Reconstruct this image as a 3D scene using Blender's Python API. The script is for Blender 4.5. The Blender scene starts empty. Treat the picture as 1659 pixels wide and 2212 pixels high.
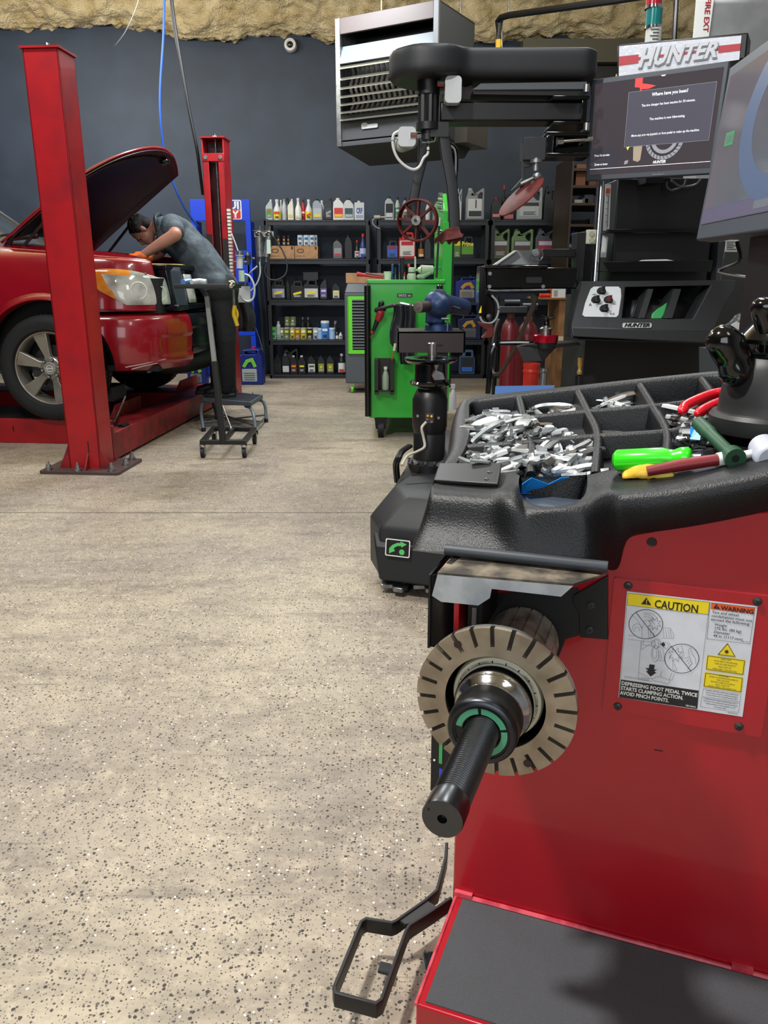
import bpy, bmesh, math, random
from mathutils import Matrix, Vector, Euler
from mathutils.geometry import tessellate_polygon
random.seed(7)
C = bpy.context.scene.collection
SC = bpy.context.scene
PI = math.pi
# ---------------------------------------------------------------- camera
FPX = 1700.0; PITCH = math.radians(16.42); CW, CH = 1659, 2212; CAMZ = 1.2
cd = bpy.data.cameras.new('camera'); cam = bpy.data.objects.new('camera', cd); C.objects.link(cam)
cam.location = (0, 0, CAMZ); cam.rotation_euler = (PI/2 - PITCH, 0, 0)
cd.sensor_fit = 'VERTICAL'; cd.sensor_height = 36.0; cd.lens = 36.0*FPX/CH; cd.clip_start = .02; cd.clip_end = 100
SC.camera = cam
# ---------------------------------------------------------------- world, lights, exposure
w = bpy.data.worlds.new('world'); SC.world = w; w.use_nodes = True
w.node_tree.nodes['Background'].inputs[0].default_value = (.62, .72, .85, 1)
w.node_tree.nodes['Background'].inputs[1].default_value = .25
def area(name, loc, target, sx, sy, power, col=(1, .97, .92)):
    l = bpy.data.lights.new(name, 'AREA'); l.shape = 'RECTANGLE'; l.size = sx; l.size_y = sy; l.energy = power; l.color = col
    o = bpy.data.objects.new(name, l); C.objects.link(o); o.location = loc
    o.rotation_euler = (Vector(target)-Vector(loc)).to_track_quat('-Z', 'Y').to_euler(); return o
area('key_lamp', (-1.35, .95, 3.75), (.1, 1.0, .6), .17, .26, 170, (1, .98, .95))
area('ceiling_lamp', (.6, 3.0, 3.85), (.6, 3.0, 0), .3, 1.2, 40, (.93, .97, 1))
area('ceiling_lamp', (-2.6, 4.2, 3.85), (-2.6, 4.2, 0), 1.2, .3, 62, (.93, .97, 1))
area('ceiling_lamp', (-.9, 7.2, 3.85), (-.9, 7.2, 0), 1.2, .3, 120, (.9, .95, 1))
area('ceiling_lamp', (1.6, 5.6, 3.85), (1.6, 5.6, 0), .3, 1.2, 45, (.93, .97, 1))
area('ceiling_lamp', (-3.6, 8.4, 3.8), (-3.6, 9.0, 0), 1.2, .3, 75, (.9, .95, 1))
area('ceiling_lamp', (1.3, -.6, 3.8), (.7, .8, 0), .5, 1.2, 14, (.95, .97, 1))
area('foam_fill', (-3.2, 6.6, 3.3), (-3.2, 7.2, 4.5), 3.0, .3, 190, (1, .97, .9))  # upward fill added to brighten the ceiling foam; no tube lamp hangs here
area('foam_fill', (1.6, 6.4, 3.3), (1.6, 7.2, 4.5), 2.0, .3, 60, (1, .97, .9))  # same added upward fill, for the right side of the foam
area('rear_fill', (-1.0, -3.2, 2.2), (0, 4, .9), 4.0, 2.4, 95, (.9, .95, 1))  # fill light added behind the camera; no door is known there
SC.view_settings.view_transform = 'Standard'; SC.view_settings.look = 'None'
SC.view_settings.exposure = 0.0; SC.view_settings.gamma = 1.0; SC.view_settings.use_curve_mapping = False

# ---------------------------------------------------------------- frames and pixels
def ray(px, py):
    u = (px-CW/2)/FPX; v = (CH/2-py)/FPX; c, s = math.cos(PITCH), math.sin(PITCH)
    return Vector((u, c+v*s, -s+v*c))
class Frame:
    def __init__(s, loc=(0, 0, 0), rz=0): s.M = Matrix.Translation(loc) @ Matrix.Rotation(rz, 4, 'Z'); s.I = s.M.inverted()
    def at(s, px, py, x=None, y=None, z=None, plane=None):
        o = s.I @ Vector((0, 0, CAMZ)); d = s.I.to_3x3() @ ray(px, py)
        if x is not None: t = (x-o.x)/d.x
        elif y is not None: t = (y-o.y)/d.y
        elif z is not None: t = (z-o.z)/d.z
        else: n, k = Vector(plane[:3]), plane[3]; t = (k-n.dot(o))/n.dot(d)
        return o+d*t
W = Frame()
def at(px, py, **k): return W.at(px, py, **k)
# ---------------------------------------------------------------- materials
def hexc(h):
    h = h.lstrip('#'); f = lambda c: c/12.92 if c <= .04045 else ((c+.055)/1.055)**2.4
    return tuple(f(int(h[i:i+2], 16)/255) for i in (0, 2, 4))+(1,)
MATS = {}
def mat(name, col='#808080', rough=.5, metal=0, bump=None, var=None, emit=None, coat=0, trans=0, spec=.5, rvar=None):
    if name in MATS: return MATS[name]
    m = bpy.data.materials.new(name); m.use_nodes = True; nt = m.node_tree; b = nt.nodes['Principled BSDF']
    b.inputs['Base Color'].default_value = hexc(col); b.inputs['Roughness'].default_value = rough; b.inputs['Metallic'].default_value = metal
    b.inputs['Coat Weight'].default_value = coat; b.inputs['Coat Roughness'].default_value = .06
    b.inputs['Transmission Weight'].default_value = trans; b.inputs['Specular IOR Level'].default_value = spec
    geo = None
    def tc():
        nonlocal geo
        if geo is None: geo = nt.nodes.new('ShaderNodeTexCoord')
        return geo.outputs['Object']
    if var:   # (scale, colour 2, low, high)
        n = nt.nodes.new('ShaderNodeTexNoise'); n.inputs['Scale'].default_value = var[0]; n.inputs['Detail'].default_value = 6; nt.links.new(tc(), n.inputs['Vector'])
        r = nt.nodes.new('ShaderNodeValToRGB'); r.color_ramp.elements[0].position = var[2]; r.color_ramp.elements[1].position = var[3]
        r.color_ramp.elements[0].color = hexc(col); r.color_ramp.elements[1].color = hexc(var[1])
        nt.links.new(n.outputs['Fac'], r.inputs[0]); nt.links.new(r.outputs[0], b.inputs['Base Color'])
    if rvar:
        n = nt.nodes.new('ShaderNodeTexNoise'); n.inputs['Scale'].default_value = rvar[0]; nt.links.new(tc(), n.inputs['Vector'])
        r = nt.nodes.new('ShaderNodeMapRange'); r.inputs['To Min'].default_value = rvar[1]; r.inputs['To Max'].default_value = rvar[2]
        nt.links.new(n.outputs['Fac'], r.inputs[0]); nt.links.new(r.outputs[0], b.inputs['Roughness'])
    if bump:  # (scale, strength, distance)
        n = nt.nodes.new('ShaderNodeTexNoise'); n.inputs['Scale'].default_value = bump[0]; n.inputs['Detail'].default_value = 3; nt.links.new(tc(), n.inputs['Vector'])
        k = nt.nodes.new('ShaderNodeBump'); k.inputs['Strength'].default_value = bump[1]; k.inputs['Distance'].default_value = bump[2] if len(bump) > 2 else .002
        nt.links.new(n.outputs['Fac'], k.inputs['Height']); nt.links.new(k.outputs[0], b.inputs['Normal'])
    if emit: b.inputs['Emission Color'].default_value = hexc(emit[0]); b.inputs['Emission Strength'].default_value = emit[1]
    MATS[name] = m; return m
def M_(x): return x if not isinstance(x, str) else (MATS[x] if x in MATS else mat(x, x if x[0] == '#' else '#808080', .45))
mat('lift_red', '#A8131C', .38, var=(5, '#8A1420', .45, .75), coat=.15)
mat('lift_red_grime', '#8E1820', .5, var=(9, '#571418', .4, .7))
mat('machine_red', '#A80A1C', .3, coat=.35, bump=(600, .06, .0004), var=(2.2, '#960D1C', .4, .7))
mat('machine_red_edge', '#D0505C', .45, var=(40, '#B03040', .4, .6))
mat('car_red', '#8E0A1C', .25, coat=.9, var=(3, '#7E0A18', .4, .7))
mat('hood_inner', '#2A0A0E', .5, var=(6, '#13090B', .4, .6))
mat('black_plastic', '#090B0E', .42, bump=(420, .7, .0012), spec=.4)
mat('black_smooth', '#08090B', .3)
mat('black_satin', '#0A0B0E', .42)
mat('black_gloss', '#08090A', .12, coat=.5)
mat('black_deep', '#050608', .6)
mat('rubber', '#17181A', .75, bump=(120, .3))
mat('dark_grey', '#33383E', .5)
mat('grey_plastic', '#43474C', .5, bump=(500, .15, .0006))
mat('mid_grey', '#6B7076', .5)
mat('light_grey', '#B8BABA', .45)
mat('white', '#DEDFDC', .45)
mat('cream', '#CFCAB8', .5)
mat('chrome', '#D4D8DC', .12, 1)
mat('steel', '#A9A9A6', .3, 1, rvar=(60, .2, .42))
mat('brushed', '#A89C88', .42, .75, var=(30, '#8C7F6C', .4, .7), bump=(300, .1, .0003))
mat('dark_steel', '#44464A', .32, 1, rvar=(80, .22, .5))
mat('zinc', '#A4A8AA', .38, .9, var=(25, '#7E8284', .35, .65))
mat('rusty', '#BDB4A4', .5, .35, var=(34, '#6E655A', .42, .70), bump=(90, .4))
mat('alloy', '#A8A49A', .35, .7, var=(8, '#8D887D', .4, .7))
mat('red_plastic', '#B8141C', .35)
mat('blue_plastic', '#0E2FAE', .4)
mat('rack_blue', '#0A3FD0', .45)
mat('green_paint', '#27A52F', .3, coat=.3)
mat('lime', '#62D024', .4)
mat('cardboard', '#B08862', .8, var=(15, '#A17A56', .4, .6))
mat('yellow', '#E8CF1A', .5)
mat('orange', '#E86A1C', .5)
mat('wood', '#6E4A30', .6, var=(12, '#4F3422', .4, .6))
mat('sole', '#0B0C0D', .7)
# ---------------------------------------------------------------- mesh builder
_txt = {}
def text_geo(s, shear=0, bold=0, spacing=1.0):
    k = (s, shear, bold, spacing)
    if k in _txt: return _txt[k]
    cu = bpy.data.curves.new('t', 'FONT'); cu.body = s; cu.size = 1; cu.shear = shear; cu.offset = bold; cu.space_character = spacing; cu.resolution_u = 2
    o = bpy.data.objects.new('t', cu); C.objects.link(o)
    dg = bpy.context.evaluated_depsgraph_get(); dg.update(); e = o.evaluated_get(dg); me = e.to_mesh()
    vs = [tuple(v.co) for v in me.vertices]; fs = [tuple(p.vertices) for p in me.polygons]
    e.to_mesh_clear(); bpy.data.objects.remove(o); bpy.data.curves.remove(cu)
    _txt[k] = (vs, fs); return _txt[k]
def basis(o, x, y):
    x = Vector(x).normalized(); z = x.cross(Vector(y)).normalized(); y = z.cross(x)
    return Matrix(((x.x, y.x, z.x, o[0]), (x.y, y.y, z.y, o[1]), (x.z, y.z, z.z, o[2]), (0, 0, 0, 1)))
def circ(r, n=24, cx=0, cy=0, a0=0): return [(cx+r*math.cos(a0+2*PI*i/n), cy+r*math.sin(a0+2*PI*i/n)) for i in range(n)]
def rrect(x0, x1, y0, y1, r, n=4):
    o = []
    for cx, cy, a in ((x1-r, y1-r, 0), (x0+r, y1-r, PI/2), (x0+r, y0+r, PI), (x1-r, y0+r, 1.5*PI)):
        for i in range(n+1): o.append((cx+r*math.cos(a+PI/2*i/n), cy+r*math.sin(a+PI/2*i/n)))
    return o
class MB:
    def __init__(s, F=W, m='dark_grey'): s.F = F; s.v = []; s.f = []; s.mi = []; s.mats = []; s.cur = m
    def add(s, vs, fs, m=None):
        m = M_(m or s.cur)
        if m not in s.mats: s.mats.append(m)
        k = s.mats.index(m); b = len(s.v)
        s.v += [Vector(v) for v in vs]
        for f in fs: s.f.append([b+i for i in f]); s.mi.append(k)
        return s
    def hexa(s, p, m=None): # 4 bottom + 4 top
        return s.add(p, [(3, 2, 1, 0), (4, 5, 6, 7), (0, 1, 5, 4), (1, 2, 6, 5), (2, 3, 7, 6), (3, 0, 4, 7)], m)
    def box(s, x0, x1, y0, y1, z0, z1, m=None, M=None):
        p = [(x0, y0, z0), (x1, y0, z0), (x1, y1, z0), (x0, y1, z0), (x0, y0, z1), (x1, y0, z1), (x1, y1, z1), (x0, y1, z1)]
        if M: p = [M @ Vector(q) for q in p]
        return s.hexa(p, m)
    def prism(s, pts, vec, m=None):
        pts = [Vector(p) for p in pts]; vec = Vector(vec); n = len(pts)
        t = tessellate_polygon([pts]); b = [p+vec for p in pts]
        # orient
        nn = Vector((0, 0, 0))
        for a, c, d in t: nn += (pts[c]-pts[a]).cross(pts[d]-pts[a])
        fl = nn.dot(vec) > 0
        fs = [tuple(x) for x in t]+[tuple(n+i for i in reversed(x)) for x in t]+[(i, i+n, (i+1) % n+n, (i+1) % n) for i in range(n)]
        # winding fixed by recalc in build
        return s.add(pts+b, fs, m)
    def plate(s, loops, z0, z1, M=None, m=None):
        off = []; pts = []
        for l in loops: off.append(len(pts)); pts += l
        t = tessellate_polygon([[Vector((p[0], p[1], 0)) for p in l] for l in loops]); n = len(pts)
        vs = [Vector((p[0], p[1], z0)) for p in pts]+[Vector((p[0], p[1], z1)) for p in pts]
        if M: vs = [M @ v for v in vs]
        fs = [tuple(x) for x in t]+[tuple(n+i for i in reversed(x)) for x in t]
        for l, o in zip(loops, off):
            k = len(l); fs += [(o+i, o+(i+1) % k, o+(i+1) % k+n, o+i+n) for i in range(k)]
        return s.add(vs, fs, m)
    def ring_sweep(s, rings, closed=False, caps=True, m=None):
        n = len(rings[0]); vs = [p for r in rings for p in r]; fs = []
        k = len(rings)
        for i in range(k if closed else k-1):
            a = i*n; b = ((i+1) % k)*n
            for j in range(n): fs.append((a+j, a+(j+1) % n, b+(j+1) % n, b+j))
        if caps and not closed: fs.append(tuple(range(n))[::-1]); fs.append(tuple((k-1)*n+j for j in range(n)))
        return s.add(vs, fs, m)
    def sweep(s, pts, sec, up=(0, 0, 1), closed=False, m=None, scale=None):
        pts = [Vector(p) for p in pts]; rings = []; n = len(pts); up = Vector(up)
        for i, p in enumerate(pts):
            a = pts[(i-1) % n] if (i or closed) else p; b = pts[(i+1) % n] if (i < n-1 or closed) else p
            d1 = (p-a).normalized() if (p-a).length > 1e-9 else None; d2 = (b-p).normalized() if (b-p).length > 1e-9 else None
            t = ((d1 or d2)+(d2 or d1)); t = t.normalized() if t.length > 1e-6 else (d1 or d2)
            mit = 1.0
            if d1 and d2: mit = 1/max(.5, math.sqrt(max(0, (1+d1.dot(d2))/2)))
            u = up-t*up.dot(t)
            if u.length < 1e-4: u = Vector((1, 0, 0))-t*t.x
            u.normalize(); r = t.cross(u); k = scale[i] if scale else 1
            rings.append([p+(r*x*mit+u*y)*k for x, y in sec])
        return s.ring_sweep(rings, closed, True, m)
    def tube(s, pts, r, n=8, closed=False, m=None, scale=None):
        pts = [Vector(p) for p in pts]; d = pts[-1]-pts[0]
        up = (0, 0, 1) if max(abs(d.x), abs(d.y)) > abs(d.z)*.3 else (0, 1, 0)
        if closed: up = Vector((.13, .21, .97))
        return s.sweep(pts, circ(r, n), up, closed, m, scale)
    def cyl(s, p0, p1, r0, r1=None, n=20, m=None):
        p0, p1 = Vector(p0), Vector(p1); d = (p1-p0).normalized(); u = Vector((0, 0, 1)) if abs(d.z) < .9 else Vector((1, 0, 0))
        x = d.cross(u).normalized(); y = d.cross(x); r1 = r0 if r1 is None else r1
        return s.ring_sweep([[p0+(x*a+y*b)*r0 for a, b in circ(1, n)], [p1+(x*a+y*b)*r1 for a, b in circ(1, n)]], m=m)
    def lathe(s, prof, M=None, n=32, m=None, caps=True):
        rings = [[Vector((r*a, r*b, z)) for a, b in circ(1, n)] for r, z in prof]
        if M: rings = [[M @ p for p in r] for r in rings]
        return s.ring_sweep(rings, caps=caps, m=m)
    def ell(s, c, r, M=None, n=14, m=None):
        c = Vector(c); prof = [(max(1e-4, math.sin(PI*i/n)), -math.cos(PI*i/n)) for i in range(n+1)]
        Q = Matrix.Translation(c) @ (M or Matrix.Identity(4)) @ Matrix.Diagonal((r[0], r[1], r[2], 1))
        return s.lathe(prof, Q, 2*n, m)
    def capsule(s, p0, p1, r0, r1, m=None, n=16):
        s.ell(p0, (r0, r0, r0), n=n//2, m=m); s.ell(p1, (r1, r1, r1), n=n//2, m=m); return s.cyl(p0, p1, r0, r1, n=n, m=m)
    def text(s, st, fn, size=1, m=None, align='L', shear=0, bold=0, spacing=1.0, thick=0, width=None):
        vs, fs = text_geo(st, shear, bold, spacing)
        if not vs: return s
        w_ = max(v[0] for v in vs); sx = size
        if width: sx = width/w_
        ox = {'L': 0, 'C': -w_*sx/2, 'R': -w_*sx}[align]
        return s.add([fn(v[0]*sx+ox, v[1]*size) for v in vs], fs, m)
    def grid(s, fn, nu, nv, m=None):
        vs = [fn(i/nu, j/nv) for i in range(nu+1) for j in range(nv+1)]
        return s.add(vs, [(i*(nv+1)+j, (i+1)*(nv+1)+j, (i+1)*(nv+1)+j+1, i*(nv+1)+j+1) for i in range(nu) for j in range(nv)], m)
    def build(s, name, parent=None, bevel=0, angle=35, remesh=0, smooth_it=0, solid=0, fixn=True, seg=2, subd=0, label=None, flat=False):
        me = bpy.data.meshes.new(name); vs = [s.F.M @ v for v in s.v]
        o = bpy.data.objects.new(name, me)
        if parent is not None:
            if parent.parent is not None and parent.parent.parent is not None: parent = parent.parent
            r = parent
            while r.parent: r = r.parent
            inv = (Matrix.Translation(r.location) @ r.rotation_euler.to_matrix().to_4x4()).inverted(); vs = [inv @ v for v in vs]; o.parent = parent
        else:
            lo = [min(v[i] for v in vs) for i in range(3)]; hi = [max(v[i] for v in vs) for i in range(3)]
            c = Vector(((lo[0]+hi[0])/2, (lo[1]+hi[1])/2, lo[2])); vs = [v-c for v in vs]; o.location = c
        me.from_pydata([tuple(v) for v in vs], [], s.f)
        for m in s.mats: me.materials.append(m)
        me.polygons.foreach_set('material_index', s.mi)
        if fixn:
            bm = bmesh.new(); bm.from_mesh(me); bmesh.ops.recalc_face_normals(bm, faces=bm.faces); bm.to_mesh(me); bm.free()
        me.update()
        if not flat:
            me.polygons.foreach_set('use_smooth', [True]*len(me.polygons)); me.set_sharp_from_angle(angle=math.radians(angle))
        C.objects.link(o)
        if remesh:
            q = o.modifiers.new('r', 'REMESH'); q.mode = 'VOXEL'; q.voxel_size = remesh; q.use_smooth_shade = True
        if smooth_it:
            q = o.modifiers.new('s', 'SMOOTH'); q.factor = .5; q.iterations = smooth_it
        if subd:
            q = o.modifiers.new('u', 'SUBSURF'); q.levels = subd; q.render_levels = subd
        if solid:
            q = o.modifiers.new('o', 'SOLIDIFY'); q.thickness = solid; q.offset = 0
        if bevel:
            q = o.modifiers.new('b', 'BEVEL'); q.width = bevel; q.segments = seg; q.limit_method = 'ANGLE'; q.angle_limit = math.radians(40); q.harden_normals = False
        if label: o['label'] = label
        return o
def thing(name, label, cat, loc=(0, 0, 0), rz=0, group=None):
    o = bpy.data.objects.new(name, None); C.objects.link(o); o.location = loc; o.rotation_euler = (0, 0, rz); o.empty_display_size = .1
    o['label'] = label; o['category'] = cat
    if group: o['group'] = group
    return o
def tag(o, label, cat, group=None, kind=None):
    o['label'] = label; o['category'] = cat
    if group: o['group'] = group
    if kind: o['kind'] = kind
    return o
def struct(o): o['kind'] = 'structure'; return o
def dup(root, loc, rz=0, label=None, group=None):
    r = root.copy(); C.objects.link(r); r.location = loc; r.rotation_euler = (0, 0, rz)
    if label: r['label'] = label
    if group: r['group'] = group
    for ch in list(root.children):
        c = ch.copy(); C.objects.link(c); c.parent = r
        for g in ch.children:
            d = g.copy(); C.objects.link(d); d.parent = c
    return r
def rotx(a): return Matrix.Rotation(a, 4, 'X')
def roty(a): return Matrix.Rotation(a, 4, 'Y')
def rotz(a): return Matrix.Rotation(a, 4, 'Z')
def T(*p): return Matrix.Translation(p if len(p) == 3 else p[0])
def bez(pts, n=8):
    "Catmull-Rom through the points"
    P = [Vector(p) for p in pts]; P = [P[0]*2-P[1]]+P+[P[-1]*2-P[-2]]; out = []
    for i in range(1, len(P)-2):
        a, b, c, d = P[i-1:i+3]
        for k in range(n):
            t = k/n; out.append(.5*((2*b)+(c-a)*t+(2*a-5*b+4*c-d)*t*t+(3*b-a-3*c+d)*t**3))
    return out+[P[-2]]
from mathutils import noise as NZ
def nz(x, y, z, s=1.0): return NZ.noise(Vector((x*s, y*s, z*s)))
# ---------------------------------------------------------------- setting
def floor_mat():
    m = bpy.data.materials.new('concrete'); m.use_nodes = True; nt = m.node_tree; L = nt.links; b = nt.nodes['Principled BSDF']
    N = nt.nodes.new; g = N('ShaderNodeTexCoord'); co = g.outputs['Object']
    def noise(sc, det=6, mp=None, rough=.5):
        n = N('ShaderNodeTexNoise'); n.inputs['Scale'].default_value = sc; n.inputs['Detail'].default_value = det; n.inputs['Roughness'].default_value = rough
        if mp:
            q = N('ShaderNodeMapping'); q.inputs['Scale'].default_value = mp[0]; q.inputs['Rotation'].default_value = (0, 0, mp[1]); L.new(co, q.inputs[0]); L.new(q.outputs[0], n.inputs['Vector'])
        else: L.new(co, n.inputs['Vector'])
        return n.outputs['Fac']
    def ramp(x, p0, p1, c0, c1):
        r = N('ShaderNodeValToRGB'); e = r.color_ramp.elements; e[0].position = p0; e[1].position = p1; e[0].color = c0; e[1].color = c1; L.new(x, r.inputs[0]); return r.outputs[0]
    def mix(f, a, c, mode='MIX'):
        x = N('ShaderNodeMix'); x.data_type = 'RGBA'; x.blend_type = mode
        if isinstance(f, float): x.inputs[0].default_value = f
        else: L.new(f, x.inputs[0])
        for i, q in ((6, a), (7, c)):
            if isinstance(q, tuple): x.inputs[i].default_value = q
            else: L.new(q, x.inputs[i])
        return x.outputs[2]
    W_, K_ = (1, 1, 1, 1), (0, 0, 0, 1)
    base = ramp(noise(1.3, 8, rough=.6), .38, .70, hexc('#91867A'), hexc('#B2A690'))
    base = mix(ramp(noise(9, 8, rough=.7), .5, .74, K_, (.75, .75, .75, 1)), base, hexc('#7A7163'))
    base = mix(ramp(noise(2.2, 7, ((1, 3.5, 1), .5), .72), .49, .74, K_, (.75, .75, .75, 1)), base, hexc('#645C53'))
    base = mix(ramp(noise(26, 4, rough=.8), .52, .7, K_, (.5, .5, .5, 1)), base, hexc('#CBBEA6'))
    # dark tyre scuffs: strongly stretched noise
    for rot, sc in ((.35, 3.0), (-.9, 4.0), (1.4, 2.5)):
        base = mix(ramp(noise(sc, 5, ((.35, 9, 1), rot), .65), .66, .72, K_, (.45, .45, .45, 1)), base, hexc('#57514A'))
    # aggregate: voronoi stones, dark and pale
    for sc, thr, col, pick in ((62, .22, '#28241F', .66), (130, .30, '#3A342D', .62), (48, .15, '#4C463F', .6), (64, .17, '#EDE7DA', .78), (34, .11, '#241F1C', .70), (210, .3, '#5A5248', .6)):
        v = N('ShaderNodeTexVoronoi'); v.inputs['Scale'].default_value = sc; v.inputs['Randomness'].default_value = 1
        q = N('ShaderNodeMapping'); q.inputs['Location'].default_value = (sc*.37, sc*.11, 0)
        L.new(co, q.inputs[0]); L.new(q.outputs[0], v.inputs['Vector'])
        near = N('ShaderNodeMath'); near.operation = 'LESS_THAN'; near.inputs[1].default_value = thr
        # ragged outline
        wob = N('ShaderNodeMath'); wob.operation = 'MULTIPLY_ADD'; L.new(noise(sc*3, 2), wob.inputs[0]); wob.inputs[1].default_value = .22; L.new(v.outputs['Distance'], wob.inputs[2])
        sub = N('ShaderNodeMath'); sub.operation = 'SUBTRACT'; L.new(wob.outputs[0], sub.inputs[0]); sub.inputs[1].default_value = .11; L.new(sub.outputs[0], near.inputs[0])
        sep = N('ShaderNodeSeparateColor'); L.new(v.outputs['Color'], sep.inputs[0])
        pk = N('ShaderNodeMath'); pk.operation = 'GREATER_THAN'; L.new(sep.outputs[0], pk.inputs[0]); pk.inputs[1].default_value = pick
        ml = N('ShaderNodeMath'); ml.operation = 'MULTIPLY'; L.new(near.outputs[0], ml.inputs[0]); L.new(pk.outputs[0], ml.inputs[1])
        m2 = N('ShaderNodeMath'); m2.operation = 'MULTIPLY'; L.new(ml.outputs[0], m2.inputs[0]); m2.inputs[1].default_value = .96
        base = mix(m2.outputs[0], base, hexc(col))
    L.new(base, b.inputs['Base Color'])
    r = N('ShaderNodeMapRange'); L.new(noise(3, 6), r.inputs[0]); r.inputs['To Min'].default_value = .38; r.inputs['To Max'].default_value = .72; L.new(r.outputs[0], b.inputs['Roughness'])
    k = N('ShaderNodeBump'); k.inputs['Strength'].default_value = .35; k.inputs['Distance'].default_value = .002; L.new(noise(90, 5, rough=.7), k.inputs['Height']); L.new(k.outputs[0], b.inputs['Normal'])
    return m
MATS['concrete'] = floor_mat()
mat('wall_blue', '#333F50', .6, var=(3, '#2E3948', .4, .6), bump=(200, .08))
mat('foam', '#E6D6AC', .55, var=(5, '#BDA878', .32, .68), bump=(60, 1.0, .03))
mat('wall_grey', '#8C8E90', .7, var=(4, '#7F8183', .4, .6))
mb = MB(m='concrete'); mb.box(-7, 4.2, -4.5, 10.75, -.1, 0)
struct(mb.build('floor', flat=True))
mb = MB(m='#3E3931'); 
for a, c_, wd in (((-4.9, 4.06), (.5, 3.98), .004),):
    mb.box(a[0], c_[0], a[1]-.003, a[1]+.003, .0, .0008)
struct(mb.build('trim_1', flat=True))
mb = MB(m='wall_blue'); mb.box(-7, 4.2, 10.6, 10.75, 0, 4.8); struct(mb.build('wall_back', flat=True))
mb = MB(m='wall_blue'); mb.box(-7.1, -7, -4.5, 10.75, 0, 4.8); struct(mb.build('wall_left', flat=True))
mb = MB(m='wall_grey'); mb.box(3.75, 3.9, -4.5, 10.6, 0, 4.8); struct(mb.build('wall_right', flat=True))
mb = MB(m='wall_grey'); mb.box(-7, 4.2, -4.6, -4.5, 0, 4.8); struct(mb.build('wall_front', flat=True))
# sprayed foam: rolls down over the top of the back wall
def foam(u, v):
    x = -7+10.75*u; lowx = 3.98+.10*(1-min(1, abs((x+4.3)/3)))-.03*max(0, x)/3
    prof = [(10.62, lowx), (10.42, lowx-.02), (10.28, lowx+.07), (10.16, lowx+.24), (9.9, 4.36), (9.0, 4.46), (6.0, 4.5), (3.0, 4.52), (-4.5, 4.55)]
    k = v**1.7*(len(prof)-1); i = min(int(k), len(prof)-2); t = k-i
    y = prof[i][0]*(1-t)+prof[i+1][0]*t; z = prof[i][1]*(1-t)+prof[i+1][1]*t
    a = nz(x, y, z, 1.3)*.10+nz(x, y, z, 4)*.06+nz(x, y+3, z, 11)*.035+abs(nz(x, y, z+5, 24))*.03
    e = min(1, v*14)
    return (x, y-a*.8*e, z-a*e*(.9 if k > 1 else 1.2)-abs(nz(x, 0, 0, 7))*.07*(1-min(1, v*8)))
mb = MB(m='foam'); mb.grid(foam, 420, 110); struct(mb.build('ceiling', angle=180, fixn=False))
# conduit, gas pipe, beam
mb = MB(m='black_satin')
p = [at(1078, 105, y=8.6), at(1078, 45, y=8.6), at(1082, 38, y=8.5), at(1100, 33, y=8.4), at(1320, 2, y=7.2), at(1420, -14, y=6.8)]
mb.tube(p, .028, 10); o = mb.build('gas_pipe'); tag(o, 'black gas pipe bending down behind the grey heater', 'pipe')
mb = MB(m='#D8B21C'); mb.tube([at(1077, 106, y=8.6), at(1077, 86, y=8.6)], .03, 10); mb.build('pipe_collar', o, label='yellow pipe section')
mb = MB(m='zinc'); mb.tube([at(1098, 0, y=8.45), at(1099, 30, y=8.45)], .008, 6); mb.tube([at(1083, 40, y=8.6), at(1084, 105, y=8.6)], .008, 6); mb.build('hanger_strap', o)
mb = MB(m='#5E5B4E'); mb.box(1.6, 3.7, 10.2, 10.6, 3.62, 3.86); mb.cur = '#2E2F2E'; mb.box(1.6, 3.7, 10.3, 10.6, 3.45, 3.6)
struct(mb.build('trim_2'))
mb = MB(m='black_satin'); mb.tube([at(1456, 96, y=7.0), at(1462, -15, y=7.0)], .02, 8)
tag(mb.build('conduit'), 'thin dark vertical conduit left of the fire sign', 'pipe')
# security camera
t = thing('security_camera', 'small white dome security camera high on the dark blue wall', 'security camera', at(627, 97, y=10.55))
mb = MB(m='white'); c0 = at(627, 97, y=10.5); M0 = T(c0) @ rotx(PI/2)
mb.lathe([(.001, -.10), (.06, -.10), (.072, -.06), (.074, 0), (.066, .03), (.046, .035), (.044, .02), (.001, .018)], M0, 24); mb.build('housing', t)
mb = MB(m='black_gloss'); mb.ell(c0+Vector((0, -.02, 0)), (.036, .02, .036)); mb.build('lens', t)
# unit heater ------------------------------------------------------------
c1 = at(725, 42, y=8.0); r1 = at(950, -2, y=7.48); HX = Vector((r1.x-c1.x, r1.y-c1.y, 0)); Wd = HX.length; HX.normalize(); HY = Vector((-HX.y, HX.x, 0))
zt = (c1.z+r1.z)/2; zb = at(732, 318, y=8.0).z; HF = Frame((c1.x, c1.y, 0), math.atan2(HX.y, HX.x)); D = .72
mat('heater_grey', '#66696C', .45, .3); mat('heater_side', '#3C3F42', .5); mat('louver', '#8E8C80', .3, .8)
t = thing('unit_heater', 'big grey louvred heater hanging from the foam ceiling', 'heater', (c1.x+.4, c1.y, zb), math.atan2(HX.y, HX.x))
H = zt-zb
mb = MB(HF, 'heater_side'); tk = .02
mb.box(0, tk, 0, D, zb, zt, 'zinc'); mb.box(Wd-.05, Wd, 0, D, zb, zt); mb.box(0, Wd, 0, D, zt-.02, zt); mb.box(0, Wd, D-.02, D, zb, zt)
mb.box(0, Wd, .02, D, zb+.0, zb+.02); mb.box(-.0, .05, -.015, .02, zb, zt, 'zinc'); mb.box(Wd-.05, Wd, -.015, .02, zb, zt, 'heater_grey')
mb.box(.05, Wd-.05, -.01, .02, zt-.13, zt-.0, '#4B3F3E'); mb.box(.05, Wd-.05, .0, .03, zb+.05, zb+.27, 'heater_side')
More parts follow.
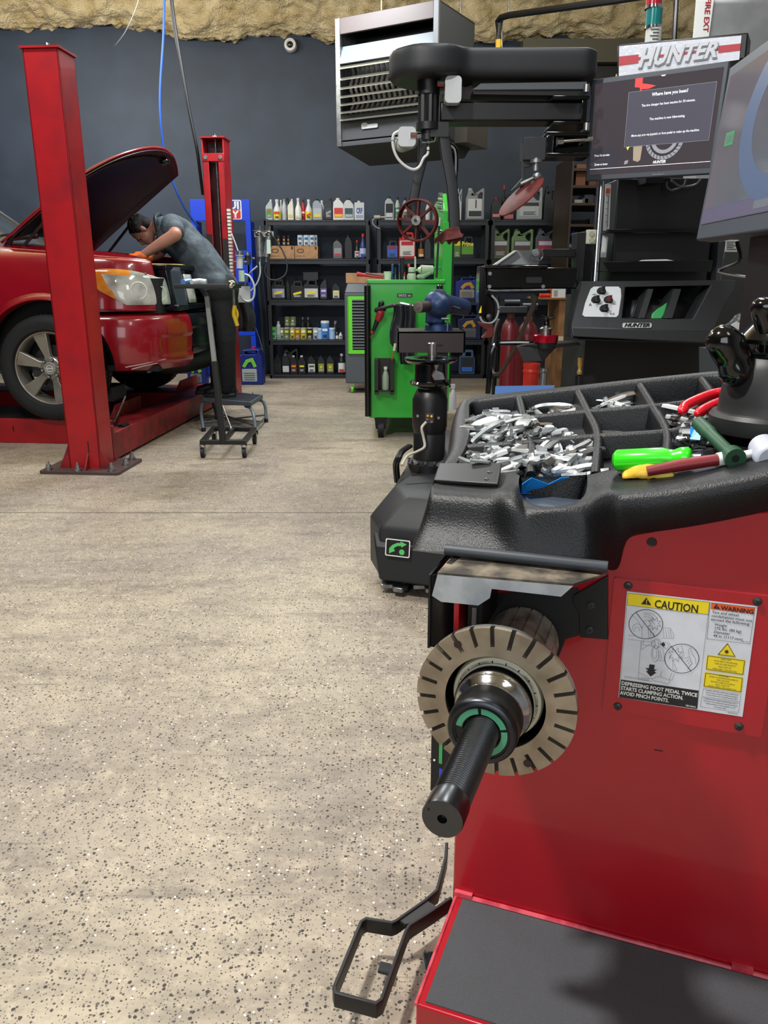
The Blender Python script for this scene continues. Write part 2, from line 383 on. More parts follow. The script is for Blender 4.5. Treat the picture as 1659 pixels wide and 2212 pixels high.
mb.hexa([(0, 0, zb-.0), (Wd, 0, zb), (Wd, D*.8, zb-.1), (0, D*.8, zb-.1), (0, 0, zb+.04), (Wd, 0, zb+.04), (Wd, D, zb+.02), (0, D, zb+.02)])
mb.build('cabinet', t, bevel=.004)
mb = MB(HF, 'louver'); mb.hexa([(.05, -.03, zt-.37), (Wd-.05, -.03, zt-.37), (Wd-.05, .0, zt-.37), (.05, .0, zt-.37), (.05, .03, zt-.22), (Wd-.05, .03, zt-.22), (Wd-.05, .05, zt-.22), (.05, .05, zt-.22)], '#687076')
mb.build('deflector', t)
for i, z in enumerate([zt-.42, zt-.51, zt-.585, zt-.655, zt-.72, zt-.785, zt-.845]):
    mb = MB(HF, 'louver'); h = .008 if i else .022
    mb.hexa([(.05, -.05, z), (Wd-.05, -.05, z), (Wd-.05, .0, z+.03), (.05, .0, z+.03), (.05, -.05, z+h*.5), (Wd-.05, -.05, z+h*.5), (Wd-.05, 0, z+.03+h*.5), (.05, 0, z+.03+h*.5)])
    mb.build('louver', t)
mb = MB(HF, 'steel')
for i in range(17):
    x = .08+i*(Wd-.16)/16; mb.tube([(x, .14+.03*math.sin(k*1.1), zt-.36-.04*k) for k in range(15)], .014, 8, m='#8A8682')
mb.build('heat_exchanger', t)
mb = MB(HF, 'black_deep'); mb.box(.05, Wd-.05, .3, .32, zb+.2, zt-.1); mb.build('inner_baffle', t)
mb = MB(HF, 'light_grey'); mb.plate([rrect(0, .17, 0, .035, .012)], 0, .006, T(.27, -.004, zb+.13) @ rotx(PI/2)); mb.plate([circ(.035, 20, .03, .05)], 0, .006, T(.27, -.004, zb+.13) @ rotx(PI/2) @ Matrix.Diagonal((1, .6, 1, 1)))
mb.build('badge', t, label='small oval grey badge')
mb = MB(m='steel'); a_ = at(262+700-165, 20, y=7.95)
mb.tube([HF.M @ Vector((.3, .3, zt)), HF.M @ Vector((.3, .3, 4.5))], .006, 6, m='#D8D79A'); mb.tube([HF.M @ Vector((Wd-.1, D-.1, zt)), HF.M @ Vector((Wd-.1, D-.1, 4.5))], .008, 6)
mb.build('hanger_rod', t)
mb = MB(HF, '#55504A'); mb.box(Wd-.35, Wd+.12, .35, D+.1, zb-.0, zb+.38); mb.build('burner_box', t, bevel=.005)
# fire sign
q = [at(1507, -20, y=6.6), at(1545, -20, y=6.6), at(1531, 80, y=6.6), at(1498, 84, y=6.6)]
t = thing('fire_extinguisher_sign', 'white vertical sign with red FIRE lettering at top right', 'sign', q[3])
mb = MB(m='white'); mb.prism(q, (0, .02, 0)); mb.build('panel', t)
ex = (q[1]-q[0]).normalized(); ez = (q[0]-q[3]).normalized()
mb = MB(m='#9E1A28')
def sg(x, y): return q[3]+ex*(.065)+ez*(.02)+(ex*y*1.0)-(ez*(x-.25))+Vector((0, -.004, 0))
mb.text('FIRE', sg, .055, bold=.02, width=.11)
mb.text('EXT', lambda x, y: sg(x+.125, y), .055, bold=.02, width=.10)
mb.add([sg(-.03, -.0), sg(-.03, .05), sg(-.08, .025)], [(0, 1, 2)]); mb.build('lettering', t, fixn=False)
mb = MB(m='wall_grey'); q0 = at(1545, -20, y=6.62); mb.box(q0.x, 3.8, 6.62, 6.9, at(1560, 200, y=6.62).z-1.2, 4.6); struct(mb.build('wall_partition', flat=True))
# ---------------------------------------------------------------- shelving
SY = 10.08
mat('shelf_black', '#1B1F25', .45)
zs = [at(700, y, y=SY).z for y in (475, 559, 648, 734, 809)]
def shelving(px0, px1, label):
    x0 = at(px0, 650, y=SY).x; x1 = at(px1, 650, y=SY).x
    t = thing('shelving_unit', label, 'shelves', ((x0+x1)/2, SY, 0), group=None)
    for x in (x0, x1-.05):
        for y in (SY, 10.5):
            mb = MB(m='shelf_black'); mb.box(x, x+.05, y, y+.006, 0, zs[0]+.01); mb.box(x if x == x0 else x+.044, (x if x == x0 else x+.044)+.006, y-.0 if y == SY else y-.04, y+.045 if y == SY else y+.006, 0, zs[0]+.01); mb.build('post', t)
    for z in zs:
        mb = MB(m='shelf_black'); mb.box(x0+.006, x1-.006, SY+.006, 10.5, z-.018, z); mb.build('shelf_board', t)
        mb = MB(m='#242931'); mb.box(x0+.05, x1-.05, SY-.004, SY+.006, z-.062, z-.01); mb.box(x0+.05, x1-.05, SY-.012, SY-.004, z-.02, z-.008); mb.build('beam', t, bevel=.002)
        for x in (x0+.006, x1-.02): mb = MB(m='#242931'); mb.box(x, x+.014, SY, 10.5, z-.06, z-.01); mb.build('side_beam', t)
    return t
shelving(577, 800, 'left black steel shelving unit full of bottles beside the blue rack')
shelving(814, 1052, 'middle black steel shelving unit behind the green tool cart')
shelving(1055, 1262, 'right black steel shelving unit behind the black machine arm')
# back panels of the shelving: cross braces
# ---- bottle builders: each in local coordinates, base at z=0, width w, height h, depth d, front towards -Y
def outline_bottle(kind, w, h):
    a = w/2
    if kind == 'quart': return [(-a, 0), (a, 0), (a, h*.62), (a*.95, h*.72), (a*.35, h*.90), (a*.25, h*.92), (-a*.35, h*.92), (-a*.5, h*.9), (-a*.95, h*.70), (-a, h*.60)]
    if kind == 'slant': return [(-a, 0), (a, 0), (a, h*.60), (a*.9, h*.72), (a*.2, h*.92), (-a*.45, h*.92), (-a*.6, h*.88), (-a*.9, h*.80), (-a, h*.55)]
    if kind == 'slantr': return [(-a, 0), (a, 0), (a, h*.55), (a*.9, h*.80), (a*.8, h*.92), (a*.2, h*.92), (-a*.9, h*.68), (-a, h*.6)]
    if kind == 'tin': return [(-a, 0), (a, 0), (a, h*.88), (a*.9, h*.91), (-a*.9, h*.91), (-a, h*.88)]
def mk(name, kind, w, h, d, body, cap, label, accent=None, txt=None, cat='bottle', desc='', loc=(0, 0, 0), group=None, rz=0, lab_frac=(.12, .55), acc='band'):
    t = thing(name, desc, cat, loc, rz, group)
    F = Frame(loc, rz); a = w/2; mb = MB(F, body)
    if kind in ('quart', 'slant', 'slantr', 'tin'):
        o = outline_bottle(kind, w, h); mb.prism([(x, -d/2, z) for x, z in o], (0, d, 0)); mb.build('bottle_body', t, bevel=min(w, d)*.16, seg=3, angle=60)
        cx = {'quart': -.05, 'slant': -.12, 'slantr': .5, 'tin': -.1}[kind]*a
        cr = {'quart': .3, 'slant': .28, 'slantr': .26, 'tin': .25}[kind]*a*1.25
        m2 = MB(F, cap); m2.cyl((cx, 0, h*.90), (cx, 0, h), cr, cr*.92, 14); m2.build('cap', t, bevel=.002)
        lz0, lz1 = h*lab_frac[0], h*lab_frac[1]
        if label: m2 = MB(F, label); m2.plate([rrect(-a*.78, a*.78, lz0, lz1, a*.12)], 0, .004, T(0, -d/2+.001, 0) @ rotx(PI/2))
    elif kind in ('round', 'neck', 'can', 'aero', 'spray', 'pail'):
        pr = {'round': [(.001, 0), (.94*a, 0), (a, .02*h), (a, .60*h), (.9*a, .68*h), (.42*a, .86*h), (.38*a, .90*h), (.001, .90*h)],
              'neck': [(.001, 0), (.94*a, 0), (a, .02*h), (a, .46*h), (.85*a, .56*h), (.40*a, .74*h), (.34*a, .91*h), (.001, .91*h)],
              'can': [(.001, 0), (.96*a, 0), (a, .015*h), (.96*a, .03*h), (.96*a, .96*h), (a, .98*h), (.96*a, h), (.9*a, h*.985), (.001, h*.985)],
              'pail': [(.001, 0), (.9*a, 0), (a, .02*h), (a, .8*h), (1.04*a, .82*h), (1.04*a, .9*h), (.001, .9*h)],
              'aero': [(.001, 0), (.95*a, 0), (a, .015*h), (a, .74*h), (.94*a, .79*h), (.5*a, .85*h), (.5*a, .87*h), (.001, .87*h)],
              'spray': [(.001, 0), (.94*a, 0), (a, .02*h), (a, .50*h), (.8*a, .62*h), (.34*a, .75*h), (.32*a, .84*h), (.001, .84*h)]}[kind]
        mb.lathe(pr, n=22); mb.build('bottle_body' if kind != 'can' else 'can_body', t, angle=50)
        m2 = MB(F, cap)
        if kind in ('round', 'neck'): m2.cyl((0, 0, h*.88), (0, 0, h), a*.46, a*.43, 14)
        elif kind == 'aero': m2.cyl((0, 0, h*.84), (0, 0, h), a*.62, a*.5, 14)
        elif kind == 'pail': m2.cyl((0, 0, h*.88), (0, 0, h), a*1.06, a*1.0, 20)
        elif kind == 'spray': m2.cyl((0, 0, h*.82), (0, 0, h*.88), a*.4, a*.4, 12); m2.box(-a*.25, a*.9, -a*.25, a*.25, h*.88, h); m2.box(a*.35, a*.5, -.006, .006, h*.74, h*.9)
        else: m2.cyl((0, 0, h*.985), (0, 0, h*1.0), a*.5, a*.5, 14)
        m2.build('cap' if kind != 'can' else 'lid', t, bevel=.001)
        if kind in ('can', 'aero'): lz0, lz1 = h*.06, h*.7 if kind == 'aero' else h*.93
        else: lz0, lz1 = h*.08, h*{'round': .55, 'neck': .42, 'spray': .46, 'pail': .7}[kind]
        if label:
            m2 = MB(F, label); R = a*1.02; n = 14
            for i in range(n):
                a0 = -PI/2-1.35+2.7*i/n; a1 = -PI/2-1.35+2.7*(i+1)/n
                m2.add([(R*math.cos(a0), R*math.sin(a0), lz0), (R*math.cos(a1), R*math.sin(a1), lz0), (R*math.cos(a1), R*math.sin(a1), lz1), (R*math.cos(a0), R*math.sin(a0), lz1)], [(0, 1, 2, 3)])
        d = w*1.03
    elif kind == 'jug':   # big jug with a handle loop at the top right
        o = [(-a, 0), (a, 0), (a*1.0, h*.62), (a*.98, h*.97), (a*.8, h*1.0), (a*.45, h*.92), (-a*.15, h*.80), (-a*.28, h*.93), (-a*.75, h*.93), (-a*.85, h*.78), (-a, h*.70)]
        hole = [(a*.28, h*.70), (a*.55, h*.60), (a*.75, h*.58), (a*.78, h*.85), (a*.6, h*.86), (a*.30, h*.78)]
        mb.plate([o, hole], -d/2, d/2, rotx(PI/2)); mb.build('jug_body', t, bevel=w*.06, seg=3, angle=60)
        m2 = MB(F, cap); m2.cyl((-a*.52, 0, h*.92), (-a*.52, 0, h), a*.26, a*.24, 14); m2.build('cap', t, bevel=.002)
        lz0, lz1 = h*lab_frac[0], h*lab_frac[1]
        if label: m2 = MB(F, label); m2.plate([rrect(-a*.8, a*.72, lz0, lz1, a*.08)], 0, .005, T(0, -d/2+.001, 0) @ rotx(PI/2))
    elif kind == 'square':  # squat jug with top handle
        o = [(-a, 0), (a, 0), (a, h*.66), (a*.82, h*.72), (a*.72, h*.98), (a*.55, h), (-a*.35, h), (-a*.5, h*.95), (-a*.62, h*.76), (-a, h*.70)]
        hole = [(-a*.28, h*.74), (a*.5, h*.72), (a*.5, h*.9), (-a*.2, h*.9)]
        mb.plate([o, hole], -d/2, d/2, rotx(PI/2)); mb.build('jug_body', t, bevel=w*.04, seg=2, angle=60)
        m2 = MB(F, cap); m2.cyl((-a*.8, 0, h*.68), (-a*.8, 0, h*.80), a*.17, a*.16, 12); m2.build('cap', t)
        lz0, lz1 = h*lab_frac[0], h*lab_frac[1]
        if label: m2 = MB(F, label); m2.plate([rrect(-a*.86, a*.86, lz0, lz1, a*.06)], 0, .005, T(0, -d/2+.001, 0) @ rotx(PI/2))
    elif kind == 'carton':
        mb.box(-a, a, -d/2, d/2, 0, h); mb.build('carton_body', t, bevel=.002)
        lz0, lz1 = h*.1, h*.9
        if label: m2 = MB(F, label); m2.box(-a*.8, a*.8, -d/2-.002, -d/2, lz0, lz1)
    if label:
        lo = m2.build('label', t); fy = -d/2-.006
        if accent:
            m3 = MB(F, accent); zc = (lz0+lz1)/2; hh = lz1-lz0
            if acc == 'band': m3.box(-a*.6, a*.6, fy, fy+.004, zc+hh*.1, zc+hh*.32)
            elif acc == 'low': m3.box(-a*.7, a*.7, fy, fy+.004, lz0+hh*.05, lz0+hh*.35)
            elif acc == 'diag': m3.hexa([(-a*.6, fy, zc-hh*.2), (a*.6, fy, zc+hh*.02), (a*.6, fy+.004, zc+hh*.02), (-a*.6, fy+.004, zc-hh*.2), (-a*.6, fy, zc+hh*.05), (a*.6, fy, zc+hh*.3), (a*.6, fy+.004, zc+hh*.3), (-a*.6, fy+.004, zc+hh*.05)])
            elif acc == 'dot': m3.plate([circ(a*.34, 18, 0, zc+hh*.08)], 0, .003, T(0, fy+.003, 0) @ rotx(PI/2))
            elif acc == 'top': m3.box(-a*.7, a*.7, fy, fy+.004, lz1-hh*.3, lz1-hh*.05)
            m3.build('label_mark', lo)
            m4 = MB(F, '#222222' if sum(hexc(label)[:3]) > .6 else '#C8C8C8')
            for k in range(3): m4.box(-a*.5, a*(.5-.15*(k % 2)), fy-.0005, fy+.003, lz0+hh*(.08+.09*k), lz0+hh*(.12+.09*k))
            if acc != 'low': m4.build('label_print', lo)
        if txt:
            m3 = MB(F, txt[1]); m3.text(txt[0], lambda x, y: (x, fy-.002, lz0+(lz1-lz0)*txt[2]+y), txt[3], align='C', bold=.03, width=txt[4]*w); m3.build('label_lettering', lo, fixn=False)
    return t
def onshelf(px0, px1, ytop, ybase, back=0, **k):
    Y = SY+.09+back
    b = at((px0+px1)/2, ybase, y=Y); wdt = at(px1, ybase, y=Y).x-at(px0, ybase, y=Y).x; tp = at((px0+px1)/2, ytop, y=Y).z
    zz = min(zs, key=lambda z: abs(z-b.z))
    if k.pop('fl', 0): zz = k.pop('zz')
    d = k.pop('d', None) or min(.16, max(.05, wdt*(.62 if k['kind'] not in ('quart', 'slant', 'slantr', 'tin') else .6)))
    return mk(w=wdt, h=tp-zz, d=d, loc=(b.x, Y, zz+.0005), **k)
def B(px0, px1, yt, yb, kind, body, cap, label, desc, accent=None, acc='band', back=0, name=None, cat='bottle', **k):
    name = name or {'can': 'tin_can', 'jug': 'oil_jug', 'square': 'oil_jug', 'carton': 'carton', 'aero': 'aerosol_can', 'pail': 'tub', 'spray': 'spray_bottle'}.get(kind, 'oil_bottle')
    cat = {'can': 'can', 'jug': 'jug', 'square': 'jug', 'carton': 'box', 'aero': 'aerosol can', 'pail': 'tub'}.get(kind, cat)
    return onshelf(px0, px1, yt, yb, back, name=name, kind=kind, body=body, cap=cap, label=label, desc=desc, accent=accent, acc=acc, cat=cat, **k)
W_, G_, K_ = '#C9CCCB', '#9FA6AC', '#14161A'
# top shelf, left unit: x = 560 + cropx/5.53
B(575, 590, 431, 474, 'slantr', '#A9AFB2', W_, '#4E8A3C', 'grey oil bottle with green label, first bottle on the left unit top shelf', '#9A6B3A', 'top')
B(591, 608, 431, 474, 'neck', W_, W_, '#D9C22A', 'white long-necked bottle with yellow and red label beside the green-labelled bottle', '#C8342C', 'top')
B(604, 612, 432, 474, 'neck', W_, W_, '#B9BEC0', 'plain white narrow bottle half hidden behind the yellow-labelled bottle', back=.1)
B(610, 620, 430, 474, 'round', '#AEB4B8', '#8F979C', None, 'translucent grey bottle without a label, third from left in front on top shelf')
B(617, 627, 428, 474, 'round', K_, K_, None, 'black bottle showing behind the cream bottles on the top shelf', back=.14)
B(622, 635, 430, 474, 'slantr', '#D2D0BE', W_, '#D8D6C8', 'cream bottle with plain label, left of the taller cream bottle', '#C9BE6A', 'low')
B(638, 652, 428, 474, 'neck', '#D8D9CE', W_, '#DCDCD2', 'tall cream bottle left of the red bottle', '#B9BFA0', 'low')
B(650, 661, 427, 472, 'spray', '#B51C24', K_, '#C82430', 'red bottle with dark nozzle between two white bottles', '#E6E2DC', 'band', back=.08)
B(660, 675, 431, 474, 'neck', W_, W_, '#E0CC2C', 'white long-necked bottle with yellow label right of the red bottle', '#C23A30', 'diag')
B(676, 697, 430, 474, 'slant', '#8E98A3', K_, '#A9B0B4', 'silver bottle with dark cap and yellow stripe on top shelf', '#D6C348', 'low')
B(690, 702, 433, 474, 'round', '#C5C7C6', W_, '#A0A4A8', 'white bottle behind, between the silver and the black bottles', '#C23A30', 'low', back=.12)
B(701, 719, 429, 474, 'slantr', '#1A1D22', K_, '#2A2F34', 'black quart bottle with dark label on the top shelf', '#8A9299', 'diag')
B(720, 744, 428, 474, 'slant', '#D6D6D4', W_, '#C22A26', 'white oil bottle with bright red label on the top shelf', '#E8B93A', 'low')
B(743, 765, 429, 474, 'slant', '#C3C8C9', K_, '#2C4A52', 'pale grey oil bottle with teal label left of the square white tin', '#A6B3B3', 'low')
B(766, 787, 434, 474, 'tin', '#C4C8CC', W_, '#CDD1D6', 'square white tin with blue letters at the right end of left unit', '#8FA0B8', 'low', name='fluid_tin', cat='can', txt=('CRF', '#2A3F8C', .55, .085, .62))
# second shelf
for i, (a0, a1) in enumerate(((597, 608), (609, 620), (619, 628))):
    B(a0, a1, 509, 531, 'can', '#241818', '#8A8A8A', '#1E1212', ['small black can with gold letter mark, left one standing on the cardboard box', 'small black can with gold letter mark, middle one on the cardboard box', 'small black can with gold mark, right one, partly hidden'][i], '#D89A28', 'dot', fl=1, zz=zs[1]+.155, back=.0+.02*i, group='black cans on the cardboard box')
for i, (a0, a1) in enumerate(((643, 655), (656, 669), (669, 681), (678, 686))):
    B(a0, a1, 508, 531, 'can', '#B9C4CC', '#D0D4D6', '#C3CFD8', ['white and blue can, leftmost of four on the box', 'white and blue can, second of four on the box', 'white and blue can, third of four on the box', 'white and blue can, rightmost and farthest of four on the box'][i], '#2E5E94', 'band', fl=1, zz=zs[1]+.155, back=.0+.05*(i == 3), group='white and blue cans on the cardboard box')
def carton(x0, x1, y0, y1, Y, lab, zz, name='cardboard_box', mark=True, depth=.3):
    a, b = at(x0, y1, y=Y), at(x1, y1, y=Y); h = at(x0, y0, y=Y).z-zz
    t = thing(name, lab, 'box', ((a.x+b.x)/2, Y, zz)); mb = MB(m='cardboard'); mb.box(a.x, b.x, Y, Y+depth, zz, zz+h); mb.build('box_body', t, bevel=.003)
    if mark:
        m2 = MB(m='#3A2A1E'); c = Vector((a.x+(b.x-a.x)*.25, Y-.0015, zz+h*.62)); k = h*.24
        R_ = [(x*k*1.2, y*k*.7) for x, y in circ(1, 20)]; R2 = [(x*.78, y*.72) for x, y in R_]
        m2.plate([R_, R2], 0, .001, T(c) @ rotx(PI/2)); m2.text('SUPER OIL', lambda x, y: (c.x+x, Y-.002, c.z-h*.45+y), h*.13, align='C', width=h*.8); m2.box(b.x-h*.25, b.x-h*.1, Y-.001, Y, zz+h*.7, zz+h*.95)
        m2.build('box_print', t, fixn=False)
    return t
carton(581, 636, 531, 557, SY+.03, 'brown cardboard box under the gold-marked cans', zs[1], mark=True)
carton(637, 687, 531, 557, SY+.03, 'brown cardboard box under the white and blue cans', zs[1], mark=True)
B(720, 740, 517, 557, 'slant', '#55585C', K_, '#8A8D90', 'dark grey bottle with a red strip, on the second shelf', '#B03038', 'low')
B(745, 761, 508, 557, 'quart', '#14161A', K_, None, 'plain black bottle on the second shelf without any label')
B(766, 777, 519, 557, 'neck', '#1C1C20', '#B51C24', '#C9C9C9', 'slim dark bottle with red cap and white label', '#B51C24', 'band', back=.02)
B(777, 792, 505, 557, 'neck', '#27336E', '#C22A26', '#AEBBD8', 'blue long-necked bottle with bright red cap at shelf end', '#2A3F8C', 'low')
# third shelf
for i, (a0, a1, c, yt) in enumerate(((588, 618, '#8E93B5', 604), (629, 658, '#17181C', 607), (657, 690, '#B9BCC0', 603))):
    B(a0, a1, yt, 645, 'square', '#0F1114', K_, c, ['black oil jug with blue and silver label, left end of the third shelf', 'black oil jug with black and yellow label, third shelf', 'black oil jug with silver label and yellow band, third shelf'][i], '#E0CF2A', 'diag')
B(656, 688, 588, 603, 'carton', '#1B1F24', K_, None, 'dark plastic case lying on top of the silver-labelled oil jug', fl=1, zz=zs[2]+.235, name='plastic_case', back=.05)
B(619, 627, 605, 645, 'quart', '#101215', K_, None, 'plain black narrow bottle between two black oil jugs')
B(691, 708, 602, 647, 'slantr', '#1B1E24', K_, '#5A4E86', 'black quart bottle with violet and white label', '#C9C9D6', 'band')
B(718, 735, 611, 647, 'quart', '#14161A', K_, '#C9C9BE', 'black bottle with white and yellow label beside the grey cooler', '#D8CF2A', 'band')
# fourth shelf: row of cans and bottles
B(587, 598, 706, 733, 'carton', '#4FA95A', W_, '#6FBE78', 'narrow green carton at the left end of the fourth shelf', '#2E7A38', 'band')
B(598, 607, 694, 733, 'aero', '#C9CED0', W_, '#B9C4CE', 'white aerosol can with pointed cap next to the green carton', '#7E93B0', 'low')
cans = [(606, 614, '#8E9A50'), (614, 627, '#54705E'), (627, 638, '#C3B23A'), (638, 650, '#A8702A'), (650, 663, '#B9B93A'), (663, 677, '#2A2A22'), (676, 689, '#AAB4BC')]
nm = ['olive-labelled', 'dark green-labelled', 'yellow and white', 'brown and orange', 'pale yellow', 'black and yellow', 'grey-blue labelled']
for i, (a0, a1, c) in enumerate(cans):
    B(a0, a1, 708, 733, 'can', '#AEB2B2', '#B8BCBC', c, nm[i]+' small can in the front row of the fourth shelf', '#D8C82A' if i % 2 else '#E6E6DE', 'band')
for i, (a0, a1) in enumerate(((615, 627), (627, 640))):
    B(a0, a1, 684, 706, 'can', '#7A8068', '#8A8E80', '#6E7A50', ['olive can stacked behind the can row, left one', 'olive can stacked behind the can row, right one'][i], '#C8C8A8', 'dot', fl=1, zz=zs[3]+.16, back=.06)
    B(a0, a1, 706, 733, 'can', '#6A6E60', '#8A8E80', '#5A6048', ['lower can under the left stacked olive can', 'lower can under the right stacked olive can'][i], None, back=.06)
for i, (a0, a1) in enumerate(((651, 659), (662, 671))):
    B(a0, a1, 685, 731, 'round', '#20261F', '#9EA49E', '#26301E', ['dark bottle with grey cap behind the cans, left of a pair', 'dark bottle with grey cap behind the cans, right of a pair'][i], None, back=.12)
B(686, 698, 709, 733, 'pail', '#9FC0E0', '#B8CFE4', '#8FB6DC', 'pale blue tub left of the big white-lidded tub')
B(694, 712, 693, 733, 'pail', '#6E9CD0', '#D8DEE2', '#3E7CC8', 'blue tub with tall white lid on the fourth shelf', '#DCE6F0', 'band')
B(711, 724, 708, 733, 'pail', '#A8C6E4', '#C0D4E8', '#9FC0E4', 'pale blue tub right of the white-lidded tub')
B(719, 728, 693, 731, 'spray', '#3E4248', '#8E9296', None, 'dark spray bottle with grey trigger behind the tubs', back=.12)
B(725, 731, 718, 733, 'round', '#2A2C2E', '#C9C9C9', '#DDDDDA', 'tiny dark bottle with white label, left of two')
B(732, 740, 718, 733, 'round', '#C9C9C6', '#D8D8D8', '#E0E0DC', 'tiny white bottle at the right end next to cooler', '#2A2A2A', 'band')
# bottom shelf
B(593, 609, 766, 808, 'quart', '#101215', K_, '#1C1E22', 'black quart bottle at the left end of the bottom shelf', None)
B(610, 627, 764, 808, 'slant', '#1B1D21', '#6A6E72', '#C0C2C4', 'black quart bottle with white side label on the bottom shelf', None, lab_frac=(.1, .4))
B(613, 646, 751, 807, 'jug', '#4E5258', K_, None, 'grey handled jug standing behind the front row of the bottom shelf', back=.14)
for i, (a0, a1, c, e) in enumerate(((628, 643, '#5A1E16', '#D8882A'), (645, 661, '#15171A', '#D8CF2A'), (665, 683, '#C8CACC', '#3E5A2A'))):
    B(a0, a1, 768, 808, 'quart', '#101114', '#E0E0E0' if i < 2 else K_, c, ['black bottle with dark red and orange label, bottom shelf', 'black bottle with black and yellow label, bottom shelf', 'black bottle with zebra white and green label, bottom shelf'][i], e, 'band')
for i, (a0, a1) in enumerate(((687, 702), (706, 722))):
    B(a0, a1, 767, 808, 'quart', '#17181A', K_, '#8C8E2E', ['black bottle with olive label, left one of two alike', 'black bottle with olive label, right one of two alike'][i], '#C8CC5A', 'dot')
B(731, 746, 764, 808, 'round', '#1A1B1E', '#B9BCC0', '#D8DADC', 'dark round bottle with white and red label next to cooler', '#C22A26', 'low')
# middle unit, top shelf
B(831, 851, 425, 472, 'slant', '#B3B8BC', K_, '#1C2226', 'light grey bottle with black label, left end of middle unit', '#C9CDD2', 'low', lab_frac=(.1, .7))
B(853, 864, 426, 472, 'round', '#AEBDB6', K_, '#3C7A62', 'pale bottle with green spiral label and dark cap', '#C9D6D0', 'band')
B(868, 881, 427, 472, 'round', '#9AA0A2', K_, '#8E7A72', 'grey bottle with dark cap seen through the red wheel', '#C9C4BC', 'band')
B(895, 908, 440, 473, 'round', '#B8BCC0', '#C9CCCF', '#C43A32', 'pale bottle with red label seen through the red wheel', None)
B(919, 929, 435, 472, 'round', '#C5C9CB', '#B51C24', '#D5D8DA', 'pale bottle with red cap just right of red wheel rim', None)
B(934, 951, 436, 472, 'round', '#A9AEB2', '#C2262A', '#7E8688', 'clear grey bottle with red cap beside the green panel', '#D8D8D8', 'low')
B(986, 996, 408, 471, 'jug', '#C3C7CA', '#DADCDD', None, 'white jug half hidden behind the black upright tube')
B(1005, 1044, 407, 470, 'jug', '#8C9396', '#A9AFB2', '#D4D8DA', 'silver oil jug with white label and black number on middle unit', '#2A3236', 'low', txt=('1', '#121416', .52, .13, .12), lab_frac=(.08, .66))
# middle unit, second shelf
B(835, 860, 520, 556, 'square', '#1C2028', K_, '#2E62B8', 'dark jug with blue and red label, left end of middle unit', '#8E2A3A', 'top', lab_frac=(.1, .72))
B(861, 897, 502, 556, 'square', '#B5141C', '#B5141C', '#D9D4D0', 'bright red jug with white label below the red wheel', '#B51C24', 'top', lab_frac=(.1, .68))
B(903, 916, 508, 556, 'neck', '#1A1A1C', K_, '#B8741E', 'dark bottle with orange label below the red wheel', '#D8CFC0', 'low')
B(917, 930, 512, 556, 'quart', '#2A2E34', K_, None, 'dark grey bottle without label behind the tool cart')
B(936, 950, 519, 556, 'quart', '#151618', K_, '#7A4A1A', 'dark bottle with brown label left of the green panel')
B(979, 995, 516, 555, 'square', '#15171A', K_, '#4E7A2A', 'black jug with green and yellow label, left of the matching jug', '#E0D82A', 'top', lab_frac=(.08, .9))
B(994, 1023, 511, 555, 'square', '#15171A', K_, '#5C9A2C', 'black jug with green and yellow label, right of the matching jug', None, lab_frac=(.2, .55), txt=('Prime', '#F0E62A', 1.05, .075, .85))
# lower shelves: blue pails
def pail(px0, px1, y0, y1, Y, desc, zz=None, lab='#8E8A6A', name='fluid_jug', col='#0E2478'):
    a, b = at(px0, y1, y=Y), at(px1, y1, y=Y); z0 = zz if zz is not None else 0; wd = b.x-a.x; h = at(px0, y0, y=Y).z-z0; d = wd*.8
    t = thing(name, desc, 'jug', ((a.x+b.x)/2, Y, z0)); F = Frame(((a.x+b.x)/2, Y, z0)); w2 = wd/2
    mb = MB(F, col); o = [(-w2, 0), (w2, 0), (w2, h*.80), (w2*.86, h*.86), (w2*.86, h*.97), (w2*.6, h), (-w2*.55, h*.97), (-w2*.62, h*.84), (-w2, h*.80)]
    mb.plate([o, [(-w2*.4, h*.85), (w2*.45, h*.85), (w2*.45, h*.92), (-w2*.35, h*.92)]], -d/2, d/2, rotx(PI/2)); mb.build('jug_body', t, bevel=wd*.05, seg=3, angle=60)
    m2 = MB(F, '#B5242A' if zz is None else '#0E2060'); m2.cyl((w2*.3, -d*.2, h*.98), (w2*.3, -d*.2, h*1.05), w2*.18, n=12); m2.build('cap', t)
    m2 = MB(F, lab); m2.plate([rrect(-w2*.65, w2*.55, h*.1, h*.45, .01)], 0, .004, T(0, -d/2+.001, 0) @ rotx(PI/2)); l = m2.build('label', t)
    m2 = MB(F, '#3A4248')
    for k in range(4): m2.box(-w2*.5, w2*.4, -d/2-.006, -d/2-.002, h*(.14+.06*k), h*(.155+.06*k))
    m2.build('label_print', l)
    m2 = MB(F, '#B88A2A' if zz is not None else '#6FBE3A')
    m2.sweep([(-w2*.5, -d/2-.003, h*.5), (-w2*.2, -d/2-.003, h*.66), (w2*.2, -d/2-.003, h*.70), (w2*.45, -d/2-.003, h*.5)], rrect(-.02, .02, -.004, .004, .003), (0, 1, 0)); m2.build('label_swoosh', t)
    return t
pail(982, 1033, 598, 645, SY+.15, 'blue square jug with gold label on the third shelf', zs[2], '#8E8A7E')
pail(986, 1036, 678, 732, SY+.15, 'dim blue square jug on the shelf behind the vise', zs[3], '#5A5A60', col='#0A1542')
B(991, 1024, 755, 806, 'square', '#3E5A7C', K_, '#20262E', 'slate blue jug with black and blue label, bottom shelf', '#2E6AC8', 'low', lab_frac=(.08, .7))
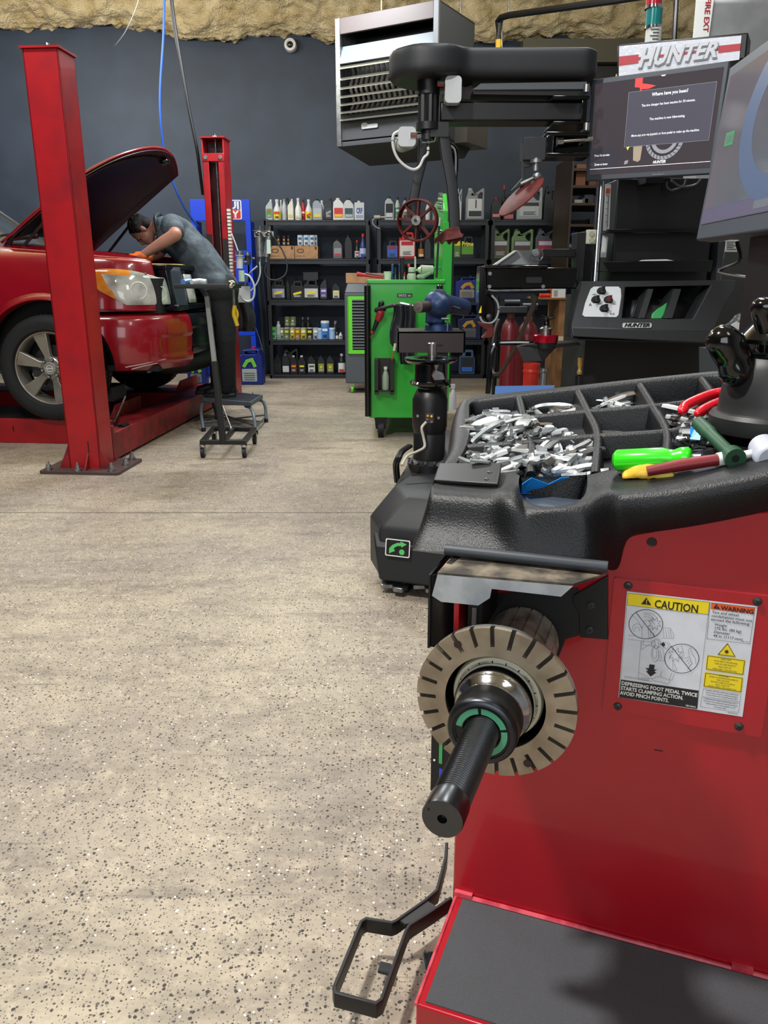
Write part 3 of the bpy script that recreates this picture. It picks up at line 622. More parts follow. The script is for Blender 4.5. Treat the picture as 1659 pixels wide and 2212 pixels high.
# right unit, top shelf
B(1060, 1081, 427, 468, 'quart', '#1C1D20', '#B51C24', '#141518', 'black bottle with bright red cap and pink strip label', '#E08A8A', 'low')
B(1082, 1092, 400, 466, 'neck', '#17181A', '#C23A2A', None, 'tall black bottle with orange-red tip behind the tool head', back=.1)
B(1086, 1110, 420, 467, 'quart', '#1A1B1E', K_, '#C46A6A', 'black bottle with pink strip below the brown disc', None, lab_frac=(.06, .22))
B(1114, 1168, 405, 468, 'jug', '#9EA5AA', '#5A5E62', '#BCC2C6', 'big silver oil jug right of the brown disc', '#2A2E32', 'top')
B(1173, 1194, 402, 466, 'jug', '#2A2E33', K_, None, 'dark grey jug seen edge-on on the top shelf')
B(1203, 1223, 398, 465, 'jug', '#1A2F8C', K_, None, 'royal blue jug seen edge-on at the right end')
# right unit, second shelf
B(1059, 1098, 494, 553, 'jug', '#5E7A50', '#4A5E40', '#5A4A44', 'green oil jug, left one of the two green jugs', '#B9C0D0', 'top', lab_frac=(.08, .6))
B(1102, 1148, 495, 553, 'jug', '#6A8A5C', '#4A5E40', '#5A4A44', 'green oil jug, right one of the two green jugs', '#B9C0D0', 'top', lab_frac=(.08, .6))
B(1153, 1199, 494, 553, 'jug', '#4E5460', '#3A3E46', '#A03A5A', 'grey oil jug with pink and white label on the second shelf', '#C9CEDA', 'top', lab_frac=(.08, .6))
B(1209, 1236, 500, 553, 'jug', '#1A3CB8', '#1A2A6A', '#3A5A9A', 'bright blue jug at the right end of second shelf', '#D8DEE8', 'top')
# paint roller on the middle unit post
t = thing('paint_roller', 'paint roller with wire frame resting on the post of middle unit', 'paint roller', at(826, 469, y=SY-.02))
mb = MB(m='#B3AC9A'); mb.cyl(at(808, 469, y=SY-.02), at(821, 469, y=SY-.02), .022, n=16); mb.cyl(at(821, 469, y=SY-.02), at(834, 469, y=SY-.02), .010, n=12); mb.build('roller', t)
mb = MB(m='light_grey'); mb.tube(bez([at(809, 472, y=SY-.03), at(805, 476, y=SY-.03), at(806, 484, y=SY-.03), at(812, 490, y=SY-.03), at(820, 494, y=SY-.03)], 5), .005, 6); mb.build('wire_frame', t)
# dark sheet beside the left unit
mb = MB(m='#2C333C'); x0, x1 = at(555, 700, y=10.35).x, at(583, 700, y=10.3).x
mb.grid(lambda u, v: (x0+(x1-x0)*u, 10.33+.03*math.sin(u*9+v*3)+.02*nz(u*3, v*6, 0), .02+(at(570, 570, y=10.3).z-.02)*v), 14, 20)
tag(mb.build('plastic_sheet', solid=.004, fixn=False, angle=180), 'dark crinkled plastic sheet hanging left of the shelving', 'sheet')
# blue oil display rack
Yr = 10.0; t = thing('display_rack', 'bright blue steel rack with red and white sign behind red post', 'rack', at(490, 830, y=Yr))
RX0, RX1 = at(427, 700, y=Yr).x, at(551, 700, y=Yr).x; z_ = lambda y: at(490, y, y=Yr).z
mb = MB(m='rack_blue'); mb.box(RX0, RX1, Yr, Yr+.03, z_(477), z_(430)); mb.build('header_panel', t, bevel=.003)
for a0 in (RX0, RX1-.06):
    mb = MB(m='rack_blue'); mb.box(a0, a0+.06, Yr, Yr+.3, 0.02, z_(477)); mb.box(a0-.0, a0+.06, Yr-.05, Yr+.4, 0.0, .04); mb.build('upright', t, bevel=.003)
mb = MB(m='rack_blue'); mb.box(RX0, RX1, Yr-.005, Yr+.03, z_(556), z_(541)); mb.build('cross_bar', t); mb = MB(m='rack_blue'); mb.box(RX0, RX1, Yr-.005, Yr+.03, z_(724), z_(714)); mb.build('cross_bar', t)
mb = MB(m='rack_blue'); mb.box(at(510, 600, y=Yr).x, at(540, 600, y=Yr).x, Yr, Yr+.02, z_(610), z_(556)); mb.build('back_panel', t)
sx0, sx1 = at(452, 450, y=Yr).x, at(522, 450, y=Yr).x; mb = MB(m='white'); mb.plate([rrect(sx0, sx1, z_(474), z_(432), .02)], 0, .004, T(0, Yr-.001, 0) @ rotx(PI/2)); s_ = mb.build('sign_plate', t)
mb = MB(m='#1A3A9A'); mb.plate([rrect(sx0+.015, sx1-.015, z_(453), z_(434), .012)], 0, .002, T(0, Yr-.006, 0) @ rotx(PI/2)); mb.build('sign_field', s_)
mb = MB(m='#C8202A'); mb.plate([rrect(sx0+.015, sx1-.015, z_(472), z_(454), .012)], 0, .002, T(0, Yr-.006, 0) @ rotx(PI/2)); mb.build('sign_field', s_)
mb = MB(m='white'); mb.text('LIQUI', lambda x, y: (sx1-.03+x, Yr-.0095, z_(451)+y), .115, align='R', bold=.04, width=.33); mb.text('MOLY', lambda x, y: (sx1-.03+x, Yr-.0095, z_(470)+y), .105, align='R', bold=.04, width=.33); mb.build('sign_lettering', s_, fixn=False)
pail(519, 571, 752, 832, 9.55, 'blue oil jug with green swoosh on the floor beside shelving', None, '#9EA8A8')
pail(410, 449, 775, 832, 9.5, 'blue jug on the floor seen under the truck bumper', None, '#6A7078')
# ---------------------------------------------------------------- vehicle lift
TA = math.radians(-4.6)
pb = at(186, 1018, z=0); LF = Frame((pb.x, pb.y, 0), TA); PH = 2.46
def lift_post(loc, lab, near=True):
    F = Frame(loc, TA); s = 1 if near else -1   # open side of the channel faces the vehicle
    t = thing('lift_post', lab, 'lift post', loc, TA); w_ = .105; y0, y1 = 0, .21
    mb = MB(F, 'lift_red')
    if near:
        mb.box(-w_, w_, y0, y0+.012, 0, PH); mb.box(-w_, -w_+.012, y0, y1, 0, PH); mb.box(w_-.012, w_, y0, y1, 0, PH); mb.box(-w_, -.05, y1-.01, y1, 0, PH); mb.box(.05, w_, y1-.01, y1, 0, PH)
    else:
        mb.box(-w_, w_, y1-.012, y1, 0, PH); mb.box(-w_, -w_+.012, y0, y1, 0, PH); mb.box(w_-.012, w_, y0, y1, 0, PH); mb.box(-w_, -.045, y0, y0+.01, 0, PH-.14); mb.box(.045, w_, y0, y0+.01, 0, PH-.14)
        mb.box(-w_, w_, y0-.004, y0+.01, PH-.2, PH-.13)
    mb.build('column', t, bevel=.003)
    mb = MB(F, 'lift_red'); mb.box(-w_-.012, w_+.012, y0-.012, y1+.012, PH, PH+.012); mb.build('top_cap', t)
    mb = MB(F, 'steel'); mb.cyl((0, .1, PH+.012), (0, .1, PH+.05), .012, n=10); mb.cyl((0, .1, PH+.012), (0, .1, PH+.03), .03, .022, 6); mb.build('cable_nut', t)
    mb = MB(F, '#4A3A38'); mb.plate([rrect(-.27, .26, -.10, .32, .02)], 0, .02, T(0, 0, 0)); mb.build('base_plate', t, bevel=.002)
    mb = MB(F, 'lift_red_grime')
    for x in (-w_, w_-.01): 
        mb2 = MB(F, 'lift_red_grime'); sx = -1 if x < 0 else 1
        mb2.prism([(x, .0, .02), (x+sx*.07 if sx < 0 else x+.08, .0, .02), (x, .0, .17)], (0, .01, 0)); mb2.build('gusset', t)
    mb2 = MB(F, 'lift_red_grime'); mb2.prism([(.02, -.07, .02), (.02, 0, .02), (.02, 0, .12)], (.01, 0, 0)); mb2.build('gusset', t)
    for x, y in ((-.22, -.06), (-.02, -.07), (.2, -.06), (.22, .12), (.2, .28)):
        mb = MB(F, 'zinc'); mb.cyl((x, y, .02), (x, y, .035), .024, n=12); mb.cyl((x, y, .035), (x, y, .055), .016, n=6); mb.cyl((x, y, .05), (x, y, .075), .008, n=8); mb.build('anchor_bolt', t)
    mb = MB(F, 'black_deep'); mb.box(.03, .037, y0-.001, y0+.002, .12, .2); 
    if near: mb.build('slot', t)
    if not near:
        mb = MB(F, 'zinc'); mb.tube([(0, .1, .1), (0, .1, PH)], .008, 8); mb.build('cable', t)
        mb = MB(F, '#3A0E12'); mb.box(-w_+.015, w_-.015, .16, .195, .05, PH-.02); mb.build('ladder_bar', t)
        for x in (-.07, .07): mb = MB(F, 'zinc'); mb.cyl((x, -.012, PH-.165), (x, -.003, PH-.165), .018, n=12); mb.build('bolt', t)
        mb = MB(F, '#2A2628'); mb.box(-w_-.002, -.05, -.003, 0, 1.25, 1.62); mb.box(.05, w_+.001, -.003, 0, 1.22, 1.58); mb.build('rub_mark', t)
        for k in range(22):
            mb = MB(F, '#D4D2CA'); mb.box(w_, w_+.03, -.01, .03, 1.15+k*.032, 1.15+k*.032+.022); mb.build('cable_chain_link', t)
    return t
lift_post((pb.x, pb.y, 0), 'near red steel lift post with grimy side, bolted to the floor')
fp = at(458, 300, y=7.95); lift_post((fp.x, 7.95, 0), 'far red lift post with open channel, standing behind the mechanic', False)
nf = LF.I @ Vector((fp.x, 7.95, 0))
# crossbeam and runways
mb = MB(LF, 'lift_red_grime'); mb.box(-.14, .085, .23, nf.y-.03, .02, .20); mb.box(-.16, .10, .23, .27, .02, .26)
tag(mb.build('lift_crossbeam', bevel=.004), 'red lift crossbeam running between the two posts behind the front end', 'crossbeam')
mb = MB(LF, 'black_satin'); a = Vector((-.02, .9, .2)); mb.tube([a+Vector((-.1, -.05, .03)), a+Vector((.0, -.35, .0)), a+Vector((.08, -.36, .0))], .012, 8); 
mb.tube([a+Vector((-.02, -.3, .02)), a+Vector((.06, -.25, .2))], .006, 6, m='zinc'); mb.cyl(a+Vector((.07, -.4, .0)), a+Vector((.07, -.3, .0)), .022, n=12)
tag(mb.build('jack_handle'), 'dark steel handle with rod lying on the red crossbeam', 'handle')
for y0, y1, lab in ((.86, 1.44, 'near red lift runway under the near front wheel'), (2.35, 2.93, 'far red lift runway under the far front wheel')):
    t = thing('lift_runway', lab, 'runway', LF.M @ Vector((-1.5, y0, 0)), TA)
    mb = MB(LF, 'lift_red'); mb.box(-4.6, -.145, y0, y1, .0, .188); mb.build('deck_beam', t, bevel=.006)
    mb = MB(LF, '#2B2220'); mb.box(-4.6, -.16, y0+.02, y1-.02, .188, .192); mb.build('deck_surface', t)
    mb = MB(LF, 'lift_red_grime'); mb.hexa([(-.45, y0+.03, .19), (-.15, y0+.03, .19), (-.15, y1-.03, .19), (-.45, y1-.03, .19), (-.20, y0+.03, .20), (-.15, y0+.03, .30), (-.15, y1-.03, .30), (-.20, y1-.03, .20)]); mb.build('wheel_stop', t, bevel=.003)
    mb = MB(LF, 'black_deep'); mb.box(-.96, -.95, y0-.001, y0+.002, .09, .13); mb.build('slot', t)
mb = MB(LF, '#30343A'); mb.box(-.42, -.2, 1.0, 1.25, .3, .42, M=None); tag(mb.build('wheel_chock', bevel=.01), 'dark grey block resting on the near runway wheel stop', 'chock')

# ---------------------------------------------------------------- pickup truck
ZR = .192
TR = Frame((-2.374, 6.80, ZR), TA)
tk = thing('pickup_truck', 'red pickup truck with raised hood parked on the red lift', 'truck', (-2.374, 6.80, ZR), TA)
PLAN = bez([(-3.2, -1.0, 0), (-2.0, -1.0, 0), (-1.0, -1.0, 0), (0, -1.0, 0), (.35, -.985, 0), (.60, -.92, 0), (.76, -.80, 0), (.85, -.62, 0), (.895, -.42, 0), (.915, -.2, 0), (.92, 0, 0)], 10)
PL = [0]
for a, b in zip(PLAN, PLAN[1:]): PL.append(PL[-1]+(b-a).length)
def plan(L):
    L = max(0, min(PL[-1]-1e-6, L)); i = next(k for k in range(len(PL)-1) if PL[k+1] >= L); t = (L-PL[i])/(PL[i+1]-PL[i]); p = PLAN[i].lerp(PLAN[i+1], t); d = (PLAN[i+1]-PLAN[i]).normalized()
    return p, Vector((d.y, -d.x, 0))
def Lx(x): # length at which plan x reached (side part)
    return next(PL[k]+(x-PLAN[k].x) for k in range(len(PL)-1) if PLAN[k+1].x >= x)
def Ly(y): return next(PL[k] for k in range(len(PL)) if PLAN[k].y >= y-1e-6)
def lean(z): return .0 if z < .62 else -.10*max(0, (z-.62)/.6)**2-(.05*max(0, (z-1.12)/.1)**2 if z > 1.12 else 0)
def skin(L, z, off=0):
    p, n = plan(L); q = p+n*(lean(z)+off); return Vector((q.x, q.y, z))
AR = .485; AZ = .40
def arch_z(x): return AZ+math.sqrt(max(0, AR*AR-x*x)) if abs(x) < AR else None
def side(y): return 1
def panel(mb, L0, L1, lo, hi, nu=60, nv=14, off=0, m=None, offn=None):
    def fn(u, v):
        L = L0+(L1-L0)*u; z0, z1 = lo(L), hi(L); z = z0+(z1-z0)*v
        return skin(L, z, off+(offn(u, v) if offn else 0))
    mb.grid(fn, nu, nv, m)
def mir(mb): # mirror across the truck's length
    n = len(mb.v); mb.v += [Vector((v.x, -v.y, v.z)) for v in mb.v]; k = len(mb.f)
    mb.f += [[n+i for i in reversed(f)] for f in mb.f[:k]]; mb.mi += mb.mi[:k]; return mb
def xof(L): return plan(L)[0].x
hi = lambda L: 1.24-.075*max(0, (xof(L)+.5))-.0*L if xof(L) < .8 else 1.24-.0975-.15*(xof(L)-.8)
def flo(L):
    x = xof(L); a = arch_z(x)
    if a: return max(a, .79 if x > 0 else .3)
    return .79 if x > 0 else .34
mb = MB(TR, 'car_red'); panel(mb, Lx(-3.1), Lx(-.65), lambda L: .34, lambda L: 1.26, 20, 10); panel(mb, Lx(-.65), Lx(.80), flo, hi, 90, 16)
# rounded shoulder over the fender top
def sh(u, v):
    L = Lx(-.65)+(Lx(.80)-Lx(-.65))*u; p = skin(L, hi(L)); q = plan(L)[1]; a = v*PI/2
    return p-q*.16*math.sin(a)+Vector((0, 0, .035*(math.sin(a))))
mb.grid(sh, 60, 6)
# arch lip
al = []
for k in range(41):
    a = PI*(.02+.72*k/40*1.0) if False else PI-(PI*.78)*k/40-.02; x = AR*math.cos(a); z = AZ+AR*math.sin(a)
    if x < -.48: z = max(z, .34)
    al.append((x, z))
def lip(u, v):
    k = u*(len(al)-1); i = min(int(k), len(al)-2); t = k-i; x = al[i][0]*(1-t)+al[i+1][0]*t; z = al[i][1]*(1-t)+al[i+1][1]*t
    p = skin(Lx(x), z, .012*math.sin(v*PI)); rr = 1-.04*v if v < .99 else .96
    return (x*rr, p.y+(0 if v < .5 else (v-.5)*.12), AZ+(z-AZ)*rr) if v > .01 else (x*1.07, skin(Lx(x*1.07), AZ+(z-AZ)*1.07).y, AZ+(z-AZ)*1.07)
mb.grid(lip, 40, 6)
mir(mb); body = mb.build('body_panels', tk, fixn=False, angle=50, solid=.006)
mb = MB(TR, 'black_deep')
mb.box(-2.9, .78, -.86, .86, .36, .40); mb.box(-.5, .80, -.78, .78, .4, 1.02); mb.box(-3.0, -.55, -.93, .93, .36, 1.2)
mb.ell((.62, .1, .42), (.35, .7, .17)); mb.build('underbody', tk)
# wheel well
mb = MB(TR, 'black_deep'); mb.sweep([(AR*1.03*math.cos(a), -.70, AZ+AR*1.03*math.sin(a)) for a in [PI*k/16 for k in range(17)]], [(-.26, -.004), (.26, -.004), (.26, .004), (-.26, .004)], (0, 0, 1)) if False else mb.grid(lambda u, v: (AR*1.02*math.cos(PI*u), -.96+.5*v, AZ+AR*1.02*math.sin(PI*u)), 24, 2)
mb.box(-.48, .48, -.46, -.44, .3, .9); mir(mb); mb.build('wheel_well_liner', tk, fixn=False)
# front bumper
def bumper(L0f, L1, m, name, zt=.775, zb=.37):
    mb = MB(TR, m)
    def fn(u, v):
        z = zb+(zt-zb)*v
        xa = math.sqrt(max(0, (AR-.0)**2-(z-AZ)**2))+.012; L0 = Lx(xa) if L0f is None else L0f
        L = L0+(L1-L0)*u; off = .02+.035*math.sin(PI*min(1, v*1.0))**.5 if v > 0 else .0
        if v < .12: off *= v/.12*.8+.2
        if v > .93: off *= (1-v)/.07*.7+.3
        if zb+.1 < z < zb+.24 and L > Ly(-.80): off -= .012
        return skin(L, z-(.05*(1-v)*max(0, 1-u*3) if L0f is None else 0)*0, off)
    mb.grid(fn, 50, 26)
    def fn2(u, v):
        z = zt; xa = math.sqrt(AR**2-(z-AZ)**2)+.012; L0 = Lx(xa) if L0f is None else L0f; L = L0+(L1-L0)*u
        return skin(L, z, .028-.07*v)
    mb.grid(fn2, 40, 2); return mb
mb = bumper(None, Ly(-.50), 'car_red', 'bumper'); bu = mb.build('front_bumper', tk, fixn=False, angle=60)
mb = bumper(None, Ly(-.50), 'car_red', 'bumper'); mb.v = [Vector((v.x, -v.y, v.z)) for v in mb.v]; mb.f = [f[::-1] for f in mb.f]; mb.build('front_bumper', tk, fixn=False, angle=60)
mat('grille_slate', '#2A3138', .18, .8); mb = bumper(Ly(-.50), PL[-1], 'grille_slate', 'c', .775, .42); mir(mb); mb.build('bumper_center', tk, fixn=False, angle=60, label='dark slate bumper centre')
for sgn in (-1, 1):
    q, n = plan(Ly(-.66)); c = Vector((q.x, q.y*-sgn*-1 if sgn < 0 else -q.y, .535)); n = Vector((n.x, n.y if sgn < 0 else -n.y, 0))
    Mx = basis(c+n*.064, Vector((-n.y, n.x, 0)), (0, 0, 1)); Mx = Mx if (Mx.to_3x3() @ Vector((0, 0, 1))).dot(n) > 0 else Mx @ rotx(PI)
    mb = MB(TR, '#5E0B16'); mb.lathe([(.085, -.02), (.085, .004), (.078, .012), (.07, .0), (.062, -.03)], Mx, 28, caps=False); mb.build('fog_light_bezel', tk)
    mb = MB(TR, '#7E8070'); mb.lathe([(.001, .012), (.04, .008), (.06, -.004), (.062, -.02)], Mx, 24); mb.build('fog_light', tk)
mb = MB(TR, '#16090B')
for a, b in (((.56, .40), (.78, .445)), ((.60, .385), (.74, .42))):
    p = [skin(Lx(x), z, .048) for x, z in (a, ((a[0]+b[0])/2, a[1]+.02), b)]; mb.tube(p, .004, 5, m='#B9959A')
mb.build('scrape_mark', bu)
# headlight
mat('lamp_glass', '#C2C4BC', .08, coat=1, var=(7, '#8F938C', .4, .62)); mat('amber', '#D0701A', .12, coat=1, var=(9, '#E8983A', .4, .6))
for sg_ in (-1, 1):
    h = thing('x', '', '') if False else None
    mb = MB(TR, 'lamp_glass'); L0, L1 = Lx(.30), Ly(-.63)
    def hb(u): return (.835+.10*max(0, 1-u*3.2), 1.075-.055*u+.03*math.sin(PI*min(1, u*1.2)))
    def hf(u, v):
        a, b = hb(u); b = min(b, 1.09); z = a+(b-a)*v; o = .016*math.sin(PI*min(1, max(0, u)))**.4*math.sin(PI*v)**.4+.006
        sl = .10*(1-v)*0
        return skin(L0+(L1-L0)*(u*(1-.0*v))+.13*(1-v)*(1-u), z, o)
    nu, nv = 48, 18
    vs = [hf(i/nu, j/nv) for i in range(nu+1) for j in range(nv+1)]
    if sg_ > 0: vs = [Vector((v.x, -v.y, v.z)) for v in vs]
    fa, fb = [], []
    for i in range(nu):
        for j in range(nv):
            f = (i*(nv+1)+j, (i+1)*(nv+1)+j, (i+1)*(nv+1)+j+1, i*(nv+1)+j+1); u, v = i/nu, j/nv
            (fb if (u < .20-.04*v or (v > .80 and u < .5)) else fa).append(f)
    mb.add(vs, fa, 'lamp_glass'); mb.add(vs, fb, 'amber'); hl = mb.build('headlight', tk, fixn=False, angle=180)
    mb = MB(TR, 'chrome')
    for u, v, r in ((.52, .42, .062), (.80, .40, .05)):
        p = hf(u, v); n = plan(L0+(L1-L0)*u)[1]
        if sg_ > 0: p = Vector((p.x, -p.y, p.z)); n = Vector((n.x, -n.y, 0))
        Mx = basis(p+n*.003, Vector((-n.y, n.x, 0)), (0, 0, 1)); Mx = Mx if (Mx.to_3x3() @ Vector((0, 0, 1))).dot(n) > 0 else Mx @ rotx(PI)
        mb.lathe([(r, 0), (r*.95, .003), (r*.86, .0015)], Mx, 28, caps=False, m='#D8D8D0')
    mb.build('reflector_ring', hl)
# grille between the headlights
mb = MB(TR, 'grille_slate')
for y in (-.60, .60, -.30, .30):
    s = 1 if y > 0 else -1; w_ = .05
    mb.hexa([(.82-.02*(abs(y) > .5), y-w_, .80), (.90-.03*(abs(y) > .5), y-w_, .80), (.90-.03*(abs(y) > .5), y+w_, .80), (.82, y+w_, .80), (.74, y-w_-.03*s*0, 1.10), (.82, y-w_, 1.10), (.82, y+w_, 1.10), (.74, y+w_, 1.10)])
mb.box(.78, .90, -.66, .66, .785, .83); mb.box(.70, .83, -.66, .66, 1.08, 1.12)
mb.build('grille_surround', tk, bevel=.012, seg=3)
mb = MB(TR, mat('slate_gloss', '#55606A', .2, .5, coat=.5)); panel(mb, Ly(-.63), Ly(-.46), lambda L: .79, lambda L: 1.10, 12, 8, .015); mb.build('grille_side_panel', tk, solid=.01, fixn=False, angle=180)
mb = MB(TR, 'lamp_glass'); panel(mb, Ly(-.42), Ly(-.30), lambda L: .84, lambda L: 1.05, 6, 6, .02); mb.build('grille_opening', tk, solid=.01, fixn=False, angle=180)
mb = MB(TR, 'black_gloss')
for k in range(5): z = .86+.045*k; x = .85-.055*k*.5; mb.box(x-.05, x, -.55, .55, z, z+.012)
mb.build('grille_bars', tk)
mb = MB(TR, '#8C9078'); mb.box(.79, .835, -.52, -.36, .86, 1.04, 'lamp_glass'); mb.box(.83, .84, -.54, -.34, .85, .86); mb.build('grille_trim', tk, bevel=.004)
# engine bay
mb = MB(TR, '#0F0F12'); mb.box(-.5, .72, -.80, .80, 1.0, 1.06); mb.box(.55, .80, -.62, .62, 1.06, 1.10)
for k in range(12):
    x, y = random.uniform(-.35, .5), random.uniform(-.6, .6); mb.box(x-.1, x+.12, y-.1, y+.1, 1.03, 1.10+random.random()*.06, random.choice(['#17181B', '#202226', '#0C0C0E']))
mb.build('engine_bay', tk, bevel=.015)
mb = MB(TR, '#B8A878'); mb.tube([(.62, -.60, 1.12), (.74, -.2, 1.125), (.74, .3, 1.125)], .008, 6, m='#C9B070'); mb.build('hood_latch_cable', tk)
mb = MB(TR, '#17181B'); mb.hexa([(-.78, -.84, 1.22), (-.40, -.84, 1.16), (-.40, .84, 1.16), (-.78, .84, 1.22), (-.72, -.82, 1.30), (-.38, -.82, 1.20), (-.38, .82, 1.20), (-.72, .82, 1.30)]); mb.build('cowl', tk, bevel=.01)
for y in (-.5, .3):
    mb = MB(TR, 'black_satin'); mb.tube(bez([(-.50, y, 1.25), (-.55, y+.05, 1.33), (-.66, y+.5, 1.37)], 5), .012, 6); mb.build('wiper', tk)
mat('wind_glass', '#39434A', .06, .3, coat=.6, var=(2.2, '#7A6F52', .5, .62))  # tan patches put the foam's reflection into the glass colour
def ws(u, v):
    y = (-.80+1.60*v)*(1-.17*u); x = -.62-.80*u-.16*(2*v-1)**2; return (x, y, 1.29+.58*u)
mb = MB(TR, 'wind_glass'); mb.grid(ws, 8, 16); mb.build('windshield', tk, angle=180)
mb = MB(TR, 'black_satin'); mb.tube([ws(u/8, 0) for u in range(9)], .03, 8); mb.tube([ws(u/8, 1) for u in range(9)], .03, 8); mb.tube([ws(0, v/8) for v in range(9)], .015, 6); mb.build('windshield_frame', tk)
mb = MB(TR, 'car_red'); mb.box(-3.0, -1.52, -.66, .66, 1.84, 1.90); mb.hexa([(-2.9, -.98, 1.2), (-.8, -.98, 1.2), (-.8, -.90, 1.22), (-2.9, -.9, 1.2), (-2.7, -.72, 1.85), (-1.5, -.70, 1.85), (-1.5, -.66, 1.87), (-2.7, -.66, 1.87)]); mb.build('cab', tk, bevel=.02)
mb = MB(TR, 'black_deep'); mb.tube(bez([(-.42, -.86, 1.2), (-.47, -.86, 1.6), (-.55, -.86, 2.05)], 6), .0035, 5); mb.ell((-.42, -.86, 1.235), (.02, .02, .018)); mb.build('antenna', tk)
# open hood
HP = {(-1, 0): (-.36, -.76, 1.27), (0, 0): (-.42, 0, 1.33), (1, 0): (-.36, .76, 1.27), (-1, 1): (.25, -.76, 1.70), (0, 1): (.60, -.02, 1.97), (1, 1): (.50, .76, 1.925)}
def hood(u, v, off=0, inset=0):
    v2 = (2*v-1)*(1-inset); u = inset*1.2+(1-2*inset*1.0)*u if inset else u
    a = .5*v2*(v2-1); b = 1-v2*v2; c = .5*v2*(v2+1); e = v2
    k = abs(v2)**5; uu = u*(1-.012*k)
    P0 = Vector(HP[(-1, 0)])*a+Vector(HP[(0, 0)])*b+Vector(HP[(1, 0)])*c; P1 = Vector(HP[(-1, 1)])*a+Vector(HP[(0, 1)])*b+Vector(HP[(1, 1)])*c
    p = P0.lerp(P1, uu); n = Vector((-.6, 0, .8)); return p+n*(.10*math.sin(PI*uu*.9)*.6*(1-k)+.03*(1-e*e)+off)
mb = MB(TR, 'car_red'); mb.grid(lambda u, v: hood(u, v, .0), 24, 30)
hd = mb.build('hood', tk, solid=.018, angle=180, label='raised red hood')
mb = MB(TR, mat('hood_maroon', '#3E0C14', .45, var=(6, '#2A080E', .4, .6))); mb.grid(lambda u, v: hood(u, v, -.022, .012), 24, 30); mb.build('inner_frame', hd, solid=.008, angle=180, label='dark maroon inner hood frame')
mb = MB(TR, 'hood_inner'); mb.grid(lambda u, v: hood(u, v, -.034-.02*math.sin(PI*min(1, max(0, u)))*math.sin(PI*v), .09), 24, 30); mb.build('hood_liner', hd, solid=.010, angle=180, label='black hood liner')
mb = MB(TR, 'black_gloss'); p = hood(.93, .70, -.05); mb.ell(p, (.045, .045, .03)); mb.build('hood_latch', hd)
mb = MB(TR, 'hood_inner'); mb.tube([(-.38, -.74, 1.20), (-.30, -.72, 1.30), (-.12, -.68, 1.32)], .02, 6); mb.build('hood_hinge', tk)
for y in (-1, 1): mb = MB(TR, 'hood_inner'); mb.tube([(-.33, y*.76, 1.12), (.02, y*.72, 1.47)], .012, 6); mb.build('hood_strut', tk)
# wheels
def wheel(y, s, lab=None):
    wl = MB(TR, 'rubber'); R = .385; wd = .27
    Mx = T(0, y, R) @ rotx(PI/2)      # axis local z -> outward (-Y) for s=-1
    if s > 0: Mx = T(0, y, R) @ rotx(-PI/2)
    prof = [(.262, -.20), (.31, -.235), (.355, -.235), (.378, -.21), (.385, -.16), (.385, -.03), (.378, .012), (.355, .034), (.32, .038), (.28, .03), (.264, .008), (.262, -.20)]
    wl.lathe(prof, Mx, 72, caps=False)
    for k in range(72):
        a = 2*PI*k/72
        for zz in (-.05, -.15): wl.box(.382, .390, -.009, .009, zz-.03, zz+.03, M=Mx @ rotz(a+(.04 if zz < -.1 else 0)), m='#101112')
    tr = wl.build('tyre', tk, angle=40)
    r = MB(TR, 'alloy'); r.lathe([(.264, .0), (.268, .010), (.260, .013), (.250, -.002), (.242, -.03), (.238, -.12)], Mx, 64, caps=False)
    for k in range(6):
        a = math.radians(43+60*k); Q = Mx @ rotz(a)
        for sd in (-1,):
            pts = [(.055, -.030), (.10, -.024), (.18, -.040), (.252, -.052), (.252, .052), (.18, .040), (.10, .024), (.055, .030)]
            zt = [(-.012), (-.008), (-.002), (.004)]; vs = []
            for (x, yy), z in zip(pts, zt+zt[::-1]): vs.append(Q @ Vector((x, yy, z)))
            for (x, yy), z in zip(pts, zt+zt[::-1]): vs.append(Q @ Vector((x, yy*1.05, z-.035)))
            r.add(vs, [(0, 1, 6, 7), (1, 2, 5, 6), (2, 3, 4, 5)]+[(i, (i+1) % 8, (i+1) % 8+8, i+8) for i in range(8)])
    r.lathe([(.001, .0), (.07, -.002), (.082, -.012), (.085, -.05)], Mx, 36)
    rm = r.build('wheel_rim', tk, angle=30, bevel=.004)
    c = MB(TR, '#8E8C86'); c.lathe([(.046, -.004), (.046, .014), (.042, .018), (.036, .017), (.034, .013), (.001, .012)], Mx, 32)
    c.lathe([(.026, .0125), (.026, .0165), (.021, .0165), (.021, .0125)], Mx, 28, caps=False, m='#C8C6C0'); c.box(-.028, .028, -.004, .004, .012, .017, M=Mx, m='#C8C6C0'); c.build('center_cap', rm)
    for k in range(6):
        a = math.radians(13+60*k); q = Mx @ rotz(a)
        l = MB(TR, '#26272A'); l.cyl(q @ Vector((.064, 0, -.006)), q @ Vector((.064, 0, .0)), .014, n=12, m='#1A1A1C'); l.cyl(q @ Vector((.064, 0, -.0)), q @ Vector((.064, 0, .012)), .009, n=6, m='#8A8A88'); l.build('lug_nut', rm)
    d = MB(TR, '#2A2826'); d.lathe([(.001, -.09), (.165, -.09), (.165, -.075), (.001, -.075)], Mx, 40); d.box(-.17, -.07, -.07, .07, -.12, -.06, M=Mx, m='#3A3A38'); d.build('brake_disc', tk)
wheel(-.955, -1); wheel(.955, 1)

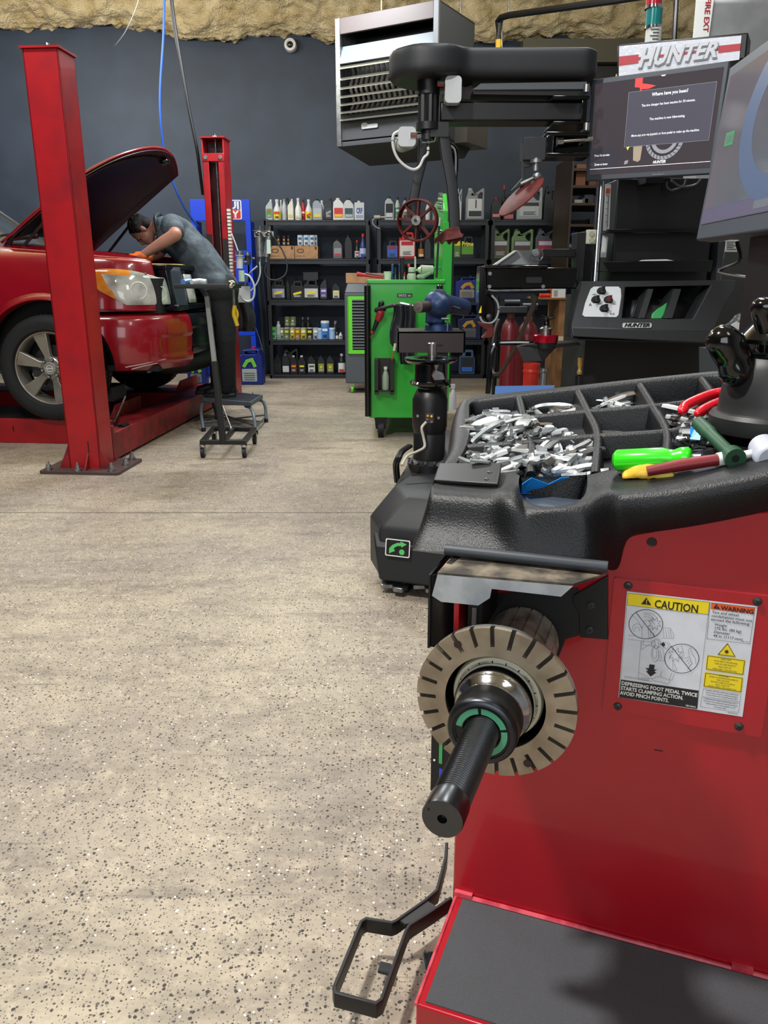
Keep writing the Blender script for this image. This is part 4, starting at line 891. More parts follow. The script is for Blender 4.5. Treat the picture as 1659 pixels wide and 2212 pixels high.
# ---------------------------------------------------------------- mechanic
def P(px, py, y): return at(px, py, y=y)
per = thing('person', 'mechanic in grey work shirt and black trousers bending into the engine bay, orange gloves', 'person', (P(478, 860, 6.95).x, 6.95, .23))
mat('skin', '#B07A66', .5); mat('hair', '#17110E', .7, bump=(300, 1, .003)); mat('shirt', '#4E5A63', .8, var=(14, '#3F4951', .4, .6), bump=(25, .5, .012)); mat('trousers', '#0D0E12', .8, bump=(18, .6, .012))
hipL, hipR = P(478, 628, 6.87), P(470, 628, 7.10)
chest = P(385, 512, 6.95); neck = P(347, 487, 6.95); head = P(309, 499, 6.95)
shN, shF = P(372, 487, 6.76), P(372, 495, 7.15); elN = P(374, 512, 6.50); elN = P(379, 507, 6.52); wrN = P(305, 553, 6.52); hdN = P(284, 552, 6.53)
elF, wrF = P(345, 545, 7.22), P(318, 560, 7.10)
kn1, an1 = P(487, 735, 6.83), P(492, 838, 6.88); kn2, an2 = P(472, 740, 7.08), P(474, 842, 7.06)
b = MB(m='skin')
fn_ = Vector((-.34, -.20, -.92)).normalized(); cr = Vector((-.90, -.05, .34)); cr = (cr-fn_*cr.dot(fn_)).normalized(); ls = fn_.cross(cr).normalized()
HM = Matrix(((ls.x, fn_.x, cr.x, head.x), (ls.y, fn_.y, cr.y, head.y), (ls.z, fn_.z, cr.z, head.z), (0, 0, 0, 1)))  # local x side, y face, z crown
E3 = HM.to_3x3().to_4x4()
def hp(x, y, z): return HM @ Vector((x, y, z))
b.ell(hp(0, -.01, .035), (.074, .094, .082), E3, 12); b.ell(hp(0, .03, -.04), (.058, .062, .068), E3, 12); b.ell(hp(0, .055, -.085), (.034, .034, .026), E3, 10)
b.ell(hp(0, .092, -.025), (.013, .02, .026), E3, 8); b.ell(hp(0, .082, .012), (.045, .014, .010), E3, 8)
for s in (-1, 1):
    b.ell(hp(s*.076, -.005, -.012), (.010, .020, .032), E3, 8); b.ell(hp(s*.03, .065, -.035), (.02, .02, .02), E3, 8)
b.ell(hp(0, .083, -.058), (.024, .010, .009), E3, 8)
b.capsule(hp(0, -.03, -.05), neck, .052, .058); b.capsule(neck, chest, .07, .13)
b.capsule(chest, (hipL+hipR)/2, .13, .13)
for a, e, w_, r in ((shN, elN, wrN, 0), (shF, elF, wrF, 0)):
    b.capsule(chest.lerp(a, .6), a, .08, .068); b.capsule(a, e, .062, .050); b.capsule(e, e.lerp(w_, .35), .050, .048); b.capsule(e.lerp(w_, .35), w_, .048, .029)
for h, k, a in ((hipL, kn1, an1), (hipR, kn2, an2)): b.capsule(h, k, .085, .06); b.capsule(k, a, .058, .042)
b.capsule(hipL, hipR, .11, .11)
b.build('body', per, remesh=.009, smooth_it=3, fixn=False)
m = MB(m='#1A1210')
for s in (-1, 1): m.ell(hp(s*.031, .078, -.008), (.012, .006, .005), E3, 6); m.capsule(hp(s*.016, .094, .012), hp(s*.046, .084, .012), .004, .004, n=6)
m.ell(hp(0, .0895, -.058), (.02, .004, .003), E3, 6, m='#8E4A42'); m.build('facial_features', per, fixn=False)
m = MB(m='hair'); m.ell(hp(0, -.022, .045), (.083, .096, .085), E3, 14); m.ell(hp(0, -.055, .0), (.076, .06, .07), E3, 12)
for s in (-1, 1): m.ell(hp(s*.070, .005, .028), (.016, .035, .035), E3, 8)
for k in range(60):
    a = random.uniform(0, 2*PI); e = random.uniform(.1, 1.4); q = Vector((math.cos(a)*math.cos(e)*.08, math.sin(a)*math.cos(e)*.09-.025, math.sin(e)*.085+.045)); m.ell(hp(*q), (.014, .014, .010), E3, 4)
m.build('hair', per, remesh=.007, smooth_it=1, fixn=False)
# shirt: back arched over, hanging front, short sleeves, collar
s = MB(m='shirt'); hip = (hipL+hipR)/2; bk = [chest, chest.lerp(hip, .35)+Vector((.02, 0, .03)), chest.lerp(hip, .7)+Vector((.02, 0, .02)), hip+Vector((0, 0, .03))]
s.capsule(bk[0], bk[2], .16, .155)
for yy in (-.11, .11):
    o = Vector((0, yy, 0)); s.capsule(chest+o*.9+Vector((-.02, 0, .0)), bk[1]+o, .135, .13); s.capsule(bk[1]+o, bk[2]+o, .14, .138); s.capsule(bk[2]+o, bk[3]+o*.9+Vector((.01, 0, -.01)), .138, .145)
s.capsule(chest+Vector((.03, 0, -.08)), P(425, 592, 6.95), .10, .09); s.capsule(P(425, 592, 6.80), P(470, 612, 6.80), .07, .09); s.capsule(P(425, 592, 7.05), P(470, 612, 7.05), .07, .09)
for a, e in ((shN, elN), (shF, elF)): s.capsule(chest.lerp(a, .5)+Vector((0, 0, .02)), a, .11, .092); s.capsule(a, a.lerp(e, .62), .090, .084)
s.capsule(neck+Vector((.03, -.05, .0)), neck+Vector((.03, .05, .0)), .07, .07)
s.build('work_shirt', per, remesh=.011, smooth_it=3, fixn=False)
s = MB(m='#2B3238'); s.tube(bez([neck+Vector((.0, -.10, -.05)), neck+Vector((-.02, -.07, .05)), neck+Vector((.0, 0, .09)), neck+Vector((-.02, .07, .05)), neck+Vector((0, .1, -.04))], 6), .018, 8); s.build('collar', per)
s = MB(m='trousers')
for h, k, a, f in ((hipL, kn1, an1, 0), (hipR, kn2, an2, 0)):
    s.capsule(h+Vector((0, 0, -.02)), k, .125, .092); s.capsule(k, a+Vector((0, 0, .03)), .090, .074); s.capsule(a+Vector((0, 0, .04)), a+Vector((-.01, 0, -.0)), .078, .072)
s.capsule(hipL, hipR, .15, .15); s.build('trousers', per, remesh=.011, smooth_it=3, fixn=False)
for a in (an1, an2):
    z0 = .232; s = MB(m='#121316'); s.capsule((a.x+.03, a.y, z0+.05), (a.x-.10, a.y-.01, z0+.045), .048, .04); s.capsule((a.x-.10, a.y-.01, z0+.045), (a.x-.17, a.y-.015, z0+.035), .042, .034); s.capsule((a.x+.01, a.y, z0+.05), (a.x+.0, a.y, z0+.12), .045, .048)
    s.box(a.x-.21, a.x+.07, a.y-.045, a.y+.035, z0-.010, z0+.02, 'sole'); s.build('shoe', per, remesh=.007, smooth_it=2, fixn=False)
def glove(wr, hd, side_):
    s = MB(m='orange'); d = (hd-wr).normalized(); up = Vector((0, 0, 1)); sd = d.cross(up).normalized()*side_; up = sd.cross(d)*side_; up = up if up.z > 0 else -up
    s.capsule(wr-d*.02, wr+d*.03, .034, .033)
    pm = wr+d*.075
    for k in range(4): s.capsule(wr+d*.02+sd*(.012*(k-1.5)), pm+sd*(.021*(k-1.5)), .019, .0135)
    for k, ln in enumerate((.068, .078, .072, .056)):
        r = .0098; o = sd*(.021*(k-1.5)); a1 = pm+o; a2 = a1+d*ln*.45-up*.010+sd*.003*(k-1.5); a3 = a2+d*ln*.32-up*.022; a4 = a3+d*ln*.12-up*.022
        s.capsule(a1, a2, r+.001, r, n=10); s.capsule(a2, a3, r, r-.0006, n=10); s.capsule(a3, a4, r-.0006, r-.0016, n=10)
    t0 = wr+d*.03-sd*.03; t1 = t0+d*.035-sd*.02-up*.012; t2 = t1+d*.03-sd*.006-up*.015; s.capsule(t0, t1, .013, .0115, n=10); s.capsule(t1, t2, .0115, .0095, n=10)
    s.build('rubber_glove', per, remesh=.004, smooth_it=1, fixn=False)
glove(wrN, hdN, 1); glove(wrF, wrF+(Vector((-.09, -.02, -.01))), -1)

# ---------------------------------------------------------------- rolling tray stand and stool
t = thing('tray_stand', 'black rolling mechanic tray stand on castors in front of the step stool', 'tray stand', at(480, 960, z=0))
zb = .11; c = [at(437, 955, z=zb), at(527, 955, z=zb), at(549, 928, z=zb), at(462, 926, z=zb)]
mb = MB(m='black_satin'); mb.sweep(c, rrect(-.016, .016, -.016, .016, .003), closed=True); mb.sweep([(c[0]+c[1])/2, (c[2]+c[3])/2], rrect(-.016, .016, -.016, .016, .003)); mb.build('base_frame', t)
for k in range(4):
    q = c[k]; mb = MB(m='black_deep'); mb.cyl((q.x-.012, q.y, .036), (q.x+.012, q.y, .036), .036, n=20); w1 = mb.build('castor_wheel', t)
    mb = MB(m='zinc'); mb.box(q.x-.018, q.x-.014, q.y-.018, q.y+.018, .03, zb-.016); mb.box(q.x+.014, q.x+.018, q.y-.018, q.y+.018, .03, zb-.016); mb.box(q.x-.018, q.x+.018, q.y-.018, q.y+.018, zb-.022, zb-.016); mb.build('castor_fork', t)
pm_ = (c[0]+c[1])/2; Yp = pm_.y; bt, tp, md = Vector((pm_.x, Yp, zb)), at(447, 640, y=Yp), at(463, 780, y=Yp)
mb = MB(m='black_satin'); mb.sweep([bt, md], rrect(-.021, .021, -.021, .021, .003), (0, 1, 0)); mb.build('lower_post', t)
mb = MB(m='#8E9090'); mb.sweep([md, tp], rrect(-.015, .015, -.015, .015, .002), (0, 1, 0)); mb.sweep([tp, at(443, 628, y=Yp)], rrect(-.02, .02, -.02, .02, .002), (0, 1, 0), m='black_satin'); mb.build('upper_post', t, label='bare zinc upper post')
a, bq = at(389, 624, y=Yp-.1), at(501, 630, y=Yp-.1); zz = at(440, 622, y=Yp).z
mb = MB(m='black_satin'); mb.box(a.x, bq.x, Yp-.22, Yp+.22, zz, zz+.01); mb.sweep([(a.x, Yp-.22, zz+.012), (bq.x, Yp-.22, zz+.012), (bq.x, Yp+.22, zz+.012), (a.x, Yp+.22, zz+.012)], rrect(-.006, .006, -.014, .014, .002), closed=True); mb.build('tray', t)
q = Vector((bq.x+.02, Yp-.2, zz+.03)); mb = MB(m='chrome'); mb.ell(q, (.025, .02, .02)); mb.cyl(q, q+Vector((0, -.03, -.02)), .012, n=8); mb.build('clamp_knob', t)
mb = MB(m='zinc'); mb.tube([at(480, 875, y=Yp+.1), at(499, 925, y=Yp)], .006, 6); mb.ell(at(499, 925, y=Yp), (.012, .012, .012)); mb.build('release_rod', t)
for i, (xa, xb, cc, nm_) in enumerate(((396, 418, '#5C8CC8', 'blue folded cloth on the left end of rolling tray'), (414, 446, '#D2D6D8', 'white rolled paper towel on the rolling tray'))):
    p0, p1 = at(xa, 617, y=Yp-.1), at(xb, 613, y=Yp-.06); p0.z = p1.z = zz+.036
    mb = MB(m=cc); mb.sweep([p0, p0.lerp(p1, .5)+Vector((0, .02, .006)), p1], [(.024*math.cos(k)*(1+.12*math.sin(3*k)), .02*math.sin(k)) for k in [2*PI*j/14 for j in range(14)]]); tag(mb.build('folded_cloth' if i == 0 else 'paper_roll'), nm_, 'cloth' if i == 0 else 'paper towel')
t = thing('pry_clamp', 'hanging steel bar with yellow handle at the tray stand edge', 'hand tool', at(508, 705, y=Yp))
mb = MB(m='zinc'); mb.tube([at(504, 626, y=Yp-.12), at(506, 662, y=Yp-.12)], .009, 8); mb.build('steel_shank', t)
mb = MB(m='#C8A81C'); mb.tube(bez([at(507, 660, y=Yp-.12), at(505, 678, y=Yp-.12), at(509, 692, y=Yp-.12), at(513, 704, y=Yp-.12)], 5), .013, 10); mb.tube(bez([at(507, 662, y=Yp-.1), at(513, 678, y=Yp-.1), at(510, 692, y=Yp-.1)], 5), .009, 8); mb.build('grip', t)
# step stool
t = thing('step_stool', 'grey steel step stool under the mechanic', 'stool', at(500, 930, z=0)); ZS = .215
c = [at(437, 863, z=ZS), at(541, 873, z=ZS), at(565, 857, z=ZS), at(458, 846, z=ZS)]
mb = MB(m='#4E565E'); mb.sweep(c, rrect(-.010, .010, -.018, .018, .006), closed=True); mb.prism([q+Vector((0, 0, -.006)) for q in c], (0, 0, .012)); mb.build('step_plate', t, bevel=.002)
mb = MB(m='#2A2E33'); mb.prism([q.lerp(sum(c, Vector())/4, .07)+Vector((0, 0, .006)) for q in c], (0, 0, .004)); mb.build('grip_mat', t)
ft = [at(440, 932, z=0), at(553, 938, z=0), at(575, 912, z=0), at(470, 908, z=0)]
for k in range(4):
    a, f = c[k], ft[k]; cen = sum(c, Vector())/4
    mb = MB(m='#59626B'); mb.tube(bez([a.lerp(cen, .25)+Vector((0, 0, -.03)), a+Vector((0, 0, -.035)), a.lerp(f, .35)+(f-cen)*.06, f+Vector((0, 0, .01))], 6), .0135, 10); mb.build('leg', t)
    mb = MB(m='black_deep'); mb.cyl(f, f+Vector((0, 0, .03)), .018, n=12); mb.build('rubber_foot', t)
for a, bb in ((0, 2), (1, 3)):
    mb = MB(m='#3A4148'); mb.tube([ft[a]*.72+c[a]*.28, ft[bb]*.72+c[bb]*.28], .007, 6); mb.build('brace', t)
for a, bb in ((0, 1), (1, 2), (3, 0)):
    mb = MB(m='#4A525A'); mb.tube([ft[a]*.8+c[a]*.2, ft[bb]*.8+c[bb]*.2], .007, 6); mb.build('brace', t)

# ---------------------------------------------------------------- hoses, grease guns, air units
def hose(name, pts, r, m, lab, cat='hose', n=8, grp=None):
    mb = MB(m=m); mb.tube(bez(pts, 7), r, n); return tag(mb.build(name, angle=180), lab, cat)
hose('air_hose', [at(358, -60, y=8.3), at(355, 0, y=8.3), at(353, 80, y=8.3), at(346, 190, y=8.3), at(347, 260, y=8.3), at(357, 340, y=8.35), at(378, 405, y=8.4), at(402, 455, y=8.5), at(428, 490, y=8.6)], .011, '#2A62D0', 'bright blue air hose dangling from the ceiling behind the hood')
hose('black_hose', [at(366, -60, y=8.05), at(371, 0, y=8.05), at(380, 70, y=8.05), at(395, 160, y=8.05), at(410, 245, y=8.05), at(425, 320, y=8.05), at(432, 372, y=8.1), at(438, 420, y=8.2)], .015, '#1B1D20', 'thick black hose dangling beside the blue hose')
hose('black_cable', [at(362, -60, y=8.2), at(372, 40, y=8.2), at(384, 110, y=8.15), at(401, 190, y=8.1), at(420, 290, y=8.1), at(431, 350, y=8.12)], .006, '#33373C', 'thin dark cable running along the thick black hose')
hose('pull_cord', [at(306, -40, y=7.2), at(296, 10, y=7.2), at(272, 66, y=7.2), at(247, 101, y=7.2)], .0035, '#6C6F72', 'thin grey cord with white tip hanging near the red post', 'cord')
0 and hose('sensor_wire', [at(152, 55, y=9), at(150, 72, y=9.0)], .008, '#B39A68', 'short stub of foam-covered wire hanging at the ceiling edge left', 'wire')
# regulators on the far post
for i, (px, y0, y1, yy) in enumerate(((518, 542, 580, 7.9), (535, 545, 572, 8.0))):
    t = thing('air_regulator', ['clear-bowl air regulator mounted beside the far red post', 'dark air gauge block right of the clear-bowl regulator'][i], 'regulator', at(px, y1, y=yy))
    a, b_ = at(px, y1, y=yy), at(px, y0, y=yy); mb = MB(m='zinc'); mb.cyl(b_.lerp(a, .25), b_, .035 if i == 0 else .025, n=16); mb.build('housing', t)
    mb = MB(m='light_grey' if i == 0 else '#2A2C30'); mb.cyl(a, b_.lerp(a, .3), .030, n=16); mb.cyl(b_.lerp(a, .28)+Vector((0, 0, 0)), b_.lerp(a, .24), .04, n=16); mb.build('bowl', t)
    mb = MB(m='zinc'); mb.tube([a+Vector((-.09, .05, .06)), a+Vector((.07, .02, .06))], .010, 8); mb.build('pipe_nipple', t)
mb = MB(m='#A9C0A8'); c0 = at(522, 596, y=7.8); mb.cyl(c0+Vector((0, 0, -.05)), c0+Vector((0, 0, .05)), .028, n=16); tag(mb.build('oil_bowl'), 'pale green oiler bowl hanging under the air regulator', 'regulator')
mb = MB(m='#B0B3B6'); a_ = at(530, 630, y=7.9); mb.box(a_.x-.07, a_.x+.05, 7.88, 7.90, a_.z-.10, a_.z+.05); tag(mb.build('paper_tag'), 'grey paper tag hanging by the air hoses', 'tag')
mb = MB(m='#1A1C20'); a_ = at(528, 680, y=8.0); mb.grid(lambda u, v: (a_.x-.07+.16*u+.02*math.sin(v*5), 8.0+.02*math.sin(u*9), a_.z-.16+.36*v), 8, 10); tag(mb.build('black_bag', solid=.01, fixn=False, angle=180), 'black cloth bag hanging on the blue rack', 'bag')
for i, px in enumerate((561, 578)):
    Yg = 9.4; t = thing('grease_gun', ['steel dispensing gun, left one of the hanging pair', 'steel dispensing gun with pale label, right one of the pair'][i], 'grease gun', at(px, 566, y=Yg))
    lean_ = 3 if i else -1
    mb = MB(m='zinc'); mb.cyl(at(px-lean_, 555, y=Yg), at(px+lean_, 512, y=Yg), .042, n=18); mb.cyl(at(px-lean_, 566, y=Yg), at(px-lean_, 555, y=Yg), .016, n=10); mb.build('barrel', t)
    mb = MB(m='steel'); mb.ell(at(px+lean_, 506, y=Yg), (.05, .04, .05)); mb.cyl(at(px+lean_, 506, y=Yg), at(px+lean_+2, 488, y=Yg), .017, n=10); mb.box(*[v for p in zip(at(px+lean_-10, 512, y=Yg)-Vector((0, .02, 0)), at(px+lean_+10, 500, y=Yg)+Vector((0, .02, 0))) for v in p]); mb.build('pump_head', t)
    mb = MB(m='dark_steel'); mb.tube([at(px+lean_-14, 498, y=Yg-.05), at(px+lean_+4, 503, y=Yg-.05), at(px+lean_+12, 520, y=Yg-.05)], .008, 6); mb.build('trigger_lever', t)
    if i: mb = MB(m='#B9CFC4'); p0, p1 = at(px-1, 548, y=Yg-.045), at(px+4, 518, y=Yg-.045); mb.box(p0.x, p1.x+.01, Yg-.046, Yg-.042, p0.z, p1.z); mb.build('label', t)
hose('coiled_hose', [at(577, 566, y=9.4), at(572, 585, y=9.4), at(580, 602, y=9.4), at(600, 604, y=9.4), at(617, 592, y=9.4), at(620, 570, y=9.42), at(612, 545, y=9.45), at(600, 525, y=9.5), at(585, 500, y=9.5)], .009, '#2A2C30', 'black hose loop hanging in front of the second shelf')
hose('clear_hose', [at(561, 566, y=9.35), at(562, 590, y=9.3), at(556, 610, y=9.2), at(545, 625, y=9.0), at(533, 632, y=8.8), at(530, 612, y=8.6), at(540, 590, y=8.5), at(556, 575, y=8.5)], .009, '#8E9498', 'grey clear hose looping from left dispensing gun')
hose('clear_hose', [at(528, 592, y=7.85), at(540, 598, y=7.85), at(549, 618, y=7.85), at(548, 642, y=7.85), at(538, 651, y=7.85), at(527, 648, y=7.85), at(518, 636, y=7.85)], .010, '#B4B9BC', 'pale clear hose looping below the air regulator')
hose('clear_hose', [at(500, 505, y=7.9), at(508, 525, y=7.9), at(515, 545, y=7.9)], .007, '#B4B9BC', 'short pale hose feeding the air regulator from above')
hose('floor_cable', [at(530, 655, y=9.5), at(545, 690, y=9.45), at(560, 730, y=9.4), at(568, 760, y=9.35)], .006, '#3A3E42', 'thin dark cable sagging in front of the blue rack', 'cable')
# ---------------------------------------------------------------- helpers working on a fixed depth
def pbx(mb, x0, x1, y0, y1, Y, D, m=None):
    a, b = at(x0, y1, y=Y), at(x1, y0, y=Y); mb.box(a.x, b.x, Y, Y+D, a.z, b.z, m); return mb
def ppr(mb, pts, Y, D, m=None): mb.prism([at(x, y, y=Y) for x, y in pts], (0, D, 0), m); return mb
def pc(px, py, Y): return at(px, py, y=Y)
def scr(mb, p, r=.006, n=(0, -1, 0), m='zinc'):
    n = Vector(n); p = Vector(p); mb.cyl(p, p+n*.004, r, r*.8, 12, m); mb.cyl(p+n*.004, p+n*.0045, r*.4, r*.4, 6, 'black_deep')
# ---------------------------------------------------------------- air cooler
Yc = 8.7; t = thing('air_cooler', 'grey swamp cooler with lime green louvred grille behind the green tool cart', 'air cooler', at(790, 845, z=0))
zb, zt = at(760, 828, y=Yc).z, at(760, 612, y=Yc).z; x0, x1 = at(745, 700, y=Yc).x, at(745, 700, y=Yc).x+.62
mb = MB(m='#4A5057'); mb.box(x0, x1, Yc, Yc+.42, zb, zt-.10); mb.hexa([(x0, Yc, zt-.10), (x1, Yc, zt-.10), (x1, Yc+.42, zt-.10), (x0, Yc+.42, zt-.10), (x0+.03, Yc+.05, zt), (x1-.03, Yc+.05, zt), (x1-.03, Yc+.4, zt), (x0+.03, Yc+.4, zt)]); mb.build('housing', t, bevel=.012, seg=3)
gx0, gx1, gz0, gz1 = at(751, 700, y=Yc).x, x1-.03, at(751, 764, y=Yc).z, at(751, 640, y=Yc).z
mb = MB(m='lime'); Mx = T(0, Yc-.001, 0) @ rotx(PI/2); mb.plate([rrect(gx0, gx1, gz0, gz1, .02), rrect(gx0+.05, gx1-.03, gz0+.04, gz1-.04, .005)[::-1]], 0, .014, Mx); mb.build('grille_frame', t)
mb = MB(m='black_deep'); mb.box(gx0+.03, gx1-.02, Yc-.002, Yc+.001, gz0+.02, gz1-.02); mb.build('grille_opening', t)
for k in range(17):
    z = gz0+.055+k*(gz1-gz0-.10)/16; mb = MB(m='#6A7076'); mb.box(gx0+.05, gx1-.03, Yc-.02, Yc-.002, z, z+.012); mb.build('louver', t)
mb = MB(m='lime')
for k in range(26): z = gz0+.03+k*(gz1-gz0-.06)/25; mb.box(gx0-.006, gx0+.012, Yc-.018, Yc-.010, z, z+.010, '#3C8A18')
mb.build('vent_teeth', t)
for x in (x0+.07, x1-.08):
    for y in (Yc+.06, Yc+.36):
        mb = MB(m='lime'); mb.cyl((x-.012, y, .045), (x+.012, y, .045), .045, n=22); mb.cyl((x-.016, y, .045), (x+.016, y, .045), .018, n=12, m='#9A9E9A'); w1 = mb.build('castor', t)
        mb = MB(m='#B9B8B0'); mb.prism([(x-.02, y-.02, .05), (x+.02, y-.02, .05), (x+.03, y-.03, zb), (x-.03, y-.03, zb)], (0, .05, 0)); mb.build('castor_fork', w1)
mb = MB(m='cardboard'); a = at(745, 612, y=Yc+.08); mb.box(a.x+.01, a.x+.44, Yc+.10, Yc+.34, zt, zt+.105)
tag(mb.build('cardboard_box', bevel=.004), 'small brown cardboard box lying on top of the grey cooler', 'box')
# ---------------------------------------------------------------- green tool cart
Yt = 6.15; t = thing('tool_cart', 'tall bright green tool cart with black corner bumpers and side hangings', 'tool cart', at(880, 945, z=0))
zb, zt = at(850, 903, y=Yt).z, at(850, 604, y=Yt).z; X0, X1 = at(797, 700, y=Yt).x, at(958, 620, y=Yt).x
mb = MB(m='green_paint'); mb.box(X0, X1, Yt, Yt+1.15, zb, zt-.012); mb.box(X0-.012, X1+.012, Yt-.012, Yt+1.16, zt-.03, zt); mb.build('cabinet', t, bevel=.006)
for x in (X0-.01, X1-.03):
    mb = MB(m='black_smooth'); mb.cyl((x, Yt-.03, zb+.02), (x, Yt-.03, zt-.045), .024, n=20); mb.cyl((x, Yt-.03, zt-.045), (x, Yt-.03, zt-.035), .024, .015, 20); mb.build('corner_bumper', t)
for x, y in ((X0+.09, Yt+.04), (X1-.08, Yt+.04), (X0+.09, Yt+1.08), (X1-.08, Yt+1.08)):
    mb = MB(m='black_deep'); mb.cyl((x-.022, y, .068), (x+.022, y, .068), .068, n=28); mb.cyl((x-.026, y, .068), (x+.026, y, .068), .03, n=14, m='#2E3238'); c_ = mb.build('castor', t)
    mb = MB(m='black_satin'); mb.hexa([(x-.04, y-.03, .07), (x+.04, y-.03, .07), (x+.04, y+.03, .07), (x-.04, y+.03, .07), (x-.05, y-.05, zb), (x+.05, y-.05, zb), (x+.05, y+.05, zb), (x-.05, y+.05, zb)]); mb.box(x-.05, x-.035, y-.02, y+.02, .12, .14, 'chrome'); mb.build('castor_fork', c_)
# number badge
a = at(874, 638, y=Yt); mb = MB(m='#1E2420'); mb.plate([rrect(a.x-.056, a.x+.058, a.z-.014, a.z+.014, .005)], 0, .004, T(0, Yt-.0005, 0) @ rotx(PI/2)); bd = mb.build('badge', t)
mb = MB(m='light_grey'); mb.text('0032 m', lambda x, y: (a.x+x, Yt-.006, a.z-.009+y), .026, align='C', bold=.02, width=.095); mb.build('badge_lettering', bd, fixn=False)
# side tray holder with bottle opener cut-out
mb = MB(m='#1A1714'); c0, c1 = at(809, 847, y=Yt-.1), at(846, 776, y=Yt-.1)
mb.box(c0.x, c1.x+.02, Yt-.002, Yt-.006, c0.z, c1.z); mb.box(c0.x, c0.x+.03, Yt-.09, Yt-.002, c0.z-.02, c1.z); mb.box(c1.x-.012, c1.x+.02, Yt-.09, Yt-.002, c0.z-.02, c1.z); mb.box(c0.x, c1.x+.02, Yt-.09, Yt-.002, c0.z, c0.z+.012); mb.build('side_bin', t, bevel=.002)
q = at(833, 812, y=Yt-.05); tt = thing('glass_bottle', 'small clear bottle standing in the black bin on green cart side', 'bottle', (q.x, Yt-.05, c0.z+.0125))
mb = MB(Frame((q.x, Yt-.05, c0.z+.0125)), '#8EA08A'); mb.lathe([(.001, 0), (.026, 0), (.028, .01), (.028, .10), (.02, .13), (.012, .145), (.012, .16), (.001, .16)], n=18); mb.build('bottle_body', tt); mb = MB(Frame((q.x, Yt-.05, c0.z+.0125)), '#D8D8D4'); mb.cyl((0, 0, .155), (0, 0, .175), .015, n=12); mb.build('cap', tt)
# upright panel / open lid at the right of the cart
LX = at(958, 600, y=Yt+.0).x; mb = MB(m='green_paint')
pz = [at(958, 604, y=Yt), at(953, 604, y=Yt)]
za = at(962, 412, y=Yt).z
mb.prism([(LX-.005, Yt+.02, zt-.2), (LX-.005, Yt+.02, at(960, 455, y=Yt).z), (LX-.005, Yt+.20, za), (LX-.005, Yt+1.1, za), (LX-.005, Yt+1.1, zt-.2)], (.03, 0, 0)); mb.box(LX-.01, LX+.06, Yt+.0, Yt+.03, zb+.05, at(960, 470, y=Yt).z-.03, 'green_paint'); mb.build('tool_panel', t, bevel=.003)
mb = MB(m='#0C3A18'); mb.box(LX+.026, LX+.034, Yt+.05, Yt+1.1, zb+.1, at(960, 470, y=Yt).z); mb.build('panel_back', t)
mb = MB(m='#0A3514'); pbx(mb, 961, 981, 528, 838, Yt+.06, .9); mb.build('side_board', t, bevel=.003)  # the board's shade is put into its dark green colour
for k in range(13):
    y = 420+k*5.2; p = at(958-random.random()*6-(2 if k > 7 else 0), y+(58 if k > 7 else 0)-20*(k > 7), y=Yt+.03)
    mb = MB(m=random.choice(['chrome', 'zinc', '#A9C4A8'])); mb.cyl(p, p+Vector((-.03, -.005, .004)), .009, .006, 10); tag(mb.build('socket', ), 'small chrome socket hanging on the edge of the tall green panel', 'socket', 'sockets on the green panel edge')
mb = MB(m='black_satin'); p = at(949, 478, y=Yt-.01); mb.tube([p, at(946, 540, y=Yt-.01), at(943, 600, y=Yt-.01)], .008, 6); mb.tube([at(949, 470, y=Yt-.01), at(948, 488, y=Yt-.01)], .010, 8, m='light_grey'); tag(mb.build('cable'), 'dark cord with pale end hanging along the green panel', 'cable')
# things on the cart
def stick(px, y0, y1, r, m1, m2, nm, lab, cat, Y=Yt+.12, split=.5):
    t = thing(nm, lab, cat, (at(px, y1, y=Y).x, Y, zt)); a = Vector((at(px, y1, y=Y).x, Y, zt)); b = at(px, y0, y=Y); mm = a.lerp(b, split)
    mb = MB(m=m1); mb.cyl(a, mm, r*.6, n=10); mb.build('shank', t); mb = MB(m=m2); mb.cyl(mm, b, r, r*.9, 12); mb.ell(b, (r*.95, r*.95, r*.8), n=8); mb.build('handle', t)
stick(848, 572, 604, .009, '#1B3A6A', '#22488A', 'screwdriver', 'blue-grey screwdriver standing in the cart, farthest left', 'screwdriver', split=.4)
stick(854, 580, 604, .008, 'zinc', '#1E2A3A', 'screwdriver', 'short dark screwdriver standing in the cart', 'screwdriver')
stick(863, 572, 604, .009, 'zinc', '#20305A', 'screwdriver', 'dark blue screwdriver beside the big black one', 'screwdriver')
stick(869, 558, 604, .018, '#15181C', '#0E1014', 'screwdriver', 'thick black screwdriver handle standing tallest on left of cart', 'screwdriver', split=.3)
stick(883, 572, 604, .010, '#15181C', '#C0303A', 'screwdriver', 'dark rod with pink-red tip standing in the cart', 'rod', split=.85)
stick(873, 589, 604, .009, '#D8D8D4', '#C0242A', 'screwdriver', 'short red and white screwdriver on the green cart', 'screwdriver')
stick(847, 566, 604, .007, '#3A2420', '#3A2420', 'pry_bar', 'dark brown bar standing at the left of cart top', 'bar', Y=Yt+.2)
stick(897, 556, 604, .007, '#9AA88E', '#B9C4A8', 'ruler_rod', 'pale green thin rod standing tallest in the cart', 'rod')
t = thing('white_cup', 'small white cup standing on the left of green cart top', 'cup', (at(838, 600, y=Yt+.2).x, Yt+.2, zt)); mb = MB(Frame((at(838, 600, y=Yt+.2).x, Yt+.2, zt)), '#D2D2CC'); mb.lathe([(.001, 0), (.024, 0), (.030, .052), (.033, .054), (.033, .06), (.026, .06), (.022, .006), (.001, .006)], n=22); mb.build('cup_body', t)
